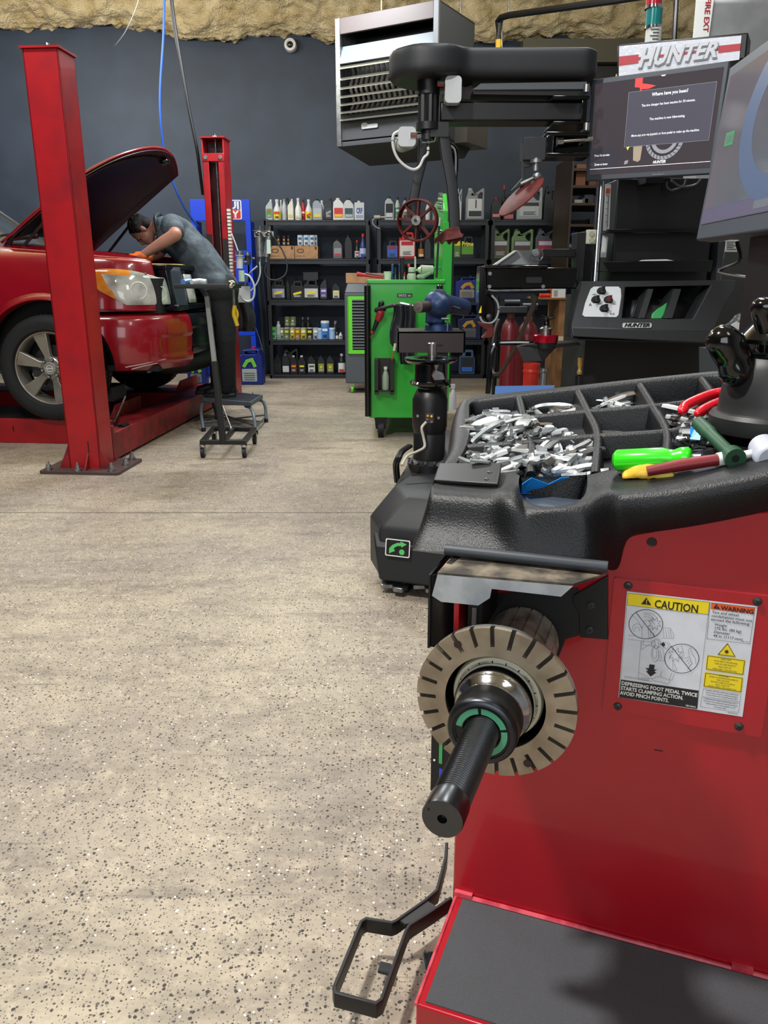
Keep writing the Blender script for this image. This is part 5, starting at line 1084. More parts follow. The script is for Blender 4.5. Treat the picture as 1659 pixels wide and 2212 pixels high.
t = thing('tape_roll_stack', 'pale green bottle with round cap lying among cart tools', 'bottle', (at(889, 600, y=Yt+.1).x, Yt+.1, zt)); mb = MB(Frame((at(889, 600, y=Yt+.1).x, Yt+.1, zt)), '#A9B8A0'); mb.lathe([(.001, 0), (.034, 0), (.036, .03), (.028, .045), (.022, .05), (.026, .055), (.026, .08), (.02, .09), (.001, .09)], n=20); mb.build('bottle_body', t); mb = MB(Frame((at(889, 600, y=Yt+.1).x, Yt+.1, zt)), '#1E2420'); mb.cyl((0, 0, .046), (0, 0, .054), .0262, n=18); mb.build('band', t)
p = at(922, 583, y=Yt+.1); t = thing('impact_gun', 'pale green air impact tool lying at the right of cart top', 'air tool', (p.x, Yt+.1, zt))
mb = MB(m='#B2BFA9'); mb.cyl((p.x-.045, Yt+.1, p.z), (p.x+.045, Yt+.12, p.z), .036, .032, 20); mb.cyl((p.x-.07, Yt+.1, p.z), (p.x-.045, Yt+.1, p.z), .014, .03, 16); mb.cyl((p.x-.085, Yt+.1, p.z-.002), (p.x-.07, Yt+.1, p.z), .008, n=10, m='chrome'); mb.build('motor_housing', t)
mb = MB(m='#9CAA96'); mb.capsule((p.x-.03, Yt+.1, zt+.028), (p.x+.02, Yt+.1, p.z-.02), .022, .018); mb.capsule((p.x-.06, Yt+.09, zt+.022), (p.x-.03, Yt+.1, zt+.022), .018, .022); mb.build('handle', t)
mb = MB(m='#5E7E8A'); mb.tube(bez([(p.x+.04, Yt+.1, p.z+.01), (p.x+.09, Yt+.1, p.z+.015), (p.x+.12, Yt+.1, p.z+.00)], 5), .008, 8); mb.build('air_whip', t)
for i, (xa, ya, xb, yb, m_, r, lb) in enumerate(((771, 592, 828, 600, '#B9202E', .016, 'red plastic tool handle lying across the cardboard box and cart'), (790, 590, 850, 600, '#5A4A50', .008, 'thin dark rod lying beside the red handle on the cart'))):
    mb = MB(m=m_); pa, pb2 = at(xa, ya, y=Yt+.3), at(xb, yb, y=Yt+.3); mb.tube([pa, pa.lerp(pb2, .3), pb2], r, 10, scale=[1.2, .8, .5]); tag(mb.build('red_handle' if i == 0 else 'thin_rod'), lb, 'tool')  # the red one is a loose plastic handle with no tool attached
# cordless driver hanging on the side
t = thing('ratchet_wrench', 'black and red cordless ratchet clipped to the left front of green cart', 'power tool', at(815, 725, y=Yt-.06))
Yr_ = Yt-.06
mb = MB(m='black_satin'); mb.capsule(pc(824, 655, Yr_), pc(820, 672, Yr_), .022, .018); mb.capsule(pc(814, 670, Yr_), pc(830, 668, Yr_), .02, .016); mb.capsule(pc(816, 690, Yr_), pc(806, 715, Yr_), .020, .013); mb.build('body', t, remesh=.005, fixn=False)
mb = MB(m='#8E1A20'); mb.capsule(pc(822, 677, Yr_-.01), pc(818, 688, Yr_-.01), .030, .026); mb.ell(pc(804, 718, Yr_), (.016, .016, .014)); mb.build('red_collar', t); mb = MB(m='chrome'); mb.cyl(pc(803, 720, Yr_), pc(800, 730, Yr_), .005, n=8); mb.build('square_drive', t)
mb = MB(m='black_satin'); mb.tube(bez([pc(812, 670, Yr_-.01), pc(830, 664, Yr_-.04), pc(851, 659, Yr_-.05)], 4), .013, 8); mb.tube([pc(848, 660, Yr_-.05), pc(856, 655, Yr_-.05), pc(866, 655, Yr_-.05), pc(892, 660, Yr_-.05)], .007, 8, m='chrome'); tag(mb.build('hook_bar'), 'black and chrome bar holding the dark cloth on the green cart', 'bar')
# dark cloth
def cloth(u, v):
    x = 850+46*u; y = 657+(1-v)*0+130*v
    if u < .3: y = 657+(85+60*u)*v
    p = at(x-8*v*(u < .2), y, y=Yt-.10); return (p.x+.008*math.sin(v*7), Yt-.10+.025*math.sin(u*14+v*2)+.01*nz(u*5, v*5, 0), p.z)
mb = MB(m='#22252C'); mb.grid(cloth, 26, 22); tag(mb.build('shop_cloth', solid=.004, fixn=False, angle=180), 'charcoal cloth draped down the side of the green cart', 'cloth')
t = thing('paint_brush', 'thin brush with pale bristles hanging beside the cloth', 'brush', pc(852, 776, Yt-.05)); mb = MB(m='#C9C4B0'); mb.tube([pc(854, 742, Yt-.14), pc(851, 758, Yt-.14)], .010, 8); mb.build('bristles', t); mb = MB(m='#9A5A2A'); mb.tube([pc(851, 758, Yt-.14), pc(847, 776, Yt-.14)], .006, 8); mb.build('handle', t)
# ---------------------------------------------------------------- vise on steel bracket
Yv = 4.6; t = thing('bench_vise', 'blue bench vise with round steel spindle nose on a dark steel plate', 'vise', pc(955, 716, Yv))
mat('vise_blue', '#1E3A66', .45, .2, var=(14, '#162B4E', .4, .6))
mb = MB(m='vise_blue'); a = pc(950, 706, Yv); mb.cyl((a.x, Yv+.1, pc(950, 716, Yv).z), (a.x, Yv+.1, pc(950, 704, Yv).z), .082, .078, 28); mb.cyl((a.x, Yv+.1, pc(950, 704, Yv).z), (a.x, Yv+.1, pc(950, 699, Yv).z), .07, .06, 28); mb.build('swivel_base', t)
mb = MB(m='vise_blue'); b_ = pc(940, 664, Yv); mb.hexa([(b_.x-.055, Yv+.03, pc(0, 700, Yv).z), (b_.x+.05, Yv+.03, pc(0, 700, Yv).z), (b_.x+.07, Yv+.2, pc(0, 700, Yv).z), (b_.x-.03, Yv+.2, pc(0, 700, Yv).z), (b_.x-.05, Yv+.03, b_.z), (b_.x+.06, Yv+.03, b_.z), (b_.x+.10, Yv+.2, b_.z), (b_.x-.0, Yv+.2, b_.z)])
mb.ell((b_.x+.02, Yv+.08, b_.z+.01), (.085, .12, .075)); mb.capsule((b_.x+.0, Yv+.04, b_.z+.03), (b_.x+.19, Yv+.3, b_.z-.01), .06, .05); mb.build('jaw_body', t, remesh=.008, smooth_it=2, fixn=False)
mb = MB(m='#1A2A48'); mb.hexa([(b_.x-.03, Yv+.02, b_.z+.05), (b_.x+.08, Yv+.02, b_.z+.05), (b_.x+.08, Yv+.14, b_.z+.05), (b_.x-.03, Yv+.14, b_.z+.05), (b_.x-.005, Yv+.03, pc(0, 625, Yv).z), (b_.x+.05, Yv+.03, pc(0, 625, Yv).z), (b_.x+.05, Yv+.13, pc(0, 625, Yv).z), (b_.x-.005, Yv+.13, pc(0, 625, Yv).z)]); mb.build('anvil', t, bevel=.008)
n0 = pc(903, 664, Yv-.08); n1 = Vector((b_.x+.03, Yv+.1, b_.z+.01)); mb = MB(m='#3A2E2C'); mb.cyl(n0, n1, .031, n=24); mb.cyl(n0+(n0-n1).normalized()*.004, n0, .024, .031, 24, m='#5A504A'); mb.cyl(n0+(n0-n1).normalized()*.009, n0, .008, .012, 12, m='zinc'); mb.build('spindle_nose', t)
mb = MB(m='black_satin'); mb.tube([pc(975, 662, Yv+.1), pc(994, 668, Yv+.1)], .008, 8); mb.build('tommy_bar', t)
t2 = thing('steel_workbench', 'dark brown steel plate bench carrying the blue vise', 'workbench', (a.x, Yv+.1, 0))
mb = MB(m='#322A29'); p0, p1 = pc(858, 762, Yv), pc(1006, 716, Yv); mb.box(p0.x, p1.x, Yv, Yv+.34, p1.z-.012, p1.z); mb.box(p0.x, p1.x, Yv, Yv+.012, p0.z, p1.z); mb.box(p0.x, p0.x+.012, Yv, Yv+.34, p0.z, p1.z); mb.box(p1.x-.012, p1.x, Yv, Yv+.34, p0.z, p1.z); mb.build('bench_top', t2, bevel=.002)
mb = MB(m='#2A2424'); mb.box(a.x-.055, a.x+.055, Yv+.06, Yv+.17, .01, p1.z-.012); mb.build('post', t2)
mb = MB(m='#2A2424'); mb.box(a.x-.2, a.x+.2, Yv-.05, Yv+.3, 0, .012); mb.build('foot_plate', t2)
mb = MB(m='black_deep'); q = pc(945, 746, Yv); mb.box(q.x-.01, q.x+.03, Yv-.002, Yv, q.z-.005, q.z+.005); mb.build('slot', t2)
mb = MB(m='#6E706A'); q = pc(968, 700, Yv+.02); mb.box(q.x-.006, q.x, Yv+.02, Yv+.03, p1.z, p1.z+.075); mb.cyl((q.x-.04, Yv+.01, p1.z+.07), (q.x+.0, Yv+.01, p1.z+.07), .008, n=8, m='zinc'); mb.build('stop_bracket', t2)
# white spray tube standing on floor behind
Ys = 7.6; t = thing('spray_bottle', 'white tapered sprayer bottle standing on the floor right of the cart', 'bottle', pc(980, 830, Ys)); mb = MB(m='#C9CCD0'); a = Vector((pc(979, 828, Ys).x, Ys, 0)); mb.lathe([(.001, 0), (.035, 0), (.034, .12), (.016, .19), (.012, .20), (.001, .20)], T(a), 18); mb.build('bottle_body', t); mb = MB(m='#D8DADC'); mb.box(a.x-.04, a.x+.018, Ys-.014, Ys+.014, .2, .24); mb.build('trigger_head', t)

# ---------------------------------------------------------------- tire changer
Yp_ = 3.45; TCf = Frame((.2, 3.35, 0), math.radians(-20))
tc = thing('tire_changer', 'black tire changer with tower, monitor, console and foot pedals', 'tire changer', (.2, 3.35, 0))
def foot(i, z): # footprint ring with inset i
    x0, x1, y0, y1, c = -.16+i, .62-i, -.47+i, .50-i, .10
    return [TCf.M @ Vector(p) for p in ((x0+c, y0, z), (x1, y0, z), (x1, y1, z), (x0+c*.6, y1, z), (x0, y1-c*.6, z), (x0, y0+c*1.6, z))]
mat('shroud', '#101317', .55, bump=(260, .25, .0008)); mb = MB(m='shroud')
mb.ring_sweep([foot(.03, .04), foot(.0, .07), foot(.0, .265), foot(.012, .285), foot(.075, .375), foot(.09, .385)])
mb.build('base_shroud', tc, bevel=.008, seg=3)
mb = MB(TCf, 'shroud'); mb.hexa([(-.05, -.505, .07), (.30, -.505, .07), (.30, -.44, .06), (-.06, -.44, .06), (-.075, -.485, .20), (.30, -.485, .20), (.30, -.44, .245), (-.10, -.44, .245)]); mb.build('front_panel', tc, bevel=.008)
mb = MB(TCf, '#1D2023'); mb.hexa([(.0, -.415, .316), (.24, -.415, .316), (.24, -.36, .367), (.035, -.36, .367), (.0, -.418, .320), (.24, -.418, .320), (.24, -.355, .374), (.035, -.355, .374)]); mb.build('hatch_cover', tc, bevel=.002)
# arrow sticker on the front panel
fpn = [TCf.at(x, y, plane=(0, -.13, .02, 1)) for x, y in ()]
a = TCf.at(859, 1184, y=-.500); mb = MB(TCf, '#D8DAD8'); Mx = T(a.x, a.y, a.z) @ rotx(PI/2-.14)
mb.plate([rrect(-.050, .050, -.034, .034, .006), rrect(-.046, .046, -.030, .030, .005)], 0, .001, Mx); mb.plate([rrect(-.046, .046, -.030, .030, .005)], 0, .0006, Mx, 'black_satin'); st_ = mb.build('pedal_sticker', tc)
mb = MB(TCf, '#4FB860'); arc = [(.055*math.cos(k)-.02+.012, .055*math.sin(k)-.045) for k in [math.radians(38+q*9) for q in range(12)]]
inn = [(p[0]*.82-.0, p[1]*.72-.012) for p in arc][::-1]; mb.plate([[(-.030, -.006)]+[(p[0], p[1]) for p in arc[::-1]]+[(.036, .004), (.030, -.010)]+[(p[0], p[1]) for p in inn[::1]]][:0] or [[(-.034, -.004), (-.022, .010), (-.004, .020), (.012, .022), (.010, .028), (.036, .018), (.016, .004), (.014, .010), (-.002, .008), (-.016, -.002), (-.010, -.012), (-.034, -.024)]], .001, .0014, Mx); mb.plate([circ(.011, 18, .018, -.014)], .001, .0014, Mx); mb.build('sticker_arrow', st_)
# pedals
for xa, xb, yy in ((818, 884, 1262), (888, 952, 1264)):
    p0, p1 = TCf.at(xa, yy, z=.035), TCf.at(xb, yy, z=.035); L = (p1.x-p0.x); mb = MB(TCf, 'zinc'); y0 = (p0.y+p1.y)/2-.015
    o = [(0, .02), (L*.12, -.018), (L*.5, -.004), (L*.62, -.03), (L*.95, -.03), (L, -.005), (L*.98, .05), (L*.55, .06), (L*.4, .03), (L*.1, .05)]
    mb.plate([[(p0.x+x, y0+y*1.15) for x, y in o]], .022, .042); mb.build('foot_pedal', tc, bevel=.004)
mb = MB(TCf, 'black_satin'); q = TCf.at(878, 1250, z=.05); mb.box(q.x-.018, q.x+.018, q.y-.03, q.y+.12, .005, .085); mb.box(q.x-.05, q.x+.05, q.y+.02, q.y+.12, .0, .02); mb.cyl((q.x-.0, q.y-.034, .04), (q.x, q.y-.03, .04), .006, n=10, m='zinc'); mb.build('pedal_bracket', tc, bevel=.003)
# spindle column
sx = pc(930, 800, Yp_).x; Ms = T(sx, Yp_, 0); Z = lambda y: pc(930, y, Yp_).z; k_ = (pc(1000, 850, Yp_).x-pc(900, 850, Yp_).x)/100
R = lambda p: p*k_/1.0
mb = MB(m='black_satin'); mb.lathe([(.001, Z(1015)), (R(48), Z(1015)), (R(48), Z(997)), (R(42), Z(994)), (R(35), Z(990)), (R(35), Z(935)), (R(33), Z(932))], Ms, 40); mb.build('lower_column', tc)
mb = MB(m='black_satin'); mb.lathe([(R(34), Z(935)), (R(38), Z(918)), (R(38), Z(862)), (R(30), Z(843)), (R(25), Z(838)), (.001, Z(838))], Ms, 40); mb.build('sensor_collar', tc)
mb = MB(m='black_gloss'); mb.lathe([(.001, Z(842)), (R(24), Z(842)), (R(26), Z(836)), (R(44), Z(830)), (R(45), Z(826)), (R(42), Z(822)), (R(34), Z(822)), (R(33), Z(786)), (R(50), Z(783)), (R(57), Z(777)), (R(56), Z(773)), (R(40), Z(772)), (R(30), Z(774)), (R(26), Z(800)), (.001, Z(800))], Ms, 48); mb.build('clamp_drum', tc, angle=30)
mb = MB(m='steel'); mb.lathe([(.001, Z(800)), (R(10), Z(800)), (R(10), Z(742)), (R(8.5), Z(740)), (R(8), Z(742)), (.001, Z(742))], T(sx+.006, Yp_, 0), 24); mb.build('center_post', tc)
mb = MB(m='zinc'); ppr(mb, [(930, 778), (962, 776), (966, 782), (950, 786), (944, 800), (958, 806), (962, 820), (938, 822), (933, 812), (940, 800), (938, 786)], Yp_-.085, .03); mb.build('clamp_jaw', tc, bevel=.003)
for k in range(14):
    a = 2*PI*k/14; p = Vector((sx+R(44)*math.cos(a), Yp_+R(44)*math.sin(a), Z(994))); mb = MB(m='zinc'); mb.cyl(p, p+Vector((0, 0, .012)), .007, n=8)
    if p.y < Yp_+.03: mb.build('flange_bolt', tc)
mb = MB(m='#3A3632'); pbx(mb, 919, 937, 893, 914, Yp_-R(39), .012); sb = mb.build('sensor_box', tc)
for px, py, m_ in ((924, 898, '#E8A030'), (932, 899, '#E0C060'), (923, 906, 'zinc'), (932, 911, 'zinc')): mb = MB(m=m_); p = pc(px, py, Yp_-R(39)-.001); mb.cyl(p, p+Vector((0, -.004, 0)), .005, n=10); mb.build('indicator', sb)
for px, py in ((902, 898), (947, 902)): mb = MB(m='zinc'); p = pc(px, py, Yp_-R(33)); mb.cyl(p, p+Vector((0, -.012, 0)), .006, n=10); mb.build('bolt', tc)
mb = MB(m='#B5B0A4'); mb.tube(bez([pc(920, 912, Yp_-R(40)), pc(911, 925, Yp_-.1), pc(915, 945, Yp_-.1), pc(917, 965, Yp_-.11), pc(902, 975, Yp_-.13), pc(880, 985, Yp_-.16), pc(868, 1005, Yp_-.2)], 7), .006, 8); mb.build('sensor_cable', tc)
for off in (0, 5): mb = MB(m='black_satin'); mb.tube(bez([pc(884+off, 962, Yp_), pc(866+off, 975, Yp_-.02), pc(858+off, 990, Yp_-.05), pc(853+off, 1005, Yp_-.02), pc(856+off, 1040, Yp_+.05)], 6), .010, 8); mb.build('air_line', tc)
mb = MB(TCf, '#101113'); mb.hexa([(-.155, -.1, .30), (.3, -.1, .30), (.3, .45, .30), (-.155, .45, .30), (-.10, .12, .47), (.3, .12, .47), (.3, .44, .50), (-.10, .44, .50)]); mb.build('rear_housing', tc, bevel=.01)
mb = MB(TCf, 'black_deep'); mb.box(.3, .75, .4, .8, .0, .5); mb.build('lower_cabinet', tc)
# head cover, column and arms
Yh = 3.5; zh0, zh1 = pc(1000, 178, Yh).z, pc(1000, 112, Yh).z
def X(px, py=150, Y=Yh): return pc(px, py, Y).x
xc = X(932); mb = MB(m='shroud')
o = []
for k in range(25): a = math.radians(40+280*k/24); o.append((xc+.17*math.cos(a)+.0, Yh+.02+.17*math.sin(a)))
o += [(X(1060), Yh-.085), (X(1262), Yh-.085), (X(1285), Yh-.05), (X(1287), Yh+.13), (X(1262), Yh+.16), (X(1060), Yh+.12)]
mb.plate([o], zh0, zh1); mb.build('head_cover', tc, remesh=.012, smooth_it=14, fixn=True)
mb = MB(m='black_satin'); Mh = T(X(926), Yh-.02, 0); ZH = lambda y: pc(926, y, Yh).z
mb.lathe([(.001, ZH(160)), (R(23), ZH(160)), (R(22), ZH(208)), (.001, ZH(208))], Mh, 32)
gear = []
for k in range(24): a = 2*PI*k/24; gear.append((R(21 if k % 2 else 18.5)*math.cos(a), R(21 if k % 2 else 18.5)*math.sin(a)))
mb.plate([gear], ZH(270), ZH(208), Mh); mb.lathe([(.001, ZH(268)), (R(24), ZH(268)), (R(24), ZH(284)), (R(14), ZH(285)), (R(14), ZH(305)), (.001, ZH(305))], Mh, 28); mb.box(X(930), X(970), Yh-.05, Yh+.05, ZH(300), ZH(268)); mb.build('tool_column', tc, angle=30)
mb = MB(m='zinc'); mb.cyl((Mh.translation.x, Yh-.02, ZH(312)), (Mh.translation.x, Yh-.02, ZH(303)), .01, n=10); mb.tube([pc(910, 313, Yh-.05), pc(912, 309, Yh-.05), pc(939, 306, Yh-.05), pc(941, 297, Yh-.05)], .003, 6); mb.build('retaining_clip', tc)
mb = MB(m='black_satin'); mb.sweep([pc(x, y, Yh) for x, y in ((914, 300), (913, 345), (900, 395), (893, 432), (897, 474))], rrect(-.019, .019, -.03, .03, .005), (0, 1, 0)); mb.build('roller_arm', tc)
mb = MB(m='black_satin'); mb.sweep([pc(x, y, Yh-.02) for x, y in ((959, 296), (966, 345), (976, 400), (980, 440), (982, 495))], rrect(-.022, .022, -.02, .02, .004), (0, 1, 0)); mb.build('hook_arm', tc)
mb = MB(m='black_gloss'); mb.tube(bez([pc(x, y, Yh+.08) for x, y in ((968, 312), (982, 325), (984, 360), (981, 400))], 5), .013, 10); mb.build('guide_tube', tc)
mat('tool_red', '#5E231F', .62, var=(20, '#471A18', .4, .6), spec=.25)
# spoked roller wheel
cw = pc(900, 476, Yh-.09); dirn = Vector((.28, .96, .08)).normalized(); Mw = basis(cw, dirn.cross(Vector((0, 0, 1))), (0, 0, 1)); Mw = basis(cw, Vector((0, 0, 1)).cross(dirn), dirn.cross(Vector((0, 0, 1)).cross(dirn)))
ro = R(41); mb = MB(m='tool_red'); mb.lathe([(ro, -.004), (ro, .042), (ro*.93, .045), (ro*.90, .04), (ro*.90, -.0), (ro*.94, -.006), (ro, -.004)], Mw, 56, caps=False)
for k in range(8): mb.box(R(6), ro*.92, -.004, .004, .0, .03, M=Mw @ rotz(PI/4*k+.1))
mb.lathe([(.001, -.004), (R(8), -.004), (R(8), .04), (.001, .04)], Mw, 20); rw = mb.build('roller_wheel', tc, angle=30)
mb = MB(m='steel'); zs_ = 1 if (Mw.to_3x3() @ Vector((0, 0, 1))).y < 0 else -1
mb.cyl(cw-dirn*.004, cw-dirn*.012, R(9.5), n=24); mb.cyl(cw-dirn*.012, cw-dirn*.018, R(4), n=6, m='chrome'); mb.cyl(cw-dirn*.018, cw-dirn*.0185, R(2), n=6, m='black_deep'); mb.build('axle_washer', tc)
mb = MB(m='tool_red'); ppr(mb, [(938, 520), (940, 515), (962, 495), (986, 490), (993, 492), (996, 503), (1003, 506), (998, 514), (990, 522), (986, 528), (981, 522), (976, 522), (973, 528), (969, 527), (966, 520), (961, 521), (957, 527), (953, 526), (950, 519), (945, 520), (942, 527)], Yh-.06, .035)
mb.hexa([pc(962, 520, Yh-.12), pc(1000, 512, Yh-.12), pc(1000, 512, Yh-.05), pc(962, 520, Yh-.05), pc(966, 498, Yh-.06), pc(990, 496, Yh-.06), pc(990, 496, Yh-.02), pc(966, 498, Yh-.02)]); mb.build('bead_breaker_hook', tc, bevel=.003)
for i, (a_, b_, c_, d_) in enumerate((((960, 175), (996, 196), (951, 182), 1), ((860, 284), (898, 302), (893, 293), 0))):
    mb = MB(m='#A9AEB0'); p0, p1 = pc(a_[0], b_[1], Yh-.07), pc(b_[0], a_[1], Yh-.07); mb.plate([rrect(p0.x, p1.x, p0.z-(.03 if i else .05), p1.z+.012, .016)], 0, .055, T(0, Yh-.05, 0) @ rotx(PI/2)); ac = mb.build('actuator', tc, bevel=.004)
    mb = MB(m='chrome'); q = pc(c_[0], c_[1], Yh-.1); mb.cyl(q+Vector((-.012, 0, 0)), q+Vector((.014, 0, 0)), .014, n=8); mb.build('actuator_nut', ac)
mb = MB(m='#8F958C'); mb.capsule(pc(868, 312, Yh-.05), pc(888, 306, Yh-.03), .03, .028); mb.cyl(pc(872, 300, Yh-.06), pc(870, 322, Yh-.04), .03, .022, 16); mb.build('air_motor', tc)
mb = MB(m='#B8BAB6'); mb.tube(bez([pc(x, y, Yh-.09) for x, y in ((862, 283), (850, 292), (849, 315), (858, 340), (875, 358), (893, 366), (906, 360), (915, 342), (924, 332), (925, 315))], 6), .0055, 8); mb.build('air_tube', tc)
mb = MB(m='#8F958C'); mb.tube(bez([pc(x, y, Yh-.09) for x, y in ((994, 196), (995, 206), (988, 212), (978, 208))], 6), .005, 8); mb.build('air_tube', tc)
mb = MB(m='#5E4E46'); ppr(mb, [(955, 205), (1020, 183), (1020, 214), (990, 214)], Yh+.05, .12); mb.build('linkage_plate', tc)
# boom
mb = MB(m='black_satin'); pbx(mb, 950, 1270, 218, 262, Yh-.02, .13); mb.build('boom_tube', tc, bevel=.008)
mb = MB(m='#4A5056'); ppr(mb, [(1022, 194), (1038, 180), (1268, 176), (1268, 193)], Yh-.06, .02); ppr(mb, [(1022, 194), (1268, 193), (1268, 208), (1022, 204)], Yh-.05, .12, 'black_satin'); mb.build('boom_guard', tc, bevel=.002)
mb = MB(m='black_gloss'); pbx(mb, 1195, 1275, 206, 212, Yh-.08, .2); pbx(mb, 1195, 1275, 262, 268, Yh-.08, .2); pbx(mb, 1255, 1270, 212, 262, Yh-.07, .18); mb.build('boom_clevis', tc, bevel=.002)
for y in (190, 273): mb = MB(m='steel'); p = pc(1267, y, Yh-.1); mb.cyl(p+Vector((0, 0, -.015)), p+Vector((0, 0, .012)), .012, n=16); mb.build('pivot_pin', tc)
# lower arm unit with press disc
mb = MB(m='black_gloss'); pbx(mb, 1179, 1275, 284, 292, Yh-.1, .12); pbx(mb, 1179, 1275, 330, 339, Yh-.1, .12); pbx(mb, 1179, 1195, 292, 330, Yh-.1, .12); pbx(mb, 1195, 1275, 292, 330, Yh+.0, .02); mb.build('disc_arm', tc, bevel=.003)
mb = MB(m='chrome'); mb.cyl(pc(1204, 306, Yh-.07), pc(1280, 300, Yh-.07), .009, n=14); mb.cyl(pc(1203, 306, Yh-.07), pc(1216, 305, Yh-.07), .017, n=8); mb.build('piston_rod', tc)
mb = MB(m='#1E2125'); pbx(mb, 1130, 1180, 296, 345, Yh-.08, .09); ppr(mb, [(1128, 345), (1150, 345), (1150, 358), (1133, 362), (1132, 385), (1150, 388), (1150, 395), (1118, 405), (1106, 410), (1128, 385)], Yh-.06, .03); mb.build('disc_bracket', tc, bevel=.003)
mb = MB(m='zinc'); p = pc(1158, 352, Yh-.1); mb.cyl(p+Vector((0, 0, -.03)), p+Vector((0, 0, .018)), .012, n=12); mb.cyl(p+Vector((0, 0, .0)), p+Vector((0, 0, .012)), .024, n=16); mb.ell(pc(1160, 381, Yh-.1), (.018, .018, .018)); mb.tube([pc(1160, 381, Yh-.1), pc(1125, 398, Yh-.1)], .008, 8); mb.build('swivel_joint', tc)
c0 = pc(1126, 424, Yh-.1); ax = (pc(1163, 388, Yh-.1)-pc(1088, 458, Yh-.1)).normalized(); nrm = Vector((-ax.z, 0, ax.x)); nrm = (nrm*.97+Vector((0, -.24, 0))).normalized()
Md = basis(c0, ax, nrm.cross(ax)); mb = MB(m='tool_red'); mb.lathe([(.001, -.008), (.09, -.008), (.108, -.003), (.108, .002), (.09, .008), (.03, .014), (.001, .014)], Md, 40); mb.build('press_disc', tc)
# tower
Yw = 3.75
mb = MB(m='black_satin'); pbx(mb, 1318, 1552, 385, 610, Yw, .38); ppr(mb, [(1552, 520), (1568, 520), (1555, 610), (1545, 610)], Yw-.02, .3, '#2A2D30'); mb.build('tower', tc, bevel=.006)
mb = MB(m='black_deep'); pbx(mb, 1255, 1540, 640, 870, Yw-.1, .45); mb.build('lower_tower', tc)
for y0, y1, Yq in ((495, 503, Yw-.09), (565, 587, Yw-.16)):
    mb = MB(m='black_gloss'); ppr(mb, [(1302 if y0 > 550 else 1310, y0), (1540 if y0 > 550 else 1545, y0-3), (1536, y1), (1318, y1)], Yq, .012); ppr(mb, [(1308, y1-2), (1536, y1-2), (1536, y1), (1308, y1)], Yq, Yw-Yq); mb.build('tower_tray', tc, bevel=.002)
mb = MB(m='#C9CCCB'); ppr(mb, [(1385, 565), (1395, 561), (1440, 560), (1460, 564)], Yw-.15, .06); mb.build('paper_in_tray', tc)
mb = MB(m='chrome'); mb.cyl(pc(1299, 392, Yw-.12), pc(1284, 612, Yw-.12), .014, n=24); mb.build('chrome_slide_rod', tc)
mb = MB(m='#C6CACA'); ppr(mb, [(1309, 398), (1320, 398), (1316, 498), (1304, 498)], Yw-.02, .01); ppr(mb, [(1303, 508), (1314, 512), (1309, 556), (1298, 556)], Yw-.02, .01); rl = mb.build('height_scale', tc)
mb = MB(m='#C2442A'); ppr(mb, [(1309.5, 407), (1318.5, 407), (1317.5, 418), (1308, 418)], Yw-.022, .001); mb.build('scale_mark', rl)
mb = MB(m='#202224')
for k in range(26):
    y = 422+k*2.8+(8 if k > 24 else 0); x = 1317.5-(y-422)*.05; ppr(mb, [(x-7+(3 if k % 5 else 0), y), (x-1, y), (x-1, y+1.1), (x-7+(3 if k % 5 else 0), y+1.1)], Yw-.022, .001)
mb.build('scale_ticks', rl)
mb = MB(m='#B5B7A6'); pbx(mb, 1266, 1289, 496, 527, Yw-.14, .02); gb = mb.build('rod_bracket', tc, bevel=.003)
for y in (505, 519): mb = MB(m='#9A9C88'); p = pc(1278, y, Yw-.141); mb.cyl(p, p+Vector((0, -.005, 0)), .011, n=14); mb.build('bracket_bolt', gb)
mb = MB(m='black_satin'); ppr(mb, [(1246, 502), (1270, 500), (1270, 520), (1266, 525), (1252, 700), (1244, 700)], Yw-.13, .1); pbx(mb, 1252, 1300, 525, 700, Yw+.05, .1, 'black_deep'); mb.build('carriage', tc, bevel=.003)
mb = MB(m='black_deep'); ppr(mb, [(1432, 385), (1447, 385), (1445, 418), (1438, 426), (1430, 418)], Yw-.003, .003); mb.build('cable_slot', tc)
for pts in (((1440, 392), (1441, 404), (1452, 411), (1475, 402), (1482, 388)), ((1450, 390), (1470, 403), (1500, 400), (1515, 386))): mb = MB(m='#1A1C1F'); mb.tube(bez([pc(x, y, Yw-.03) for x, y in pts], 6), .005, 8, m='#4A4E54'); mb.build('monitor_cable', tc)
# lower bead arm
Yl = 3.55
mb = MB(m='black_gloss'); pbx(mb, 1048, 1250, 578, 624, Yl, .10); pbx(mb, 1045, 1185, 573, 580, Yl-.05, .15); mb.build('bead_arm', tc, bevel=.006)
mb = MB(m='black_gloss'); mb.tube(bez([pc(x, y, Yl-.04) for x, y in ((1054, 626), (1070, 628), (1120, 627), (1182, 626))], 4), .004, 6, m='zinc'); pbx(mb, 1052, 1190, 627, 634, Yl-.02, .1); mb.build('arm_lower_flange', tc)
for x, y in ((1058, 591), (1057, 619), (1173, 619)): mb = MB(m='zinc'); p = pc(x, y, Yl-.001); mb.cyl(p, p+Vector((0, -.006, 0)), .008, n=14); mb.build('bolt', tc)
mb = MB(m='#16181B'); ppr(mb, [(1136, 597), (1172, 597), (1172, 612), (1136, 612)], Yl-.008, .008); mb.build('cover_plate', tc, bevel=.003)
mb = MB(m='#7E8486'); ppr(mb, [(1066, 572), (1112, 541), (1164, 541), (1164, 572)], Yl+.02, .012); ppr(mb, [(1066, 572), (1112, 541), (1118, 541), (1074, 572)], Yl-.01, .04, 'light_grey'); mb.build('guide_plate', tc, bevel=.001)
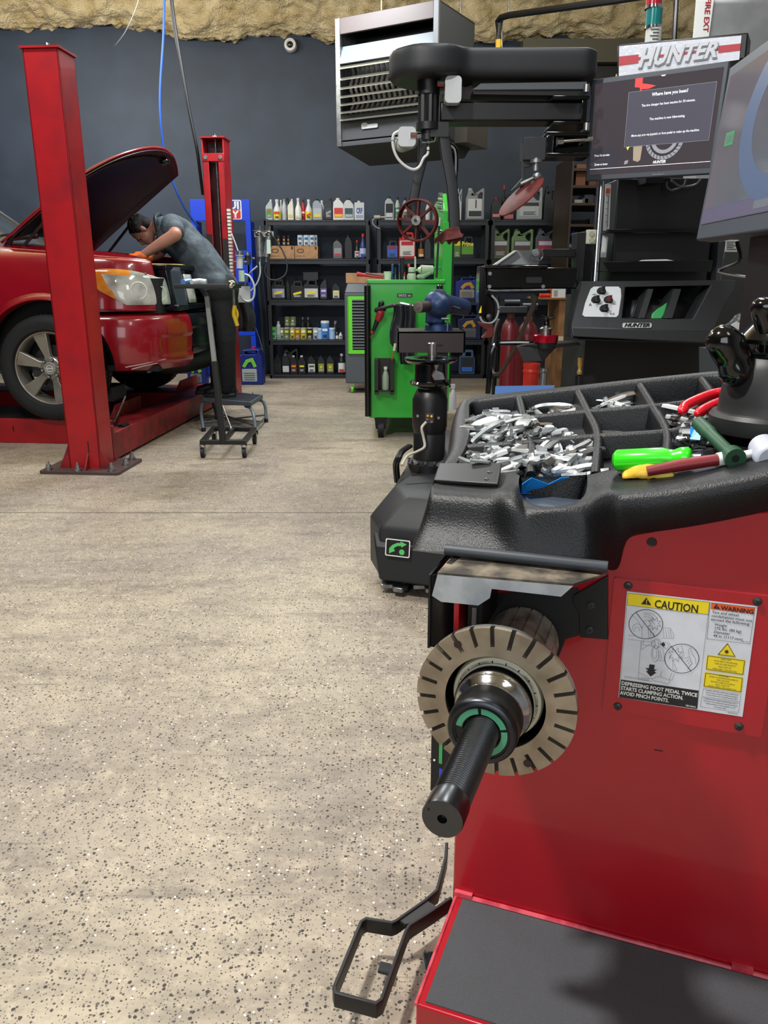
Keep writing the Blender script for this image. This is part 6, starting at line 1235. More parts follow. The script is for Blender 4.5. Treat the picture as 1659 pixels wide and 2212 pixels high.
mb = MB(m='zinc'); c_ = pc(1161, 548, Yl-.02); mb.tube([c_+Vector((.024*math.cos(a), -.0, .024*math.sin(a)-.006)) for a in [2*PI*k/20 for k in range(20)]], .003, 6, closed=True); mb.cyl(c_+Vector((-.01, 0, .004)), c_+Vector((-.01, -.012, .004)), .015, n=16); mb.build('pull_ring', tc)
mb = MB(m='black_satin'); pbx(mb, 1172, 1246, 538, 556, Yl+.1, .06); mb.build('upper_link', tc, bevel=.003)
mb = MB(m='black_gloss'); ppr(mb, [(1037, 575), (1050, 573), (1050, 636), (1046, 690), (1036, 690), (1034, 640)], Yl-.03, .12); ppr(mb, [(1048, 636), (1062, 636), (1070, 660), (1066, 690), (1046, 692)], Yl+.02, .03); mb.build('arm_end_plate', tc, bevel=.003)
mb = MB(m='#9AA0A4'); mb.tube(bez([pc(x, y, Yl-.04) for x, y in ((1062, 638), (1074, 652), (1077, 670), (1072, 688), (1060, 698), (1044, 696), (1037, 684))], 5), .0045, 8, m='#8A9094'); mb.ell(pc(1056, 684, Yl-.04), (.012, .012, .012), m='#3A3E40'); mb.build('wire_loop', tc)
mb = MB(m='tool_red'); ppr(mb, [(1034, 696), (1050, 698), (1066, 700), (1067, 724), (1061, 730), (1041, 731), (1049, 722), (1053, 714), (1038, 704)], Yl-.05, .06); mb.build('mount_hook', tc, bevel=.004)
mb = MB(m='yellow'); ppr(mb, [(1034, 676), (1040, 660), (1040, 676)], Yl-.036, .004); mb.build('warning_mark', tc)
# monitor
def q4(c, n=None): return lambda u, v: (c[0]*(1-u)+c[1]*u)*(1-v)+(c[3]*(1-u)+c[2]*u)*v
def flat4(c):
    n = (c[1]-c[0]).cross(c[3]-c[0]); o = Vector((0, 0, CAMZ)); d = c[2]-o; return [c[0], c[1], o+d*(n.dot(c[0]-o)/n.dot(d)), c[3]]
def monitor(parent, c, th, bz, label, back='black_satin'):
    c = flat4(c); f = q4(c); nn = (c[1]-c[0]).cross(c[3]-c[0]).normalized(); nn = nn if nn.dot(Vector((0, 0, CAMZ))-c[0]) > 0 else -nn
    mb = MB(m='#3A4049'); fr = [f(0, 1), f(1, 1), f(1, 0), f(0, 0)]
    mb.hexa([p-nn*th for p in fr]+[p for p in fr]); mo = mb.build('monitor', parent, bevel=.004, label=label)
    W_ = (c[1]-c[0]).length; H_ = (c[3]-c[0]).length; bu, bt, bb = bz[0]/W_, bz[1]/H_, bz[2]/H_
    g = lambda u, v, o=.0012: f(bu+(1-2*bu)*u, bt+(1-bt-bb)*v)+nn*o
    return mo, g, nn, f
c = [pc(1278, 172, 3.52), pc(1576, 131, 3.26), pc(1540, 375, 3.26), pc(1265, 391, 3.52)]
mo, g, nn, f = monitor(tc, c, .035, (.016, .018, .022), 'grey-framed monitor showing a sleep message')
mat('screen_dim', '#26242A', .12, emit=('#4A4244', .75)); mat('screen_low', '#2E2C33', .12, emit=('#4A4850', .5)); mat('dialog', '#34333C', .15, emit=('#54545E', .8))
mat('scr_white', '#D8D8DC', .4, emit=('#D6D8DE', .8)); mat('scr_red', '#B01A1E', .4, emit=('#C02020', .8)); mat('scr_grey', '#808088', .4, emit=('#808490', .5)); mat('scr_tan', '#8E8270', .4, emit=('#8E8270', .5)); mat('scr_yellow', '#E0E020', .4, emit=('#E0E020', .8))
mat('scr_dark', '#1E1C1E', .3, emit=('#1E1A1C', .4))
def quad(mb, g, u0, u1, v0, v1, o, m=None): mb.add([g(u0, v0, o), g(u1, v0, o), g(u1, v1, o), g(u0, v1, o)], [(0, 1, 2, 3)], m)
mb = MB(m='screen_dim'); quad(mb, g, 0, 1, 0, 1, .0012); sc = mb.build('screen', mo, fixn=False, flat=True)
mb = MB(m='screen_low'); mb.add([g(0, .70, .0016), g(.25, .72, .0016), g(.25, .96, .0016), g(0, .97, .0016)], [(0, 1, 2, 3)]); quad(mb, g, .0, 1, .935, .94, .002, 'scr_white')
def poly(mb, g, pts, o, m): mb.add([g(u, v, o) for u, v in pts], [tuple(range(len(pts)))], m)
poly(mb, g, [(.33, .0), (.39, .0), (.39, .06), (.44, .075), (.50, .10), (.44, .125), (.39, .12), (.385, .17), (.37, .10), (.33, .09)], .002, 'scr_red')
poly(mb, g, [(.53, .0), (.57, .0), (.56, .012), (.54, .012)], .002, 'scr_white')
# tyre arc under the dialog
def arc(cx, cy, rx, ry, a0, a1, w_, m, o=.0018, n=22):
    P1 = [(cx+rx*math.cos(math.radians(a0+(a1-a0)*k/n)), cy+ry*math.sin(math.radians(a0+(a1-a0)*k/n))) for k in range(n+1)]
    P2 = [(cx+(rx-w_)*math.cos(math.radians(a0+(a1-a0)*k/n)), cy+(ry-w_*1.3)*math.sin(math.radians(a0+(a1-a0)*k/n))) for k in range(n+1)]
    for k in range(n): mb.add([g(*P1[k], o), g(*P1[k+1], o), g(*P2[k+1], o), g(*P2[k], o)], [(0, 1, 2, 3)], m)
arc(.615, .66, .155, .225, 0, 180, .035, 'scr_grey'); arc(.615, .66, .125, .185, 0, 180, .012, 'scr_dark', .0022); arc(.615, .66, .11, .16, 0, 180, .03, 'scr_grey', .002)
for k in range(14): a = math.radians(12+12*k); mb.add([g(.615+.15*math.cos(a), .66+.22*math.sin(a), .0024), g(.615+.153*math.cos(a+.03), .66+.222*math.sin(a+.03), .0024), g(.615+.118*math.cos(a+.13), .66+.175*math.sin(a+.13), .0024), g(.615+.115*math.cos(a+.10), .66+.172*math.sin(a+.10), .0024)], [(0, 1, 2, 3)], 'scr_dark')
poly(mb, g, [(.36, .68), (.44, .66), (.43, .87), (.41, .89), (.37, .87)], .0018, 'scr_tan'); poly(mb, g, [(.305, .725), (.33, .715), (.318, .755)], .003, 'scr_yellow'); poly(mb, g, [(.30, .87), (.33, .86), (.325, .90), (.295, .91)], .0018, 'scr_grey')
quad(mb, g, .285, .965, .135, .72, .0026, 'dialog')
for (a, b_) in (((.285, .135), (.965, .138)), ((.285, .717), (.965, .72))): quad(mb, g, a[0], b_[0], a[1], b_[1], .0029, 'scr_grey')
for u in (.285, .963): quad(mb, g, u, u+.002, .135, .72, .0029, 'scr_grey')
mb.build('screen_picture', sc, fixn=False, flat=True)
def stext(mb, s, u, v, wd, ht, al='C', bold=.01, o=.0034, shear=0, m=None):
    vs, fs = text_geo(s, shear, bold, 1.0); w_ = max(x[0] for x in vs); k = wd/w_; ox = {'C': -wd/2, 'L': 0, 'R': -wd}[al]
    mb.add([g(u+ox+x[0]*k, v-x[1]*ht, o) for x in vs], fs, m)
for s_, u_, v_, w_, h_, kw_ in (('Where have you been?', .615, .205, .28, .050, dict(bold=.02)), ('The tire changer has been inactive for 30 minutes.', .61, .305, .42, .036, {}), ('The machine is now hibernating.', .615, .455, .28, .036, {}), ('Move any arm via joystick or foot pedal to wake up the machine.', .61, .615, .545, .036, {}), ('Press Go to raise', .035, .80, .13, .036, dict(al='L')), ('Down to lower', .04, .90, .115, .036, dict(al='L')), ('HUNTER', .59, .92, .105, .042, dict(bold=.03, shear=.3))):
    mb = MB(m='scr_white'); stext(mb, s_, u_, v_, w_, h_, **kw_); mb.build('screen_text', sc, fixn=False, flat=True)
ff = f; g_ = g; g = lambda u, v, o=.001: f(u, v)+nn*o
mb = MB(m='#7E8286'); stext(mb, 'ViewSonic', .59, .985, .095, .028); mb.build('maker_lettering', mo, fixn=False, flat=True)
mb = MB(m='black_satin'); pbx(mb, 1395, 1450, 200, 395, 3.62, .16); mb.build('monitor_arm', tc)
# header sign
c = [pc(1338, 100, 3.72), pc(1602, 77, 3.5), pc(1597, 129, 3.5), pc(1337, 168, 3.72)]; c = flat4(c); f = q4(c); n_ = (c[1]-c[0]).cross(c[3]-c[0]).normalized(); n_ = n_ if n_.y < 0 else -n_
mb = MB(m='black_satin'); out = [c[3]+(c[3]-c[2])*.02, c[2]+(c[2]-c[3])*.05, c[1]+(c[1]-c[0])*.05+(c[1]-c[2])*.12, c[0]+(c[0]-c[1])*.02+(c[0]-c[3])*.06]
mb.hexa([p-n_*.14 for p in out]+[p-n_*.002 for p in out]); sb = mb.build('header_box', tc, bevel=.006)
mb = MB(m='#C9CCD6'); MATS['sign_white'] = mat('sign_white', '#D2D5DE', .16, bump=(55, .5, .004)); mb.hexa([p-n_*.002 for p in (c[3], c[2], c[1], c[0])]+[p+n_*.003 for p in (c[3], c[2], c[1], c[0])], 'sign_white'); sp = mb.build('sign_panel', sb)
g = lambda u, v, o=.004: f(u, v)+n_*o
mb = MB(m='#A8182A'); quad(mb, g, .0, .17, .33, .62, .0045); quad(mb, g, .83, 1, .33, .62, .0045); quad(mb, g, .17, .83, .42, .52, .0042); mb.build('sign_stripe', sp, fixn=False, flat=True)
mb = MB(m='#8A8E94'); stext(mb, 'HUNTER', .50, .78, .66, .86, bold=.06, o=.008, shear=.35); mb.build('sign_shadow', sp, fixn=False, flat=True)
mb = MB(m='#C2C5CA'); stext(mb, 'HUNTER', .495, .75, .655, .84, bold=.035, o=.011, shear=.35); mb.build('sign_lettering', sp, fixn=False, flat=True)
mb = MB(m='#B9B49A'); ppr(mb, [(1334, 158), (1345, 156), (1345, 168), (1334, 169)], 3.75, .03); mb.build('corner_clip', sb)
# signal tower lamp
Yq = 3.75; x_ = pc(1411, 90, Yq); mb = MB(m='#C2C4BE'); t = thing('signal_lamp', 'red and teal stacked signal lamp standing on the header sign box', 'signal lamp', pc(1408, 97, Yq))
def zc(y): return pc(1411, y, Yq)
def seg(y0, y1, r, m, nm): mb = MB(m=m); a, b_ = zc(y1), zc(y0); a.x = pc(1410+(97-y1)*.02, y1, Yq).x; b_.x = a.x; mb.cyl(a, b_, r, n=28); return mb.build(nm, t)
seg(62, 97, .034, '#C2C4BE', 'white_base'); seg(57, 63, .036, 'chrome', 'chrome_ring'); seg(20, 57, .034, mat('teal_lens', '#0B6E6E', .2, coat=.6), 'teal_lens'); seg(13, 20, .036, 'chrome', 'chrome_ring'); seg(-30, 13, .034, mat('red_lens', '#A01428', .2, coat=.6), 'red_lens')
mb = MB(m='#4A4A4A'); p = zc(80)
for k in range(5): mb.box(p.x-.025+.012*(k % 2), p.x+.012, Yq-.0355, Yq-.034, p.z-.03+.012*k, p.z-.026+.012*k)
mb.build('lamp_print', t)
# console
Yk = 3.35; mb = MB(m='shroud')
def cn(px, py, Y): return pc(px, py, Y)
o1 = [(1258, 608), (1592, 605), (1588, 625), (1566, 660), (1535, 733), (1526, 742), (1252, 735), (1233, 728), (1234, 700)]
def slope(px, py): # console front leans: top is farther from the viewer
    return 3.50-.22*(py-605)/120.0
front = [cn(x, y, slope(x, y)) for x, y in o1]
win = [(1352, 620), (1536, 616), (1496, 690), (1345, 688)]
from mathutils.geometry import tessellate_polygon as _tp
loopo = [Vector(((x-1400)/100, (y-670)/100, 0)) for x, y in o1]; loopi = [Vector(((x-1400)/100, (y-670)/100, 0)) for x, y in win]
allp = o1+win; V1 = [cn(x, y, slope(x, y)) for x, y in allp]; V2 = [v+Vector((0, .10, -.0)) for v in V1]; tri = _tp([loopo, loopi]); n = len(allp)
fs = [tuple(t_) for t_ in tri]+[tuple(n+i for i in t_[::-1]) for t_ in tri]; k0 = len(o1)
fs += [(i, (i+1) % k0, (i+1) % k0+n, i+n) for i in range(k0)]+[(k0+i, k0+(i+1) % 4, k0+(i+1) % 4+n, k0+i+n) for i in range(4)]
mb.add(V1+V2, fs); mb.hexa([cn(1234, 708, 3.27), cn(1532, 716, 3.24), cn(1532, 716, 3.5), cn(1234, 708, 3.5), cn(1236, 700, 3.27), cn(1536, 708, 3.24), cn(1536, 708, 3.5), cn(1236, 700, 3.5)][:0] or [cn(1236, 727, 3.25), cn(1526, 742, 3.25), cn(1526, 742, 3.6), cn(1236, 727, 3.6), cn(1234, 706, 3.27), cn(1534, 714, 3.27), cn(1534, 714, 3.6), cn(1234, 706, 3.6)])
cs = mb.build('console', tc, bevel=.005)
mb = MB(m='black_satin'); mb.add([cn(x, y, slope(x, y)+.11) for x, y in ((1340, 612), (1545, 610), (1510, 700), (1335, 695))], [(0, 1, 2, 3)]); mb.build('pocket_back', cs, solid=.004)
for xs in ((1400, 1412, 1378, 1392), (1456, 1472, 1436, 1452)):
    mb = MB(m='#1C1F22'); V = [cn(xs[0], 624, slope(0, 624)+.0), cn(xs[1], 624, slope(0, 624)), cn(xs[3], 688, slope(0, 688)), cn(xs[2], 688, slope(0, 688))]; mb.prism(V, (0, .10, 0)); mb.build('pocket_divider', cs, bevel=.003)
pl = [(1283, 619), (1336, 619), (1341, 624), (1342, 640), (1336, 680), (1331, 685), (1263, 684), (1258, 680), (1264, 655), (1276, 624)]
mb = MB(m='#B4B8BA'); V = [cn(x, y, slope(x, y)-.003) for x, y in pl]; mb.prism(V, (0, .004, 0)); pn = mb.build('switch_plate', cs)
for x, y, m_ in ((1299, 630, 'black_satin'), (1287, 649, 'black_satin'), (1314, 649, '#5A1A1C'), (1305, 668, 'black_satin')):
    p = cn(x, y, slope(x, y)-.004); mb = MB(m='black_deep'); mb.cyl(p, p+Vector((0, -.006, .002)), .020, .018, 20); mb.cyl(p+Vector((0, -.006, .002)), p+Vector((0, -.030, .010)), .011, .008, 12, m=m_); mb.box(p.x-.006, p.x+.006, p.y-.034, p.y-.02, p.z+.004, p.z+.022, m=m_); mb.build('joystick', pn)
mb = MB(m='#202224')
for x, y, s, w_ in ((1284, 638, '-o-', .02), (1293, 659, '===', .02), (1326, 659, '=-', .018), (1322, 681, '==', .02), (1275, 661, 'A', .012)):
    p = cn(x, y, slope(x, y)-.0045); mb.text(s, lambda a, b_: (p.x+a, p.y, p.z+b_), .016, align='C', width=w_, bold=.02, m='#A02A2A' if x == 1326 else None)
mb.build('switch_symbols', pn, fixn=False)
mb = MB(m='#D2D5D6'); a, b_ = cn(1344, 708, slope(0, 708)-.003), cn(1404, 697, slope(0, 697)-.003); mb.plate([rrect(a.x, b_.x, a.z, b_.z, .006)], 0, .003, T(0, a.y, 0) @ rotx(PI/2-.0)); bd = mb.build('badge', cs)
mb = MB(m='#141618'); mb.text('HUNTER', lambda x, y: ((a.x+b_.x)/2+x, a.y-.0045, a.z+.004+y), .020, align='C', shear=.3, bold=.05, width=.105); mb.build('badge_lettering', bd, fixn=False)
mb = MB(m='#2E8A4A'); pts = [(1407, 688), (1409, 678), (1420, 668), (1433, 660), (1449, 648), (1446, 660), (1430, 688)]; mb.prism([cn(x, y, slope(x, y)+.03) for x, y in pts], (0, .012, 0)); mb.prism([cn(x, y, slope(x, y)+.05) for x, y in ((1428, 688), (1436, 668), (1448, 655), (1444, 688))], (0, .01, 0), '#A9B4B4')
tag(mb.build('plastic_bag', bevel=.004), 'green and clear plastic packet in the console pocket', 'packet')
# cone stand beside the console
mb = MB(m='black_gloss'); Yn = 3.6
mb.tube(bez([pc(x, y, Yn) for x, y in ((1054, 850), (1058, 800), (1062, 762), (1072, 744), (1090, 741), (1150, 741), (1210, 745))], 6), .012, 10); mb.build('cone_rack', tc)
mb = MB(m='#2A2B2C'); V = [pc(x, y, Yn-.1) for x, y in ((1118, 750), (1152, 752), (1172, 780), (1132, 782))]; mb.prism(V, (0, .02, 0)); V = [pc(x, y, Yn-.08) for x, y in ((1117, 749), (1140, 744), (1250, 740), (1255, 745), (1200, 752), (1172, 782), (1160, 752))]; mb.prism(V, (0, .14, 0), 'black_satin'); mb.build('cone_tray', tc, bevel=.002)
t = thing('centering_cone', 'red anodised centring cone with black spinner knob on the cone tray', 'cone', pc(1173, 745, Yn)); cx = pc(1173, 740, Yn).x; Zc = lambda y: pc(1173, y, Yn).z; Mc = T(cx, Yn-.05, 0)
mb = MB(m=mat('anodised_red', '#B0142C', .22, .7)); mb.lathe([(.001, Zc(737)), (R(26), Zc(737)), (R(27), Zc(733)), (R(27), Zc(723)), (R(25), Zc(721)), (.001, Zc(721))], Mc, 36); mb.build('red_ring', t)
mb = MB(m='black_satin'); mb.lathe([(.001, Zc(750)), (R(24), Zc(750)), (R(25), Zc(737)), (.001, Zc(737))], Mc, 32); mb.build('cone_base', t)
mb = MB(m='steel'); mb.lathe([(R(12), Zc(721)), (R(12), Zc(712)), (R(14), Zc(711)), (R(14), Zc(708)), (R(9), Zc(705)), (R(9), Zc(702))], Mc, 24); mb.build('collar', t)
mb = MB(m='black_gloss'); mb.lathe([(.001, Zc(709)), (R(11), Zc(709)), (R(7), Zc(700)), (R(6), Zc(690)), (R(8), Zc(684)), (.001, Zc(684))], Mc, 20)
for s in (-1, 1): mb.tube(bez([(cx, Yn-.05, Zc(688)), (cx+s*R(8), Yn-.055, Zc(685)), (cx+s*R(14), Yn-.06, Zc(683))], 4), .009, 10)
mb.build('spinner_knob', t)
mb = MB(m='steel'); mb.lathe([(.001, Zc(832)), (R(8), Zc(832)), (R(8), Zc(802)), (R(10), Zc(800)), (R(10), Zc(793)), (.001, Zc(793))], Mc, 20); mb.build('stem', t)
mb = MB(m='#9A7A3A'); Mb = T(pc(1241, 790, Yn).x, Yn-.1, 0); mb.lathe([(.001, Zc(803)), (R(5), Zc(803)), (R(6), Zc(797)), (R(4), Zc(794)), (R(4), Zc(788)), (R(5.5), Zc(784)), (R(5.5), Zc(768)), (.001, Zc(768))], Mb, 8); mb.build('brass_fitting', tc)
mb = MB(m='black_satin'); mb.lathe([(.001, Zc(850)), (R(8), Zc(850)), (R(8), Zc(806)), (.001, Zc(804))], Mb, 14); mb.build('hose_coupling', tc)
# blue board
mb = MB(m='#5A84C8'); a = [pc(1070, 835, 3.3), pc(1198, 832, 3.3)]; mb.hexa([pc(1068, 862, 3.3), pc(1196, 862, 3.3), pc(1196, 862, 3.36), pc(1068, 862, 3.36), pc(1070, 834, 3.3), pc(1198, 832, 3.3), pc(1198, 832, 3.36), pc(1070, 834, 3.36)]); mb.build('blue_panel', tc, label='pale blue panel')
# red cylinders, bucket, box, rack behind
for i, (px, pr, y0, Y, lb) in enumerate(((1098, 19, 688, 5.3, 'dull red gas cylinder strapped on the hand truck, left one'), (1136, 22, 694, 5.5, 'dull red gas cylinder behind the hose, right one'))):
    kk = (pc(1100, 800, Y).x-pc(1000, 800, Y).x)/100; x = pc(px, 800, Y).x; zt_ = pc(px, y0, Y).z; t = thing('gas_cylinder', lb, 'cylinder', (x, Y, 0), group=None)
    mb = MB(m=mat('cyl_red', '#640C16', .4, coat=.2)); mb.lathe([(.001, 0.02), (pr*kk, .02), (pr*kk, zt_-.10), (pr*kk*.85, zt_-.04), (pr*kk*.5, zt_-.005), (.001, zt_)], T(x, Y, 0), 36); mb.build('cylinder_body', t)
    mb = MB(m='#7A3A24'); mb.cyl((x, Y, zt_-.02), (x, Y, zt_+.03), pr*kk*.4, n=16); mb.build('neck_ring', t)
    mb = MB(m='dark_steel'); mb.cyl((x, Y, zt_+.03), (x, Y, zt_+.10), .02, n=12); mb.cyl((x-.05, Y-.03, zt_+.10), (x+.05, Y-.03, zt_+.10), .022, n=12); mb.build('valve', t)
t = thing('hand_truck', 'black hand truck holding the red gas cylinders', 'hand truck', pc(1080, 900, 5.2)); mb = MB(m='#2E3034'); pbx(mb, 1080, 1140, 662, 676, 5.2, .12); mb.build('strap_bar', t, bevel=.004); mb = MB(m='black_satin')
for px in (1074, 1150): mb = MB(m='black_satin'); a = pc(px, 670, 5.65); mb.tube([(a.x, 5.65, .05), (a.x, 5.65, a.z+.1)], .016, 8); mb.build('upright', t)
mb = MB(m='black_satin'); a, b_ = pc(1074, 700, 5.2), pc(1158, 700, 5.2); mb.box(a.x, b_.x, 5.05, 5.72, .0, .02); mb.build('toe_plate', t)
hose('rubber_hose', [pc(x, y, Y) for x, y, Y in ((1160, 632, 3.62), (1152, 660, 3.8), (1135, 700, 4.1), (1120, 735, 4.4), (1100, 775, 4.7), (1080, 805, 4.9), (1066, 806, 5.0), (1062, 780, 5.1), (1068, 720, 5.15), (1078, 690, 5.18))], [.012][0], '#2A1C1C', 'dark rubber hose curving in front of the red cylinders')
t = thing('bucket', 'orange-red plastic bucket standing beside the gas cylinders', 'bucket', pc(1150, 860, 5.0)); x = pc(1148, 800, 5.0).x; kk = (pc(1100, 800, 5.).x-pc(1000, 800, 5.).x)/100; zt_ = pc(1148, 785, 5.0).z
mb = MB(m=mat('bucket_red', '#B82A1C', .4)); mb.lathe([(.001, 0), (14*kk, 0), (17*kk, zt_-.06), (18.5*kk, zt_-.055), (18.5*kk, zt_-.04), (17.5*kk, zt_-.035), (18.5*kk, zt_-.02), (18.5*kk, zt_), (17*kk, zt_), (13*kk, .01), (.001, .01)], T(x, 5.0, 0), 32); mb.build('bucket_body', t)
t = thing('wooden_stand', 'brown wooden stand behind the tire changer console', 'wooden stand', pc(1222, 840, 6.0)); mb = MB(m=mat('plywood', '#8A6238', .6, var=(8, '#6E4A28', .4, .6))); a_ = pc(1209, 643, 6.0); mb.box(a_.x, pc(1232, 643, 6.0).x, 6.0, 6.4, 0, a_.z-.012); mb.box(pc(1160, 643, 6.0).x, pc(1236, 643, 6.0).x, 5.98, 6.4, a_.z-.012, a_.z); mb.build('panel', t); mb = MB(m='#B9B090'); pbx(mb, 1206, 1235, 728, 742, 5.95, .05); mb.build('paper_stack', t)
mb = MB(m='wood'); a_ = pc(1236, 640, 6.1); mb.box(a_.x, a_.x+.12, 6.1, 6.5, 0, a_.z); mb.build('side_panel', t)
t = thing('labelled_carton', 'small white carton with orange edge below the black arm', 'box', pc(1205, 643, 6.02)); mb = MB(m='#C9CCCA'); pbx(mb, 1192, 1222, 624, 643, 6.02, .15); mb.build('carton_body', t); mb = MB(m='#8A9088'); pbx(mb, 1196, 1205, 627, 640, 6.018, .002); mb.build('label', t); mb = MB(m='#C2502A'); pbx(mb, 1189, 1193, 624, 643, 6.02, .15); mb.build('orange_edge', t)
mb = MB(m='#C02A1C'); mb.capsule(pc(1168, 637, 6.05), pc(1184, 638, 6.05), .020, .016); tag(mb.build('red_grip'), 'bright red plastic grip lying under the black arm', 'grip')
t = thing('crate_shelf', 'brown wooden shelf rack with boxes in the back right corner', 'shelf rack', pc(1270, 700, 8.6)); mb = MB(m='#4E3826')
x0, x1 = pc(1238, 400, 8.6).x, pc(1300, 400, 8.6).x+.3
for yy in (345, 382, 420, 466, 520, 580): mb = MB(m='#3E2E22'); z = pc(1250, yy+18, 8.6).z; mb.hexa([(x0, 8.6, z-.1), (x0+.03, 8.6, z-.1), (x1, 9.2, z+.02), (x1, 9.25, z+.02), (x0, 8.6, z-.07), (x0+.03, 8.6, z-.07), (x1, 9.2, z+.05), (x1, 9.25, z+.05)]) if False else mb.box(x0, x1, 8.6, 9.4, z-.025, z); mb.build('shelf', t)
mb = MB(m='#3A2B20'); z1 = pc(1250, 335, 8.6).z; mb.box(x0-.02, x0, 8.6, 9.4, 0, z1); mb.build('side_board', t); mb = MB(m='#3A2B20'); mb.box(x1, x1+.02, 8.6, 9.4, 0, z1); mb.build('side_board', t)
for i, (a, b_, y0, y1, m_, nm_, lb) in enumerate(((1243, 1268, 352, 400, '#7E4E30', 'wooden_crate', 'reddish brown crate on the highest board of the corner rack'), (1272, 1290, 385, 400, '#6A4430', 'wooden_crate', 'small brown crate right of the upper crate'), (1240, 1258, 445, 454, '#A9A49C', 'metal_part', 'light metal part lying on the corner rack'), (1262, 1284, 418, 438, '#3A3C40', 'metal_part', 'dark steel block lying on the corner rack'), (1258, 1272, 432, 444, '#5E5A54', 'metal_part', 'grey metal block beside the dark steel block'))):
    zz = min([pc(1250, yy+18, 8.6).z for yy in (345, 382, 420, 466, 520, 580)], key=lambda z: abs(z-pc(a, y1, 8.7).z)); aa, bb = pc(a, y1, 8.7), pc(b_, y0, 8.7); h = bb.z-aa.z
    mb = MB(m=m_); mb.box(aa.x, bb.x, 8.7, 9.0, zz, zz+h); tag(mb.build(nm_, bevel=.006), lb, 'crate' if 'crate' in nm_ else 'metal part')
# right background: dark post, label, hand grinder
t = thing('cabinet', 'tall black cabinet standing behind the near monitor', 'cabinet', pc(1600, 900, 4.6)); mb = MB(m='black_deep'); pbx(mb, 1565, 1637, 480, 1048, 4.6, .4); mb.box(pc(1565, 700, 4.6).x, pc(1637, 700, 4.6).x, 4.6, 5.0, 0, .3); mb.build('cabinet_body', t)
mb = MB(m='#C4C8C6'); pbx(mb, 1566, 1596, 518, 544, 4.59, .005); lb_ = mb.build('label', t); mb = MB(m='#202224')
for k in range(5): pbx(mb, 1570, 1590-(k % 2)*5, 522+k*4, 523.4+k*4, 4.588, .002)
mb.build('label_print', lb_)
mb = MB(m='#8C8E8C'); a = pc(1640, 560, 5.2); mb.box(a.x, 3.7, 5.2, 5.3, 0, 1.9); struct(mb.build('wall_side', flat=True))
mb = MB(m='#3A3226'); a = pc(1610, 700, 4.4); mb.cyl((a.x, 4.4, pc(0, 725, 4.4).z), (a.x+.7, 4.4, pc(0, 720, 4.4).z), .09, n=24); tag(mb.build('floor_pipe'), 'dark brown horizontal drum behind the black joystick handle', 'drum')
# ---------------------------------------------------------------- wheel balancer
BA = math.radians(-20.2); Nn = Vector((math.sin(-BA), math.cos(BA), 0)); BL0 = Nn*1.07
BF = Frame(BL0, BA)
bal = thing('wheel_balancer', 'red wheel balancer with threaded spindle, black weight tray and caution label', 'wheel balancer', tuple(BL0), BA)
TP = (-.14, -.21, 1)
TP0 = .935
def bp(px, py, n=None, z=None, dz=0): # balancer-local point seen at a pixel
    if n is not None: return BF.at(px, py, y=n)
    if z is not None: return BF.at(px, py, z=z)
    return BF.at(px, py, plane=TP+(TP0+dz,))
def tz(s, n, dz=0): return TP0+dz+.14*s+.21*n
# cabinet
mb = MB(BF, 'machine_red'); top = [(-.27, .845), (-.06, .86), (-.02, .875), (.12, .918), (.4, .965), (1.0, .99)]
mb.prism([(-.27, 0, 0), (1.0, 0, 0)]+[(s, 0, z) for s, z in reversed(top)], (0, .30, 0)); mb.build('cabinet', bal, bevel=.004)
mb = MB(BF, 'machine_red'); mb.box(-.262, 1.0, -.226, -.001, .0, .204); stp = mb.build('base_step', bal, bevel=.003)
mat('grit', '#4E5054', .8, var=(900, '#5E6064', .45, .6), bump=(1400, 1.0, .002)); mb = MB(BF, 'grit'); mb.box(-.250, 1.0, -.218, -.010, .204, .2065); mb.build('grip_mat', stp)
mb = MB(BF, 'machine_red_edge'); mb.tube([(-.262, -.226, .204), (-.262, -.002, .204)], .003, 6); mb.tube([(-.262, -.004, .206), (1.0, -.004, .206)], .004, 6)
mb.box(-.265, -.235, -.008, .0, .205, .214); mb.box(.165, .195, -.008, 0, .205, .214); mb.build('weld_bead', stp)
q = bp(1408, 1171, n=0); mb = MB(BF, 'black_deep'); mb.cyl(q+Vector((0, .0, 0)), q+Vector((0, -.0006, 0)), .0052, n=20); mb.build('screw_hole', bal); mb = MB(BF, '#5A0E14'); mb.lathe([(.0052, 0), (.0068, .0008), (.0068, 0)], T(q) @ rotx(PI/2), 24, caps=False); mb.build('hole_rim', bal)
q = bp(1422, 1621, n=0); mb = MB(BF, '#4E0A10'); mb.box(q.x-.006, q.x+.006, -.0006, 0, q.z-.001, q.z+.001); mb.build('rivet_mark', bal)
# label panel
mb = MB(BF, 'machine_red'); mb.plate([rrect(-.053, .158, .600, .806, .003)], 0, .006, rotx(PI/2)); lp = mb.build('label_panel', bal, bevel=.0012)
for px, py in ((1357, 1265), (1636, 1299), (1334.5, 1525.6), (1596, 1569)):
    q = bp(px, py, n=-.006); mb = MB(BF, '#2E2A2A'); mb.lathe([(.001, .0035), (.003, .0035), (.0055, .002), (.006, 0)], T(q) @ rotx(PI/2), 20); 
    for a in (.5, .5+PI/2): mb.box(-.0032, .0032, -.0006, .0006, .0033, .0037, M=T(q) @ rotx(PI/2) @ rotz(a), m='black_deep')
    mb.build('cap_screw', lp)
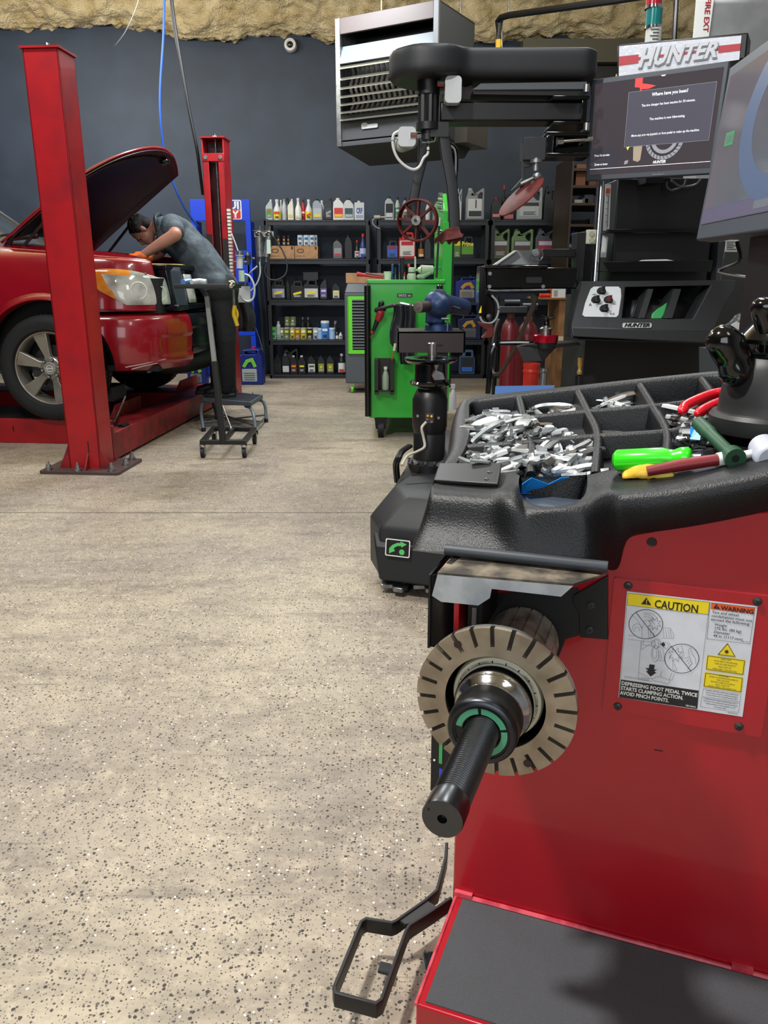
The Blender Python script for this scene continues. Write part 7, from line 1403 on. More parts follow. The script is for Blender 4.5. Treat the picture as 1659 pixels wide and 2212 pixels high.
# caution sticker: points given in a zoomed crop, projected on the panel
def cp(cx, cy, o=0): v = BF.at(1280+cx/4.253, 1120+cy/4.253, y=-.0064); return Vector((v.x, -.0064-o, v.z))
def cpoly(mb, pts, o, m=None): mb.add([cp(x, y, o) for x, y in pts], [tuple(range(len(pts)))], m)
def cline(mb, pts, w_, o, m=None, closed=False):
    P = [cp(x, y, o) for x, y in pts]; 
    if closed: P.append(P[0])
    for a, b in zip(P, P[1:]):
        d = (b-a); 
        if d.length < 1e-7: continue
        n = Vector((-d.z, 0, d.x)).normalized()*w_/2; d = d.normalized()*w_*.3; mb.add([a-n-d, b-n+d, b+n+d, a+n-d], [(0, 1, 2, 3)], m)
def ctext(mb, s, cx, cy, wd, ht, o=.0008, al='L', bold=.015, m=None): # width in crop px
    vs, fs = text_geo(s, 0, bold, 1.0); w_ = max(x[0] for x in vs); a = cp(cx, cy); b = cp(cx+wd, cy+wd*.112); L = (b-a).length; k = L/w_; h = ht/4.253/1700*1.03/.98
    ox = {'L': 0, 'C': -L/2, 'R': -L}[al]; mb.add([(a.x+ox+x[0]*k, a.y-o, a.z+x[1]*h*1.37) for x in vs], fs, m)
mat('stk_white', '#D3D7DE', .4, var=(40, '#CCD0D7', .4, .6)); mat('stk_yellow', '#EBD21C', .4); mat('stk_orange', '#E0582A', .4); mat('stk_black', '#1B1B1D', .45); mat('stk_line', '#3A4248', .5)
mb = MB(BF, 'stk_white'); cpoly(mb, [(317, 668), (1516, 805), (1377, 1822), (238, 1642)], .0002); stk = mb.build('caution_sticker', lp, fixn=False, flat=True)
mb = MB(BF, 'stk_yellow'); cpoly(mb, [(326, 684), (1075, 768), (1062, 880), (318, 794)], .0005)
mb2 = mb; cpoly(mb, [(1240, 1140), (1317, 1272), (1146, 1252)], .0005)
for pts in ([(1052, 1250), (1406, 1298), (1388, 1440), (1036, 1388)], [(1030, 1408), (1386, 1458), (1370, 1600), (1014, 1546)]): cpoly(mb, pts, .0005)
mb.build('sticker_yellow', stk, fixn=False, flat=True)
mb = MB(BF, 'stk_orange'); cpoly(mb, [(1092, 772), (1492, 818), (1482, 880), (1086, 830)], .0005); mb.build('sticker_orange', stk, fixn=False, flat=True)
mb = MB(BF, 'stk_black'); cpoly(mb, [(262, 1478), (975, 1580), (960, 1748), (244, 1640)], .0005); cpoly(mb, [(495, 724), (540, 796), (446, 786)], .0007); cpoly(mb, [(1140, 782), (1172, 832), (1108, 824)], .0007)
for pts, w_ in (([(326, 684), (1075, 768), (1062, 880), (318, 794)], .0004), ([(326, 684), (1075, 768), (960, 1748), (244, 1640)], .0003), ([(1080, 772), (1492, 818), (1445, 1152), (1050, 1104)], .0004), ([(1240, 1148), (1308, 1266), (1154, 1247)], .0008), ([(1060, 1260), (1396, 1306), (1380, 1430), (1046, 1380)], .0007), ([(1040, 1418), (1376, 1466), (1361, 1590), (1024, 1538)], .0007)): cline(mb, pts, w_, .0007, closed=True)
def cel(cx, cy, rx, ry, n=36, a0=0, a1=360): return [(cx+rx*math.cos(math.radians(a0+(a1-a0)*k/n)), cy+ry*math.sin(math.radians(a0+(a1-a0)*k/n))) for k in range(n+1)]
for c_, r_ in (((490, 970), (155, 134)), ((820, 1285), (157, 134))): cline(mb, cel(c_[0], c_[1], *r_), .0008, .0008)
cline(mb, [(400, 862), (572, 1082)], .0008, .0009); cline(mb, [(722, 1170), (905, 1400)], .0008, .0009)
# down arrow, left arrow
cpoly(mb, [(522, 1338), (572, 1344), (566, 1386), (592, 1386), (566, 1404), (586, 1414), (534, 1450), (492, 1402), (512, 1396), (486, 1372), (518, 1374)], .0008)
cpoly(mb, [(625, 1152), (655, 1130), (656, 1146), (668, 1148), (664, 1168), (652, 1168), (652, 1182)], .0008)
for k in range(10): a = k*PI/5; cpoly(mb, [(1232+30*math.cos(a), 1222+28*math.sin(a)), (1232+10*math.cos(a+.3), 1222+10*math.sin(a+.3)), (1232+10*math.cos(a-.3), 1222+10*math.sin(a-.3))], .0008)
cpoly(mb, cel(1232, 1222, 12, 12, 16)[:-1], .0008)
ctext(mb, 'CAUTION', 565, 815, 400, 82, bold=.02); ctext(mb, 'WARNING', 1178, 838, 298, 44, bold=.03)
mb.build('sticker_black', stk, fixn=False, flat=True)
mb = MB(BF, 'stk_line')
def burst(cx, cy, r, n=8): return [(cx+r*(1 if k % 2 else .52)*math.cos(PI*k/n), cy+r*(1 if k % 2 else .52)*math.sin(PI*k/n)) for k in range(2*n+1)]
cline(mb, burst(572, 965, 62), .0004, .0008); cline(mb, burst(762, 1250, 68), .0004, .0008)
for pts in ([(360, 880), (410, 930), (440, 975), (448, 1002), (462, 1000), (468, 965)], [(470, 945), (500, 930), (545, 935), (570, 970)], [(475, 880), (530, 885), (565, 930)], [(470, 900), (520, 905), (550, 940)], [(472, 865), (545, 870), (590, 905)], cel(410, 1025, 45, 60, 20, 180, 350), cel(408, 1040, 26, 45, 16, 180, 350), [(455, 1005), (455, 1095)], [(510, 985), (520, 1100)], [(530, 1000), (538, 1100)], [(560, 1045), (560, 1085)],
            [(328, 1070), (390, 1078)], [(328, 1108), (545, 1135)], [(445, 1125), (420, 1475)], [(455, 1128), (450, 1205)], [(450, 1205), (530, 1150)], [(468, 1112), (470, 1160), (545, 1168), (545, 1120)], cel(560, 1150, 18, 32), cel(585, 1150, 22, 45), cel(600, 1145, 25, 40, 16, -90, 90), [(610, 1150), (640, 1155)], cel(675, 1165, 22, 30), cel(690, 1168, 24, 34, 16, -90, 90), cel(575, 1240, 34, 75), cel(572, 1235, 20, 50), [(600, 1170), (650, 1200), (660, 1310), (580, 1300)],
            [(640, 1000), (715, 1006), (745, 1060), (745, 1102), (640, 1095)], [(650, 1005), (655, 1095)], [(672, 1005), (682, 1098)], [(694, 1007), (708, 1100)], [(712, 1008), (728, 1100)], [(620, 1210), (640, 1300)], [(605, 1220), (622, 1300)],
            [(450, 1460), (545, 1472), (590, 1452), (630, 1458), (700, 1478), (712, 1500), (690, 1522), (630, 1500), (560, 1490), (545, 1472)], [(640, 1400), (622, 1445), (640, 1450)], [(728, 1418), (705, 1480)], [(752, 1422), (730, 1485), (705, 1480)], [(425, 1410), (520, 1465)], [(295, 1448), (520, 1478)], [(295, 1458), (520, 1488)], [(430, 1478), (545, 1495)],
            [(815, 1162), (835, 1230), (830, 1285), (800, 1285)], [(740, 1310), (735, 1370), (760, 1395), (775, 1390), (750, 1330)], [(845, 1285), (890, 1270), (915, 1330), (870, 1390)], [(890, 1270), (880, 1200), (900, 1190), (915, 1240), (945, 1280), (950, 1340)], [(865, 1315), (885, 1290)], [(875, 1340), (905, 1300)], [(885, 1360), (918, 1325)], [(695, 1200), (740, 1230)], [(690, 1240), (720, 1260), (700, 1300)]): cline(mb, pts, .0003, .0009)
for pts in ([(1018, 1562), (1364, 1614), (1354, 1682), (1006, 1632)], [(1002, 1642), (1352, 1694), (1342, 1780), (992, 1728)]): cline(mb, pts, .00035, .0008, closed=True)
for i, (s, w_) in enumerate((('Tire and wheel', 245), ('combination must not', 375), ('exceed the following:', 360))): ctext(mb, s, 1096-i*5, 868+i*33, w_, 27, bold=.01)
for i, (s, w_) in enumerate((('Weight', 115), ('175 lbs. (80 kg)', 250), ('Diameter', 150), ('44 in. (1117 mm)', 270))): ctext(mb, s, 1120-i*4, 982+i*34, w_, 27, bold=.01)
T1 = ('LASER LIGHT', 'AVOID DIRECT EYE EXPOSURE', 'CLASS 2R LASER PRODUCT', '655nm <5mW CW', 'EN/IEC 60825-1 2014 (2007 USA)'); T2 = ('RAYON LASER', 'EVITER TOUTE EXPOSITION DIRECTE', 'AVEC LES YEUX', 'PRODUIT LASER DE CLASSE 2R', '655nm <5mW CW', 'EN/IEC 60825-1 2014 (2007 E.U.)')
for i, (s, w_) in enumerate(zip(T1, (100, 220, 200, 120, 222))): ctext(mb, s, 1224-i*3, 1300+i*24, w_, 13, al='C')
for i, (s, w_) in enumerate(zip(T2, (90, 268, 120, 224, 130, 260))): ctext(mb, s, 1204-i*3, 1452+i*21, w_, 12, al='C')
for i, (s, w_) in enumerate((('Complies with FDA performance standards for', 310), ('laser products except for deviations pursuant', 300), ('to Laser Notice No. 50, dated June 24, 2007', 290))): ctext(mb, s, 1188-i*2, 1603+i*20, w_, 12, al='C')
for i, (s, w_) in enumerate((('Conforme aux normes de performance de la', 300), ('FDA pour les produits laser sauf les deviations', 318), ("conformement a l'avis de laser no. 50", 280), ('du 24 June, 2007', 110))): ctext(mb, s, 1176-i*2, 1682+i*20, w_, 12, al='C')
ctext(mb, '128-2216LS-06', 1240, 1783, 92, 11); ctext(mb, '128-1294-2', 1370, 1130, 70, 9)
mb.build('sticker_drawing', stk, fixn=False, flat=True)
mb = MB(BF, 'white'); ctext(mb, 'DEPRESSING FOOT PEDAL TWICE', 264, 1524, 700, 40, bold=.03); ctext(mb, 'STARTS CLAMPING ACTION.', 258, 1568, 576, 40, bold=.03); ctext(mb, 'AVOID PINCH POINTS.', 252, 1612, 448, 40, bold=.03); ctext(mb, '128-1244-2', 852, 1720, 95, 16, bold=.03); mb.build('sticker_white_lettering', stk, fixn=False, flat=True)
mb = MB(BF, 'stk_yellow'); ctext(mb, '!', 489, 784, 10, 50, bold=.03); mb.build('exclamation_mark', stk, fixn=False, flat=True)
mb = MB(BF, 'stk_orange'); ctext(mb, '!', 1138, 820, 7, 30, bold=.02); mb.build('exclamation_mark', stk, fixn=False, flat=True)

# ------- spindle
SX_, SZ_ = -.173, .692; MS = T(SX_, 0, SZ_) @ rotx(PI/2)
mb = MB(BF, 'black_deep'); mb.lathe([(.001, .001), (.050, .001), (.050, .004), (.001, .004)], MS, 40); mb.build('barrel_shade_disc', bal)  # black disc stands in for shade behind the barrel; no opening is cut
ring = []
for k in range(18):
    a = 2*PI*k/18; ring += [(.0520*math.cos(a), .0520*math.sin(a)), (.0520*math.cos(a+.30), .0520*math.sin(a+.30)), (.0495*math.cos(a+.32), .0495*math.sin(a+.32)), (.0495*math.cos(a+.345), .0495*math.sin(a+.345))]
mb = MB(BF, 'rusty'); mb.plate([ring], .006, .186, MS); mb.build('spindle_barrel', bal, angle=25)
# slotted face plate
RO = .1015; NS = 24; a_off = math.radians(4); hw = .0027; keys = []
for k in range(NS):
    for sd in (-1, 1): keys.append((a_off+2*PI*k/NS, sd*hw, False))
    for j in (1, 2, 3): keys.append((a_off+2*PI*(k+j/4)/NS, 0, True))
def kp(r, key, z): a_, o_, _ = key; q_ = math.sqrt(max(0, r*r-o_*o_)); return MS @ Vector((q_*math.cos(a_)-o_*math.sin(a_), q_*math.sin(a_)+o_*math.cos(a_), z))
radii = (.064, .0765, RO); V = []; nk = len(keys)
for z_ in (.192, .200):
    for r_ in radii: V += [kp(r_, k_, z_) for k_ in keys]
ix = lambda zi, ri, k: zi*3*nk+ri*nk+k % nk; fcs = []
for k in range(nk):
    slot = k % 5 == 0
    for zi in (0, 1):
        fcs.append((ix(zi, 0, k), ix(zi, 0, k+1), ix(zi, 1, k+1), ix(zi, 1, k)))
        if not slot: fcs.append((ix(zi, 1, k), ix(zi, 1, k+1), ix(zi, 2, k+1), ix(zi, 2, k)))
    fcs.append((ix(0, 0, k), ix(0, 0, k+1), ix(1, 0, k+1), ix(1, 0, k)))
    if slot:
        fcs.append((ix(0, 1, k), ix(0, 1, k+1), ix(1, 1, k+1), ix(1, 1, k)))
        for kk in (k, k+1): fcs.append((ix(0, 1, kk), ix(0, 2, kk), ix(1, 2, kk), ix(1, 1, kk)))
    else: fcs.append((ix(0, 2, k), ix(0, 2, k+1), ix(1, 2, k+1), ix(1, 2, k)))
mb = MB(BF, 'brushed'); mb.add(V, fcs); fp_ = mb.build('face_plate', bal, flat=True)
for an in (124, -59):
    h_ = MS @ Vector((.088*math.cos(math.radians(an)), .088*math.sin(math.radians(an)), .2002)); mb = MB(BF, '#2A1414'); mb.cyl(h_, h_+Vector((0, -.0003, 0)), .0052, n=20); mb.build('tooling_hole', fp_)
mb = MB(BF, '#2A2522'); mb.plate([circ(RO-.0005, 96), circ(.0645, 64)[::-1]], .186, .1925, MS); mb.build('backing_plate', fp_)  # dark colour stands in for the shadow inside the slots
mb = MB(BF, 'steel'); mb.lathe([(RO-.0002, .187), (RO, .1915)], MS, 96, caps=False); mb.build('plate_rim', fp_)
mb = MB(BF, 'black_gloss'); mb.lathe([(.064, .198), (.0635, .16), (.055, .155), (.001, .155)], MS, 56, caps=False); mb.build('plate_recess', bal)
mb = MB(BF, '#B8B49C'); mb.lathe([(.0580, .176), (.0580, .182), (.056, .187), (.052, .187), (.052, .176)], MS, 56, caps=False); mb.build('plastic_ring', bal)
mb = MB(BF, 'chrome'); mb.lathe([(.0500, .17), (.0500, .205), (.049, .212), (.0455, .2185), (.0405, .2225), (.0395, .2275), (.0395, .231)], MS, 64, caps=False); mb.build('chrome_collar', bal, angle=60)
mb = MB(BF, 'dark_steel'); mb.lathe([(.0395, .229), (.0425, .232), (.0425, .263), (.0418, .2685), (.039, .271), (.0345, .2715), (.0335, .268)], MS, 64, caps=False); mb.build('cone_cup', bal, angle=50)
mb = MB(BF, 'black_satin'); mb.lathe([(.034, .2705), (.0318, .2702), (.0318, .269), (.0225, .269), (.0215, .262), (.001, .262)], MS, 56, caps=False); mb.build('cup_face', bal)
mat('green_ring', '#4E9C78', .45)
for k, (a0, a1) in enumerate(((100, 172), (20, 92), (-68, 12), (-150, -76), (180, 202))):
    if k == 4: continue
    pa = [(.031*math.cos(math.radians(a0+(a1-a0)*j/14)), .031*math.sin(math.radians(a0+(a1-a0)*j/14))) for j in range(15)]; pi_ = [(x*.77, y*.77) for x, y in pa][::-1]
    mb = MB(BF, 'green_ring'); mb.plate([pa+pi_], .269, .2708, MS); mb.build('green_segment', bal)
pr = [(.0185, .262)]; z = .266
while z < .404: pr += [(.0188, z), (.0205, z+.0014), (.0205, z+.0020), (.0188, z+.0034)]; z += .0037
pr += [(.0190, .405), (.0212, .4065), (.0215, .409), (.0215, .432), (.0208, .4345), (.005, .4345), (.0045, .426), (.001, .426)]
mb = MB(BF, mat('shaft_steel', '#595B5E', .3, 1)); mb.lathe(pr, MS, 56, caps=False); sh_ = mb.build('threaded_shaft', bal, angle=25)
mb = MB(BF, 'black_deep'); mb.cyl(MS @ Vector((-.014, .008, .4345)), MS @ Vector((-.014, .008, .4349)), .0014, n=12); mb.cyl(MS @ Vector((0, 0, .4265)), MS @ Vector((0, 0, .4268)), .0045, n=16); mb.build('shaft_bore', sh_)
# ------- spindle hood and brackets
n0 = -.13; hf_ = [(945, 1241), (933, 1287), (953, 1300), (1033, 1308), (1058, 1292), (1062, 1272), (1212, 1289), (1238, 1266)]
mat('hood_front', '#C4CCD4', .35, .6, var=(30, '#AEB6BE', .4, .6)); mat('hood_dirt', '#8C806C', .6, .2, var=(26, '#3A3630', .32, .58), bump=(80, .3))
mb = MB(BF, 'hood_front'); mb.prism([bp(x, y, n=n0) for x, y in hf_], (0, .003, 0)); sh2 = mb.build('spindle_guard', bal, label='polished steel guard front')
a, b_ = bp(945, 1241, n=n0), bp(1238, 1266, n=n0); c_ = bp(1308, 1243, n=-.075); d_ = bp(978, 1203, n=-.07)
mb = MB(BF, 'hood_dirt'); mb.prism([a, b_, c_, d_], (0, 0, .003)); mb.build('guard_top', sh2)
mb = MB(BF, 'black_deep'); q0, q1 = bp(988, 1208, n=-.076), bp(970, 1222, n=-.10); q0.z += .0032; q1.z = q0.z-.003; mb.sweep([q0, q1], [(-.004, -.001), (.004, -.001), (.004, .0015), (-.004, .0015)]); mb.build('slot', sh2)
mb = MB(BF, 'dark_grey'); g0, g1 = bp(962, 1187, n=-.078), bp(1313, 1225, n=-.078); dd = (g1-g0).normalized(); mb.tube([g0, g1], .0078, 18); mb.build('edge_gasket', bal, angle=60)
sL = bp(927, 1300, n=-.12).x; mb = MB(BF, 'black_satin'); mb.box(sL, sL+.003, -.125, .0, .715, a.z-.004); mb.prism([(sL+.003, -.120, a.z-.006), (sL+.003, -.120, .715), (sL+.028, -.10, .705), (sL+.04, -.06, .70), (sL+.04, -.06, a.z-.006)], (.002, .001, 0)); mb.build('left_bracket', bal)
rb = [(1240, 1285), (1313, 1244), (1313, 1382), (1253, 1377), (1250, 1322), (1236, 1302)]
mb = MB(BF, 'black_satin'); mb.prism([bp(x, y, n=-.006) for x, y in rb], (0, .003, 0)); br = mb.build('right_bracket', bal, bevel=.0008)
for px, py in ((1277, 1308), (1274, 1361)):
    q = bp(px, py, n=-.0062); mb = MB(BF, 'black_deep'); mb.plate([rrect(q.x-.010, q.x+.001, -.0022-.0, .0022, .002)], 0, .0004, T(0, q.y, q.z) @ rotx(PI/2)); mb.build('slot', br)
    mb = MB(BF, '#2E2E30'); mb.lathe([(.001, .003), (.004, .003), (.0058, .0015), (.006, 0)], T(q) @ rotx(PI/2), 20)
    for aa in (.3, .3+PI/2): mb.box(-.0032, .0032, -.0006, .0006, .0028, .0033, M=T(q) @ rotx(PI/2) @ rotz(aa), m='black_deep')
    mb.build('cap_screw', br)
mb = MB(BF, 'machine_red'); mb.box(-.252, -.245, -.11, .0, .70, .80); mb.build('inner_rib', bal)
mb = MB(BF, 'black_deep'); mb.prism([bp(x, y, n=-.001) for x, y in ((1010, 1285), (1250, 1270), (1252, 1372), (1222, 1380), (1195, 1450), (1100, 1460), (1010, 1400))], (0, -.001, 0)); mb.build('recess_shade_plate', bal)  # flat black plate stands in for a shaded recess around the barrel
mb = MB(BF, 'black_satin'); mb.box(-.235, -.215, -.10, .0, .735, .80); mb.box(-.228, -.222, -.105, -.09, .745, .775, 'zinc'); mb.build('sensor_arm', bal)
mb = MB(BF, 'black_satin'); u0, u1 = BF.at(931, 1600, y=.06), BF.at(958, 1715, y=.06); mb.box(u0.x, u1.x+.03, .06, .07, u1.z, u0.z+.02); sp_ = mb.build('side_plate', bal, bevel=.002)
for y0, y1, m_ in ((1605, 1650, '#3FA85E'), (1660, 1690, '#2A4AD0')): v0, v1 = BF.at(949, y0, y=.0595), BF.at(955, y1, y=.0595); mb = MB(BF, m_); mb.box(v0.x, v1.x, .0588, .0598, v1.z, v0.z); mb.build('colour_mark', sp_)
mb = MB(BF, 'light_grey'); mb.cyl(BF.at(938, 1642, y=.0595), BF.at(938, 1642, y=.0585), .002, n=10); mb.build('dot_mark', sp_)
# ------- foot pedal
zp = .092
pp_ = [(965, 1820), (963, 1851), (944, 1922), (916, 1946), (856, 1988), (846, 1992), (791, 1983), (780, 1990), (722, 2131), (725, 2143), (812, 2166), (824, 2158), (877, 2010), (884, 1998), (930, 1969), (975, 1938)]
P3 = [at(x, y, z=zp) for x, y in pp_]; P3[0].z += .0
mb = MB(W, 'black_satin'); mb.sweep([p-Vector((0, 0, .0145)) for p in P3], rrect(-.0032, .0032, -.015, .015, .0015)); pe = mb.build('foot_pedal', bal, bevel=.0006)
mb = MB(W, '#2A2A2A'); mb.prism([at(x, y, z=zp-.002) for x, y in ((922, 1945), (942, 1958), (896, 1992), (876, 1996), (864, 1988))], (0, 0, -.004)); mb.build('pedal_gusset', pe)
mb = MB(W, '#1E2224'); mb.prism([at(x, y, z=.030) for x, y in ((822, 2076), (846, 2082), (842, 2104), (816, 2097))], (0, 0, -.005)); mb.build('pedal_stop', pe)
mb = MB(W, mat('clip_dark', '#2A3036', .25, .6)); mb.hexa([at(x, y, z=.002) for x, y in ((914, 2056), (940, 2055), (942, 2108), (921, 2108))]+[at(x, y, z=.014) for x, y in ((914, 2056), (936, 2055), (938, 2100), (921, 2106))]); tag(mb.build('metal_clip', bevel=.002), 'small dark metal clip lying on the floor against the red base', 'clip')

# ------- weight tray
def plc(*q): return [bp(x, y) for x, y in q]
cols = []
def side_col(r0, r1, out, drop=.13):
    a, b = bp(*r0), bp(*r1); o = Vector(out); cols.append([a+Vector((0, 0, -.046)), a+Vector((0, 0, -.004)), a.lerp(b, .3), b, b+o*.55+Vector((0, 0, -.006)), b+o+Vector((0, 0, -.022)), b+o*1.1+Vector((0, 0, -drop*.6)), b+o*1.15+Vector((0, 0, -drop))])
def front_col(r0, r1, r2, r3, r4):
    a = bp(*r0); b = bp(*r1) if len(r1) == 2 else bp(r1[0], r1[1], n=r1[2]); c, d, e = (bp(x, y, n=n) for x, y, n in (r2, r3, r4))
    cols.append([a+Vector((0, 0, -.046)), a+Vector((0, 0, -.004)), a.lerp(b, .35), b, b.lerp(c, .5)+Vector((0, -.003, .004)), c, d, e])
side_col((1720, 815), (1730, 795), (.0, .02, 0)); side_col((1562, 806), (1562, 797), (0, .02, 0)); side_col((1517, 810), (1515, 803), (0, .02, 0)); side_col((1380, 823), (1378, 816), (0, .02, 0)); side_col((1250, 838), (1248, 831), (0, .02, 0)); side_col((1122, 852), (1118, 845), (0, .02, 0)); side_col((1022, 864), (1012, 856), (-.004, .02, 0))
side_col((1016, 870), (1000, 860), (-.014, .012, 0)); side_col((1019, 900), (993, 890), (-.018, 0, 0)); side_col((1021, 935), (990, 928), (-.018, 0, 0)); side_col((1012, 965), (988, 962), (-.018, 0, 0)); side_col((998, 985), (975, 988), (-.018, -.004, 0))
cols[-1]
front_col((990, 1003), (936, 1042), (926, 1062, -.02), (906, 1130, -.02), (882, 1178, -.05))
front_col((995, 1004), (942, 1045), (932, 1063, -.03), (915, 1130, -.035), (893, 1188, -.078))
front_col((1010, 1006), (955, 1050), (940, 1066, -.03), (935, 1130, -.035), (930, 1192, -.078))
front_col((1040, 1008), (1010, 1055), (1005, 1072, -.032), (990, 1130, -.038), (990, 1190, -.075))
front_col((1085, 1010), (1070, 1060), (1068, 1078, -.034), (1062, 1135, -.042), (1080, 1198, -.075))
front_col((1100, 1010), (1084, 1050), (1082, 1072, -.045), (1085, 1135, -.055), (1105, 1201, -.076))
front_col((1120, 1012), (1110, 1046), (1112, 1072, -.052), (1112, 1135, -.06), (1130, 1203, -.077))
front_col((1124, 1020), (1118, 1050), (1136, 1106, -.055), (1136, 1140, -.06), (1145, 1205, -.077))
front_col((1128, 1025), (1137, 1100, -.045), (1142, 1112, -.057), (1150, 1145, -.06), (1160, 1207, -.077))
front_col((1255, 1022), (1258, 1094, -.045), (1255, 1106, -.057), (1250, 1140, -.06), (1250, 1218, -.072))
front_col((1268, 1018), (1270, 1050), (1262, 1100, -.055), (1268, 1140, -.06), (1275, 1222, -.068))
front_col((1290, 1010), (1290, 1046), (1290, 1075, -.04), (1296, 1140, -.045), (1310, 1228, -.05))
front_col((1330, 1000), (1330, 1046), (1332, 1078, -.03), (1330, 1150, -.022), (1341, 1240, -.006))
front_col((1345, 998), (1345, 1044), (1345, 1076, -.03), (1342, 1125, -.025), (1347, 1156, -.004))
front_col((1400, 988), (1400, 1034), (1402, 1068, -.03), (1395, 1125, -.03), (1390, 1152, -.004))
front_col((1470, 972), (1470, 1020), (1472, 1055, -.03), (1465, 1110, -.03), (1460, 1143, -.004))
front_col((1560, 950), (1560, 1000), (1562, 1035, -.03), (1556, 1090, -.03), (1550, 1128, -.004))
front_col((1659, 925), (1659, 972), (1662, 1012, -.03), (1659, 1065, -.03), (1659, 1104, -.004))
front_col((1780, 890), (1780, 935), (1785, 975, -.03), (1780, 1030, -.03), (1780, 1070, -.004))
mb = MB(BF, 'black_plastic'); CUT = (19, 20, 21); nr = len(cols[0]); vs = [p for c in cols for p in c]; fs = []
for i in range(len(cols)-1):
    for j in range(nr-1):
        if i in CUT and j in (1, 2): continue
        fs.append((i*nr+j, (i+1)*nr+j, (i+1)*nr+j+1, i*nr+j+1))
mb.add(vs, fs)
tr_ = mb.build('weight_tray', bal, fixn=False, angle=180, subd=2, label='textured black plastic weight tray')
fl = [c[0] for c in cols]; mb = MB(BF, 'black_satin')
fl_in = [Vector((p.x, p.y, tz(p.x, p.y, -.040))) for p in fl]; mb.prism(fl_in, (0, 0, -.006)); mb.build('tray_floor', tr_)
DIV = [[(1122, 850), (1133, 893), (1150, 940), (1148, 1010)], [(1250, 837), (1271, 880), (1292, 928), (1288, 1010)], [(1383, 820), (1412, 868), (1442, 922), (1441, 985)], [(1516, 806), (1548, 852), (1568, 905), (1572, 950)],
       [(1012, 897), (1133, 893), (1271, 880), (1412, 868), (1548, 852), (1700, 838)], [(1015, 955), (1150, 945), (1292, 932), (1442, 922), (1568, 905), (1740, 885)]]
for d in DIV:
    P_ = bez(plc(*d), 6); P_ = [Vector((p.x, p.y, tz(p.x, p.y, -.03))) for p in P_]
    mb = MB(BF, 'black_plastic'); sec = [(-.013, -.026), (.013, -.026), (.0078, .020), (.006, .0245), (.002, .0262), (-.002, .0262), (-.006, .0245), (-.0078, .020)]; mb.sweep(P_, sec); mb.build('divider', tr_, angle=60)
# cup for small parts
C6, C7, C8, C9 = cols[19:23]; lip0, lip1 = C7[3], C8[3]
rim = [C7[3], C6[3], C6[2], C6[1], C7[1], C7[1].lerp(C8[1], .5), C8[1], C9[1], C9[2], C9[3], C8[3]]; cen = sum(rim, Vector())/len(rim)
rim = [cen+(p-cen)*1.04+Vector((0, 0, -.0015)) for p in rim]; bot = [Vector((cen.x+(p.x-cen.x)*.84, cen.y+(p.y-cen.y)*.80, min(lip0.z, lip1.z)-.010)) for p in rim]
mb = MB(BF, 'black_plastic'); n = len(rim); mb.add(rim+bot, [(i, (i+1) % n, (i+1) % n+n, i+n) for i in range(n)]); mb.build('parts_cup', tr_, fixn=False, angle=60); mb = MB(BF, '#3A4450'); mb.prism([p+Vector((0, 0, .001)) for p in bot], (0, 0, -.004)); mb.build('cup_floor', tr_)
q = plc((948, 1013), (1084, 1013), (1076, 1058), (936, 1050)); mb = MB(BF, 'black_satin'); mb.prism([p+Vector((0, 0, .004)) for p in q], (0, 0, .006)); ld = mb.build('cover_lid', tr_, bevel=.002)
for px, py in ((1058, 1033), (1052, 1048)): p = bp(px, py)+Vector((0, 0, .0102)); mb = MB(BF, '#5A5C5E'); mb.lathe([(.0025, 0), (.004, .0004), (.0045, 0)], T(p), 16, caps=False); mb.build('lid_mark', ld)
mb = MB(BF, 'zinc'); p = bp(1036, 1014)+Vector((0, 0, .011)); mb.prism([p+Vector(v) for v in ((-.015, -.004, 0), (.016, -.006, 0), (.018, .0, 0), (-.006, .005, 0), (-.015, .003, 0))], (0, 0, .004), '#6E7072'); tag(mb.build('metal_piece', bevel=.001), 'flat grey metal piece lying on the tray lid', 'metal piece')

# ------- wheel weights
def weight_mesh(L, w_, h, curve, clip, m):
    mb = MB(W, m); n = 8; rings = []
    for i in range(n+1):
        t_ = -1+2*i/n; x = t_*L/2; y = curve*(1-t_*t_); k = .8 if i in (0, n) else 1
        rings.append([Vector((x, y-w_/2*k, 0)), Vector((x, y+w_/2*k, 0)), Vector((x, y+w_/2*k*.9, h*.6*k)), Vector((x, y+w_*.1, h*k)), Vector((x, y-w_/2*k*.9, h*.7*k))])
    mb.ring_sweep(rings)
    if clip:
        c_ = [Vector((x, curve+yy, zz)) for x in (-.006, .006) for yy, zz in ((w_*.1, h*1.02), (w_*.55, h*.9), (w_*.9, h*.5), (w_*1.1, h*1.0))]
        mb.add(c_, [(0, 1, 5, 4), (1, 2, 6, 5), (2, 3, 7, 6)], 'zinc')
    me = bpy.data.meshes.new('wheel_weight'); me.from_pydata([tuple(v) for v in mb.v], [], mb.f)
    for x in mb.mats: me.materials.append(x)
    me.polygons.foreach_set('material_index', mb.mi); me.update(); me.polygons.foreach_set('use_smooth', [True]*len(me.polygons)); me.set_sharp_from_angle(angle=math.radians(30)); return me
WM = []
for m_ in (mat('lead_light', '#989B9C', .45, .35, var=(60, '#7E8182', .4, .6)), mat('lead_grey', '#707374', .45, .4, var=(50, '#5C5F60', .4, .6)), mat('lead_white', '#B8BAB9', .5), mat('lead_dark', '#4A4846', .5, .4, var=(60, '#5E5448', .4, .6)), 'zinc'):
    for L, w_, h, cv, cl in ((.052, .011, .007, .003, 1), (.074, .011, .0075, .007, 1), (.040, .012, .008, .001, 1), (.022, .012, .008, 0, 1), (.052, .016, .004, .004, 0), (.035, .018, .0035, 0, 0)): WM.append((weight_mesh(L, w_, h, cv, cl, m_), L, w_, h))
HG = {}; CS = .004
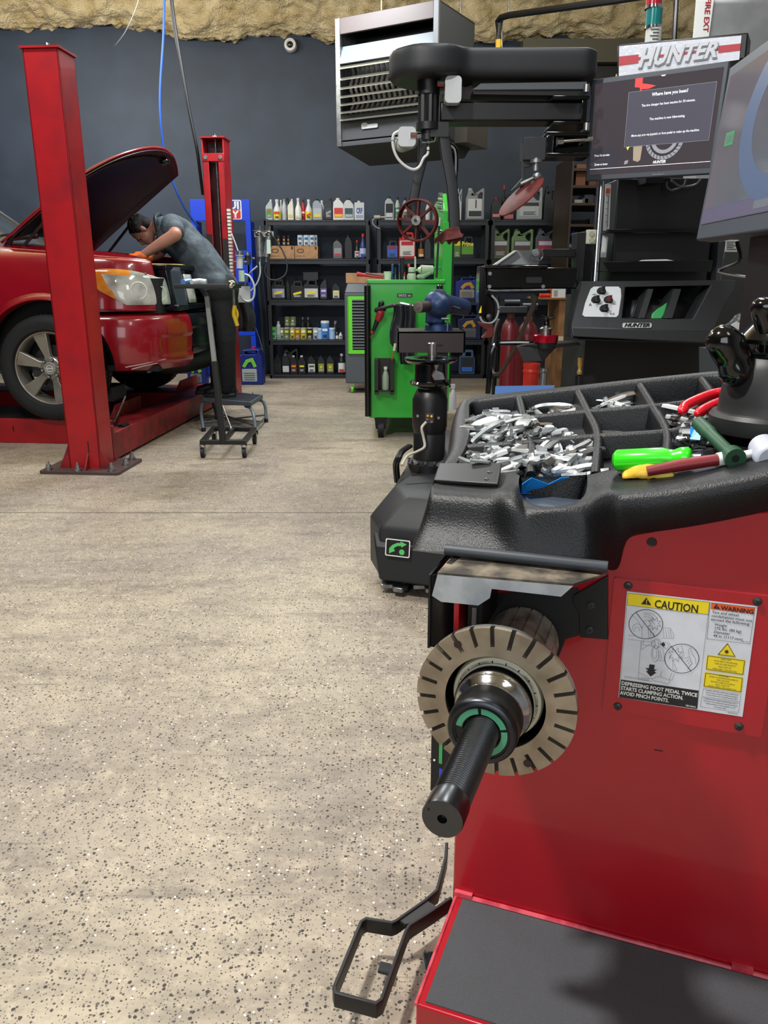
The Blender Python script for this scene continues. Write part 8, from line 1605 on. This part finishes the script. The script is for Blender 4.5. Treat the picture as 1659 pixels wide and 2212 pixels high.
for d in DIV:
    P_ = bez(plc(*d), 20)
    for p in P_: HG[(int(p.x/CS), int(p.y/CS))] = -.004
q_ = plc((1022, 868), (1122, 852), (1133, 893), (1262, 884), (1288, 935), (1286, 1006), (1120, 1008), (985, 1000), (1012, 960), (1018, 915))
mb = MB(BF, 'black_satin'); mb.prism([Vector((p.x, p.y, tz(p.x, p.y, -.041))) for p in q_], (0, 0, .012)); mb.build('raised_floor', tr_)

def place_weights(pts, n, base, label, group, maxz=.06, spread=1):
    q = [bp(x, y, dz=-.028 if base == 0 else 0) for x, y in pts]; k = 0; tries = 0
    while k < n and tries < n*30:
        tries += 1; u, v = random.random(), random.random(); p = (q[0]*(1-u)+q[1]*u)*(1-v)+(q[3]*(1-u)+q[2]*u)*v
        me, L, w_, h = WM[random.randrange(len(WM))] if random.random() < .8 else WM[random.choice((2, 3, 8, 9, 14, 15))]
        a = random.uniform(0, PI); ca, sa = math.cos(a), math.sin(a); cells = set()
        for i in range(-4, 5):
            for j in (-.4, .4):
                x, y = p.x+ca*L/2*i/4-sa*w_*j, p.y+sa*L/2*i/4+ca*w_*j; cells.add((int(x/CS), int(y/CS)))
        hts = [HG.get(c, -.040+base) for c in cells]; z = max(hts); z2 = sorted(hts)[len(hts)//2]
        if z > maxz-.052: continue
        z = z*.35+z2*.65; ti = random.uniform(-.22, .22); 
        for c in cells: HG[c] = z+h*.95
        o = bpy.data.objects.new('wheel_weight', me); C.objects.link(o)
        loc = BF.M @ Vector((p.x, p.y, tz(p.x, p.y, z+.0015)+abs(ti)*L*.25))
        o.matrix_world = T(loc) @ Matrix.Rotation(BA, 4, 'Z') @ Euler((.205, -.139, 0)).to_matrix().to_4x4() @ rotz(a) @ roty(ti) @ rotx(random.uniform(-.5, .5) if random.random() < .8 else PI)
        tag(o, label, 'wheel weight', group); k += 1
place_weights([(1018, 885), (1125, 878), (1135, 893), (1020, 912)], 34, .011, 'grey wheel weight in the back left tray compartment', 'wheel weights in the back left compartment', .062)
place_weights([(1024, 905), (1140, 898), (1262, 930), (1030, 945)], 100, .011, 'loose grey wheel weight in the middle of the heaped left side of tray', 'wheel weights heaped on the left of the tray', .075)
place_weights([(1000, 960), (1280, 940), (1278, 1000), (1000, 1002)], 130, .011, 'pale wheel weight in the heap nearest to the tray front left edge', 'wheel weights heaped at the tray front left', .074)
place_weights([(1135, 880), (1235, 873), (1240, 880), (1145, 888)], 9, 0, 'long pale wheel weight in the second compartment of the back row', 'wheel weights in the second back compartment', .03)
place_weights([(1275, 868), (1370, 860), (1378, 866), (1290, 874)], 12, 0, 'bent wheel weight in the third compartment of the back row', 'wheel weights in the third back compartment', .035)
place_weights([(1440, 895), (1545, 890), (1555, 912), (1450, 912)], 18, 0, 'white wheel weight below the red pliers handles', 'wheel weights under the pliers', .035)
place_weights([(1458, 950), (1556, 935), (1560, 960), (1468, 968)], 34, 0, 'shiny wheel weight between the green grips at the tray right', 'wheel weights between the green tools', .045)
place_weights([(1550, 838), (1580, 834), (1582, 846), (1556, 850)], 4, 0, 'small wheel weight in the far right compartment by the black boot', 'wheel weights by the black boot', .04)
place_weights([(1300, 924), (1340, 922), (1345, 926), (1302, 928)], 2, 0, 'single small weight at the bottom of an otherwise empty compartment', 'weights in the near-empty compartment', .02)

# ------- tools on the tray
def tl(px, py, up=0): return BF.M @ bp(px, py, dz=up)
t = thing('screwdriver', 'bright green screwdriver handle lying across the tray front rim', 'screwdriver', tl(1410, 1000, .0)); a, b_ = tl(1330, 995, .018), tl(1494, 988, .022); dx = (b_-a).normalized(); L = (b_-a).length
Mx = basis(a, (0, 0, 1), dx); Mx = Matrix.Translation(a) @ dx.to_track_quat('Z', 'Y').to_matrix().to_4x4()
pr = [(.001, 0), (.0135, 0), (.0155, .003), (.0155, L*.62), (.0125, L*.72), (.0115, L*.78), (.0145, L*.86), (.0145, L*.96), (.011, L), (.001, L)]
rings = []
for r, z in pr:
    rings.append([Mx @ Vector((r*(1-(.09 if (k % 6 == 0 and .002 < z < L*.7) else 0))*math.cos(2*PI*k/36), r*(1-(.09 if (k % 6 == 0 and .002 < z < L*.7) else 0))*math.sin(2*PI*k/36), z)) for k in range(36)])
mb = MB(W, mat('neon_green', '#35E01C', .3, coat=.4)); mb.ring_sweep(rings); mb.build('handle', t, angle=60); mb = MB(W, 'steel'); mb.cyl(b_, b_+dx*.012, .004, n=12); mb.cyl(a-dx*.003, a, .010, .0135, 20, m='#2A8A1C'); mb.build('blade', t)
t = thing('hammer', 'hammer with dark red handle and pale round head at the tray right edge', 'hammer', tl(1530, 1000)); a, m1, m2, e = tl(1398, 1018, .016), tl(1550, 993, .020), tl(1577, 988, .020), tl(1642, 976, .022)
mb = MB(W, '#7A1A22'); mb.tube([a, a.lerp(m1, .5)+Vector((0, 0, .001)), m1], .0085, 14, scale=[.8, 1, .9]); mb.build('handle', t); mb = MB(W, 'white'); mb.tube([m1, m2], .0092, 14); mb.tube([m2+(e-m2)*.25, e], .0055, 12); mb.build('ferrule', t)
mb = MB(W, '#B4B8C4'); c_ = tl(1662, 978, .022); mb.cyl(c_+Vector((-.008, -.024, -.004)), c_+Vector((.004, .028, .002)), .019, n=28); mb.build('mallet_head', t, bevel=.004)
t = thing('scraper', 'dark green ribbed grip lying diagonally over the tray dividers', 'scraper', tl(1550, 945)); a, b_ = tl(1507, 912, .020), tl(1580, 982, .024); d = (b_-a).normalized()
mb = MB(W, mat('grip_green', '#1E4A30', .5)); mb.tube([a.lerp(b_, k/20) for k in range(21)], .0098, 16, scale=[(.8 if k == 0 else 1.12 if (k % 2 and k < 9) else 1.0 if k < 9 else .88) for k in range(21)]); mb.tube([b_, b_+d*.016], .0135, 20); mb.build('grip', t)
mb = MB(W, 'black_deep'); mb.cyl(b_+d*.016, b_+d*.0165, .005, n=16); mb.build('end_hole', t); mb = MB(W, 'steel'); mb.cyl(a-d*.012, a, .004, n=10); mb.build('tip', t)
t = thing('pliers', 'pliers with two bright red dipped handles beside the black boot', 'pliers', tl(1530, 880)); mat('dip_red', '#D01024', .3, coat=.3)
for pts in (((1474, 888), (1482, 876), (1510, 862), (1545, 850), (1580, 846)), ((1508, 893), (1530, 880), (1560, 868), (1588, 862))): mb = MB(W, 'dip_red'); P_ = bez([tl(x, y, .016) for x, y in pts], 6); mb.tube(P_, .0082, 14, scale=[.75]+[1]*(len(P_)-1)); mb.ell(P_[0], (.0064,)*3); mb.build('handle', t)
mb = MB(W, 'dark_steel'); mb.tube([tl(1580, 846, .016), tl(1612, 850, .018)], .009, 10); mb.tube([tl(1588, 862, .016), tl(1612, 850, .018)], .008, 10); mb.build('jaw', t)
mb = MB(W, mat('yellow_cloth', '#D8A81C', .7, var=(40, '#E8D060', .4, .6))); ps = [tl(1345, 1030, .001), tl(1375, 1012, .004), tl(1420, 1010, .002), tl(1450, 1024, .0)]
mb.grid(lambda u, v: BF.M @ (bp(1345+110*u, 1012+26*v)+Vector((0, 0, .003+.018*math.sin(PI*u)**.6*math.sin(PI*v)**.5+.002*nz(u*9, v*9, 0)))), 20, 10); tag(mb.build('sponge', fixn=False, angle=180, solid=.003), 'crumpled yellow sponge on the front rim of the tray', 'sponge')
# blue paper strip in the cup
mb = MB(BF, mat('blue_film', '#2496F4', .4)); zb_ = lip0.z-.008
V = [bp(1126, 1066, z=zb_), bp(1150, 1064, z=zb_), bp(1180, 1062, z=zb_), bp(1212, 1060, z=zb_), bp(1240, 1058, z=zb_), bp(1124, 1050, z=zb_+.022), bp(1145, 1036, z=zb_+.03), bp(1182, 1050, z=zb_+.018), bp(1210, 1036, z=zb_+.03), bp(1236, 1034, z=zb_+.03)]
for p in V[5:]: p.y += .012
mb.add(V, [(0, 1, 6, 5), (1, 2, 7, 6), (2, 3, 8, 7), (3, 4, 9, 8)]); mb.add([V[0]+Vector((-.002, -.006, .001)), V[1]+Vector((0, -.008, .001)), V[2]+Vector((0, -.007, .001)), V[4]+Vector((0, -.006, .001)), V[4], V[0]], [(0, 1, 2, 3, 4, 5)]); tag(mb.build('backing_paper', solid=.0008, fixn=False, flat=True), 'bright blue adhesive backing strip folded in the small front cup', 'backing strip')
for i, (x, y) in enumerate(((1246, 1050), (1254, 1058))): p = bp(x, y, z=zb_+.004); mb = MB(BF, '#2A2C2E'); mb.box(-.012, .012, -.003, .003, 0, .004, M=T(p) @ rotz(.6+i*.3)); tag(mb.build('adhesive_weight'), ['short black adhesive weight beside the blue strip, farther one', 'short black adhesive weight beside the blue strip, nearer one'][i], 'wheel weight')
mb = MB(BF, 'blue_film'); V = [bp(1492, 932)+Vector((0, 0, -.012)), bp(1514, 934)+Vector((0, 0, -.012)), bp(1516, 928)+Vector((0, 0, .0)), bp(1500, 926)+Vector((0, 0, .0)), bp(1491, 926)+Vector((0, 0, .004))]; mb.add(V, [(0, 1, 2, 3), (0, 3, 4)]); tag(mb.build('backing_paper', solid=.0008, fixn=False, flat=True), 'small blue scrap beside the dark green grip', 'backing strip')
# black quick nut on its boot, at the tray right
bc = bp(1655, 925); t = thing('quick_nut', 'black wing nut with rubber boot standing on the tray at right edge', 'quick nut', BF.M @ bc)
Mq = T(BF.M @ bc); mat('boot', '#1B1B1D', .5, var=(12, '#262523', .4, .6)); kq = 1/1400
mb = MB(W, 'boot'); mb.lathe([(.001, -.004), (.078, -.004), (.080, .002), (.080, .018), (.076, .024), (.070, .024), (.069, .026), (.0685, .04), (.066, .065), (.060, .088), (.053, .102), (.045, .108), (.001, .108)], Mq, 48); mb.build('rubber_boot', t, angle=30)
mb = MB(W, 'black_gloss'); yq = (BF.M @ bc).y
def qq(px, py): return at(px, py, y=yq-.02)
mb.lathe([(.001, .118), (.062, .122), (.064, .128), (.045, .150), (.030, .175), (.026, .20), (.001, .20)], Mq @ T(.01, 0, 0), 40); mb.build('nut_flange', t, angle=40)
mb = MB(W, 'black_gloss'); mb.capsule(qq(1590, 800), qq(1575, 765), .024, .020); mb.capsule(qq(1575, 765), qq(1562, 738), .022, .024); mb.ell(qq(1568, 734), (.026, .022, .016)); mb.capsule(qq(1588, 735), qq(1598, 775), .014, .018); mb.build('wing_handle', t, remesh=.004, smooth_it=3, fixn=False)
mb = MB(W, 'black_gloss'); mb.capsule(qq(1668, 720), qq(1650, 670), .02, .018); mb.ell(qq(1656, 662), (.022, .02, .014)); mb.capsule(qq(1668, 720), qq(1680, 760), .022, .03); mb.build('wing_handle', t, remesh=.004, smooth_it=3, fixn=False)
mb = MB(W, 'dark_steel'); mb.lathe([(.001, .10), (.03, .10), (.03, .125), (.001, .125)], Mq, 28); mb.lathe([(.028, .106), (.056, .109), (.028, .112)], Mq, 36, caps=False); mb.build('retaining_wire', t)
# small grinder with white label behind the wing nut
t = thing('glue_bottle', 'dark bottle with white label and pale nozzle behind the wing nut', 'bottle', at(1595, 720, y=2.6)); yy = 2.6; mb = MB(W, '#1E2022'); mb.capsule(at(1588, 720, y=yy), at(1600, 695, y=yy), .042, .028); mb.build('bottle_body', t); mb = MB(W, 'light_grey'); ppr(mb, [(1580, 702), (1592, 695), (1603, 700), (1596, 718), (1582, 708)], yy-.046, .004); mb.build('label', t); mb = MB(W, '#6A6E70'); mb.tube([at(1602, 712, y=yy), at(1619, 744, y=yy)], .010, 10, scale=[1.2, .5]); mb.build('nozzle', t)
mb = MB(W, 'dark_grey'); ppr(mb, [(1560, 760), (1640, 760), (1640, 860), (1560, 860)], 2.65, .2); tag(mb.build('parts_box'), 'dark parts box standing behind the balancer tray', 'box')
# ------- balancer display
far_t, far_b = Vector((.668, 1.70, 1.594)), Vector((.637, 1.70, 1.277))
c = [far_t, far_t+Vector((-.035, -.50, 0)), far_b+Vector((-.02, -.50, -.0)), far_b]
mo, g, nn, f = monitor(bal, c, .035, (.018, .020, .030), 'dark-framed display beside the tray')
mat('screen_b', '#3A3C40', .1, emit=('#565A60', .8), var=(2, '#5A4048', .4, .7)); mb = MB(W, 'screen_b'); quad(mb, g, 0, 1, 0, 1, .0012); sc = mb.build('screen', mo, fixn=False, flat=True)
mat('scr_blue', '#3E4A62', .3, emit=('#5A6A86', .40)); mat('scr_green', '#3E7A52', .3, emit=('#3E7A52', .35)); mat('scr_violet', '#4A465A', .3, emit=('#5A5668', .45)); mat('scr_pale', '#5A6068', .3, emit=('#5A6068', .35))
mb = MB(W, 'scr_blue'); arc(.68, .44, .40, .50, 0, 360, .12, 'scr_blue', .0018, 48); quad(mb, g, 0, 1, .90, .995, .0016, 'scr_violet'); quad(mb, g, .0, 1, .895, .90, .0019, 'scr_blue'); quad(mb, g, .55, .68, .92, .97, .0019, 'scr_pale')
mb.add([g(.10, .40, .0019), g(.20, .41, .0019), g(.20, .50, .0019), g(.10, .49, .0019)], [(0, 1, 2, 3)], 'scr_green'); stext(mb, 'ON', .15, .475, .07, .075, bold=.02, o=.0022, m='scr_pale'); mb.build('screen_picture', sc, fixn=False, flat=True)
g = (lambda F_: lambda u, v, o=.001: F_(u, v)+nn*o)(q4(c)); mb = MB(W, 'light_grey'); stext(mb, 'ViewSonic', .42, .975, .13, .036, bold=.02); mb.build('maker_lettering', mo, fixn=False, flat=True)
mb = MB(W, 'black_satin'); mb.box(.66, .72, 1.38, 1.5, .95, 1.5); mb.tube(bez([(.68, 1.60, 1.27), (.68, 1.58, 1.235), (.66, 1.62, 1.215), (.69, 1.5, 1.20)], 5), .004, 8); mb.build('monitor_post', bal)
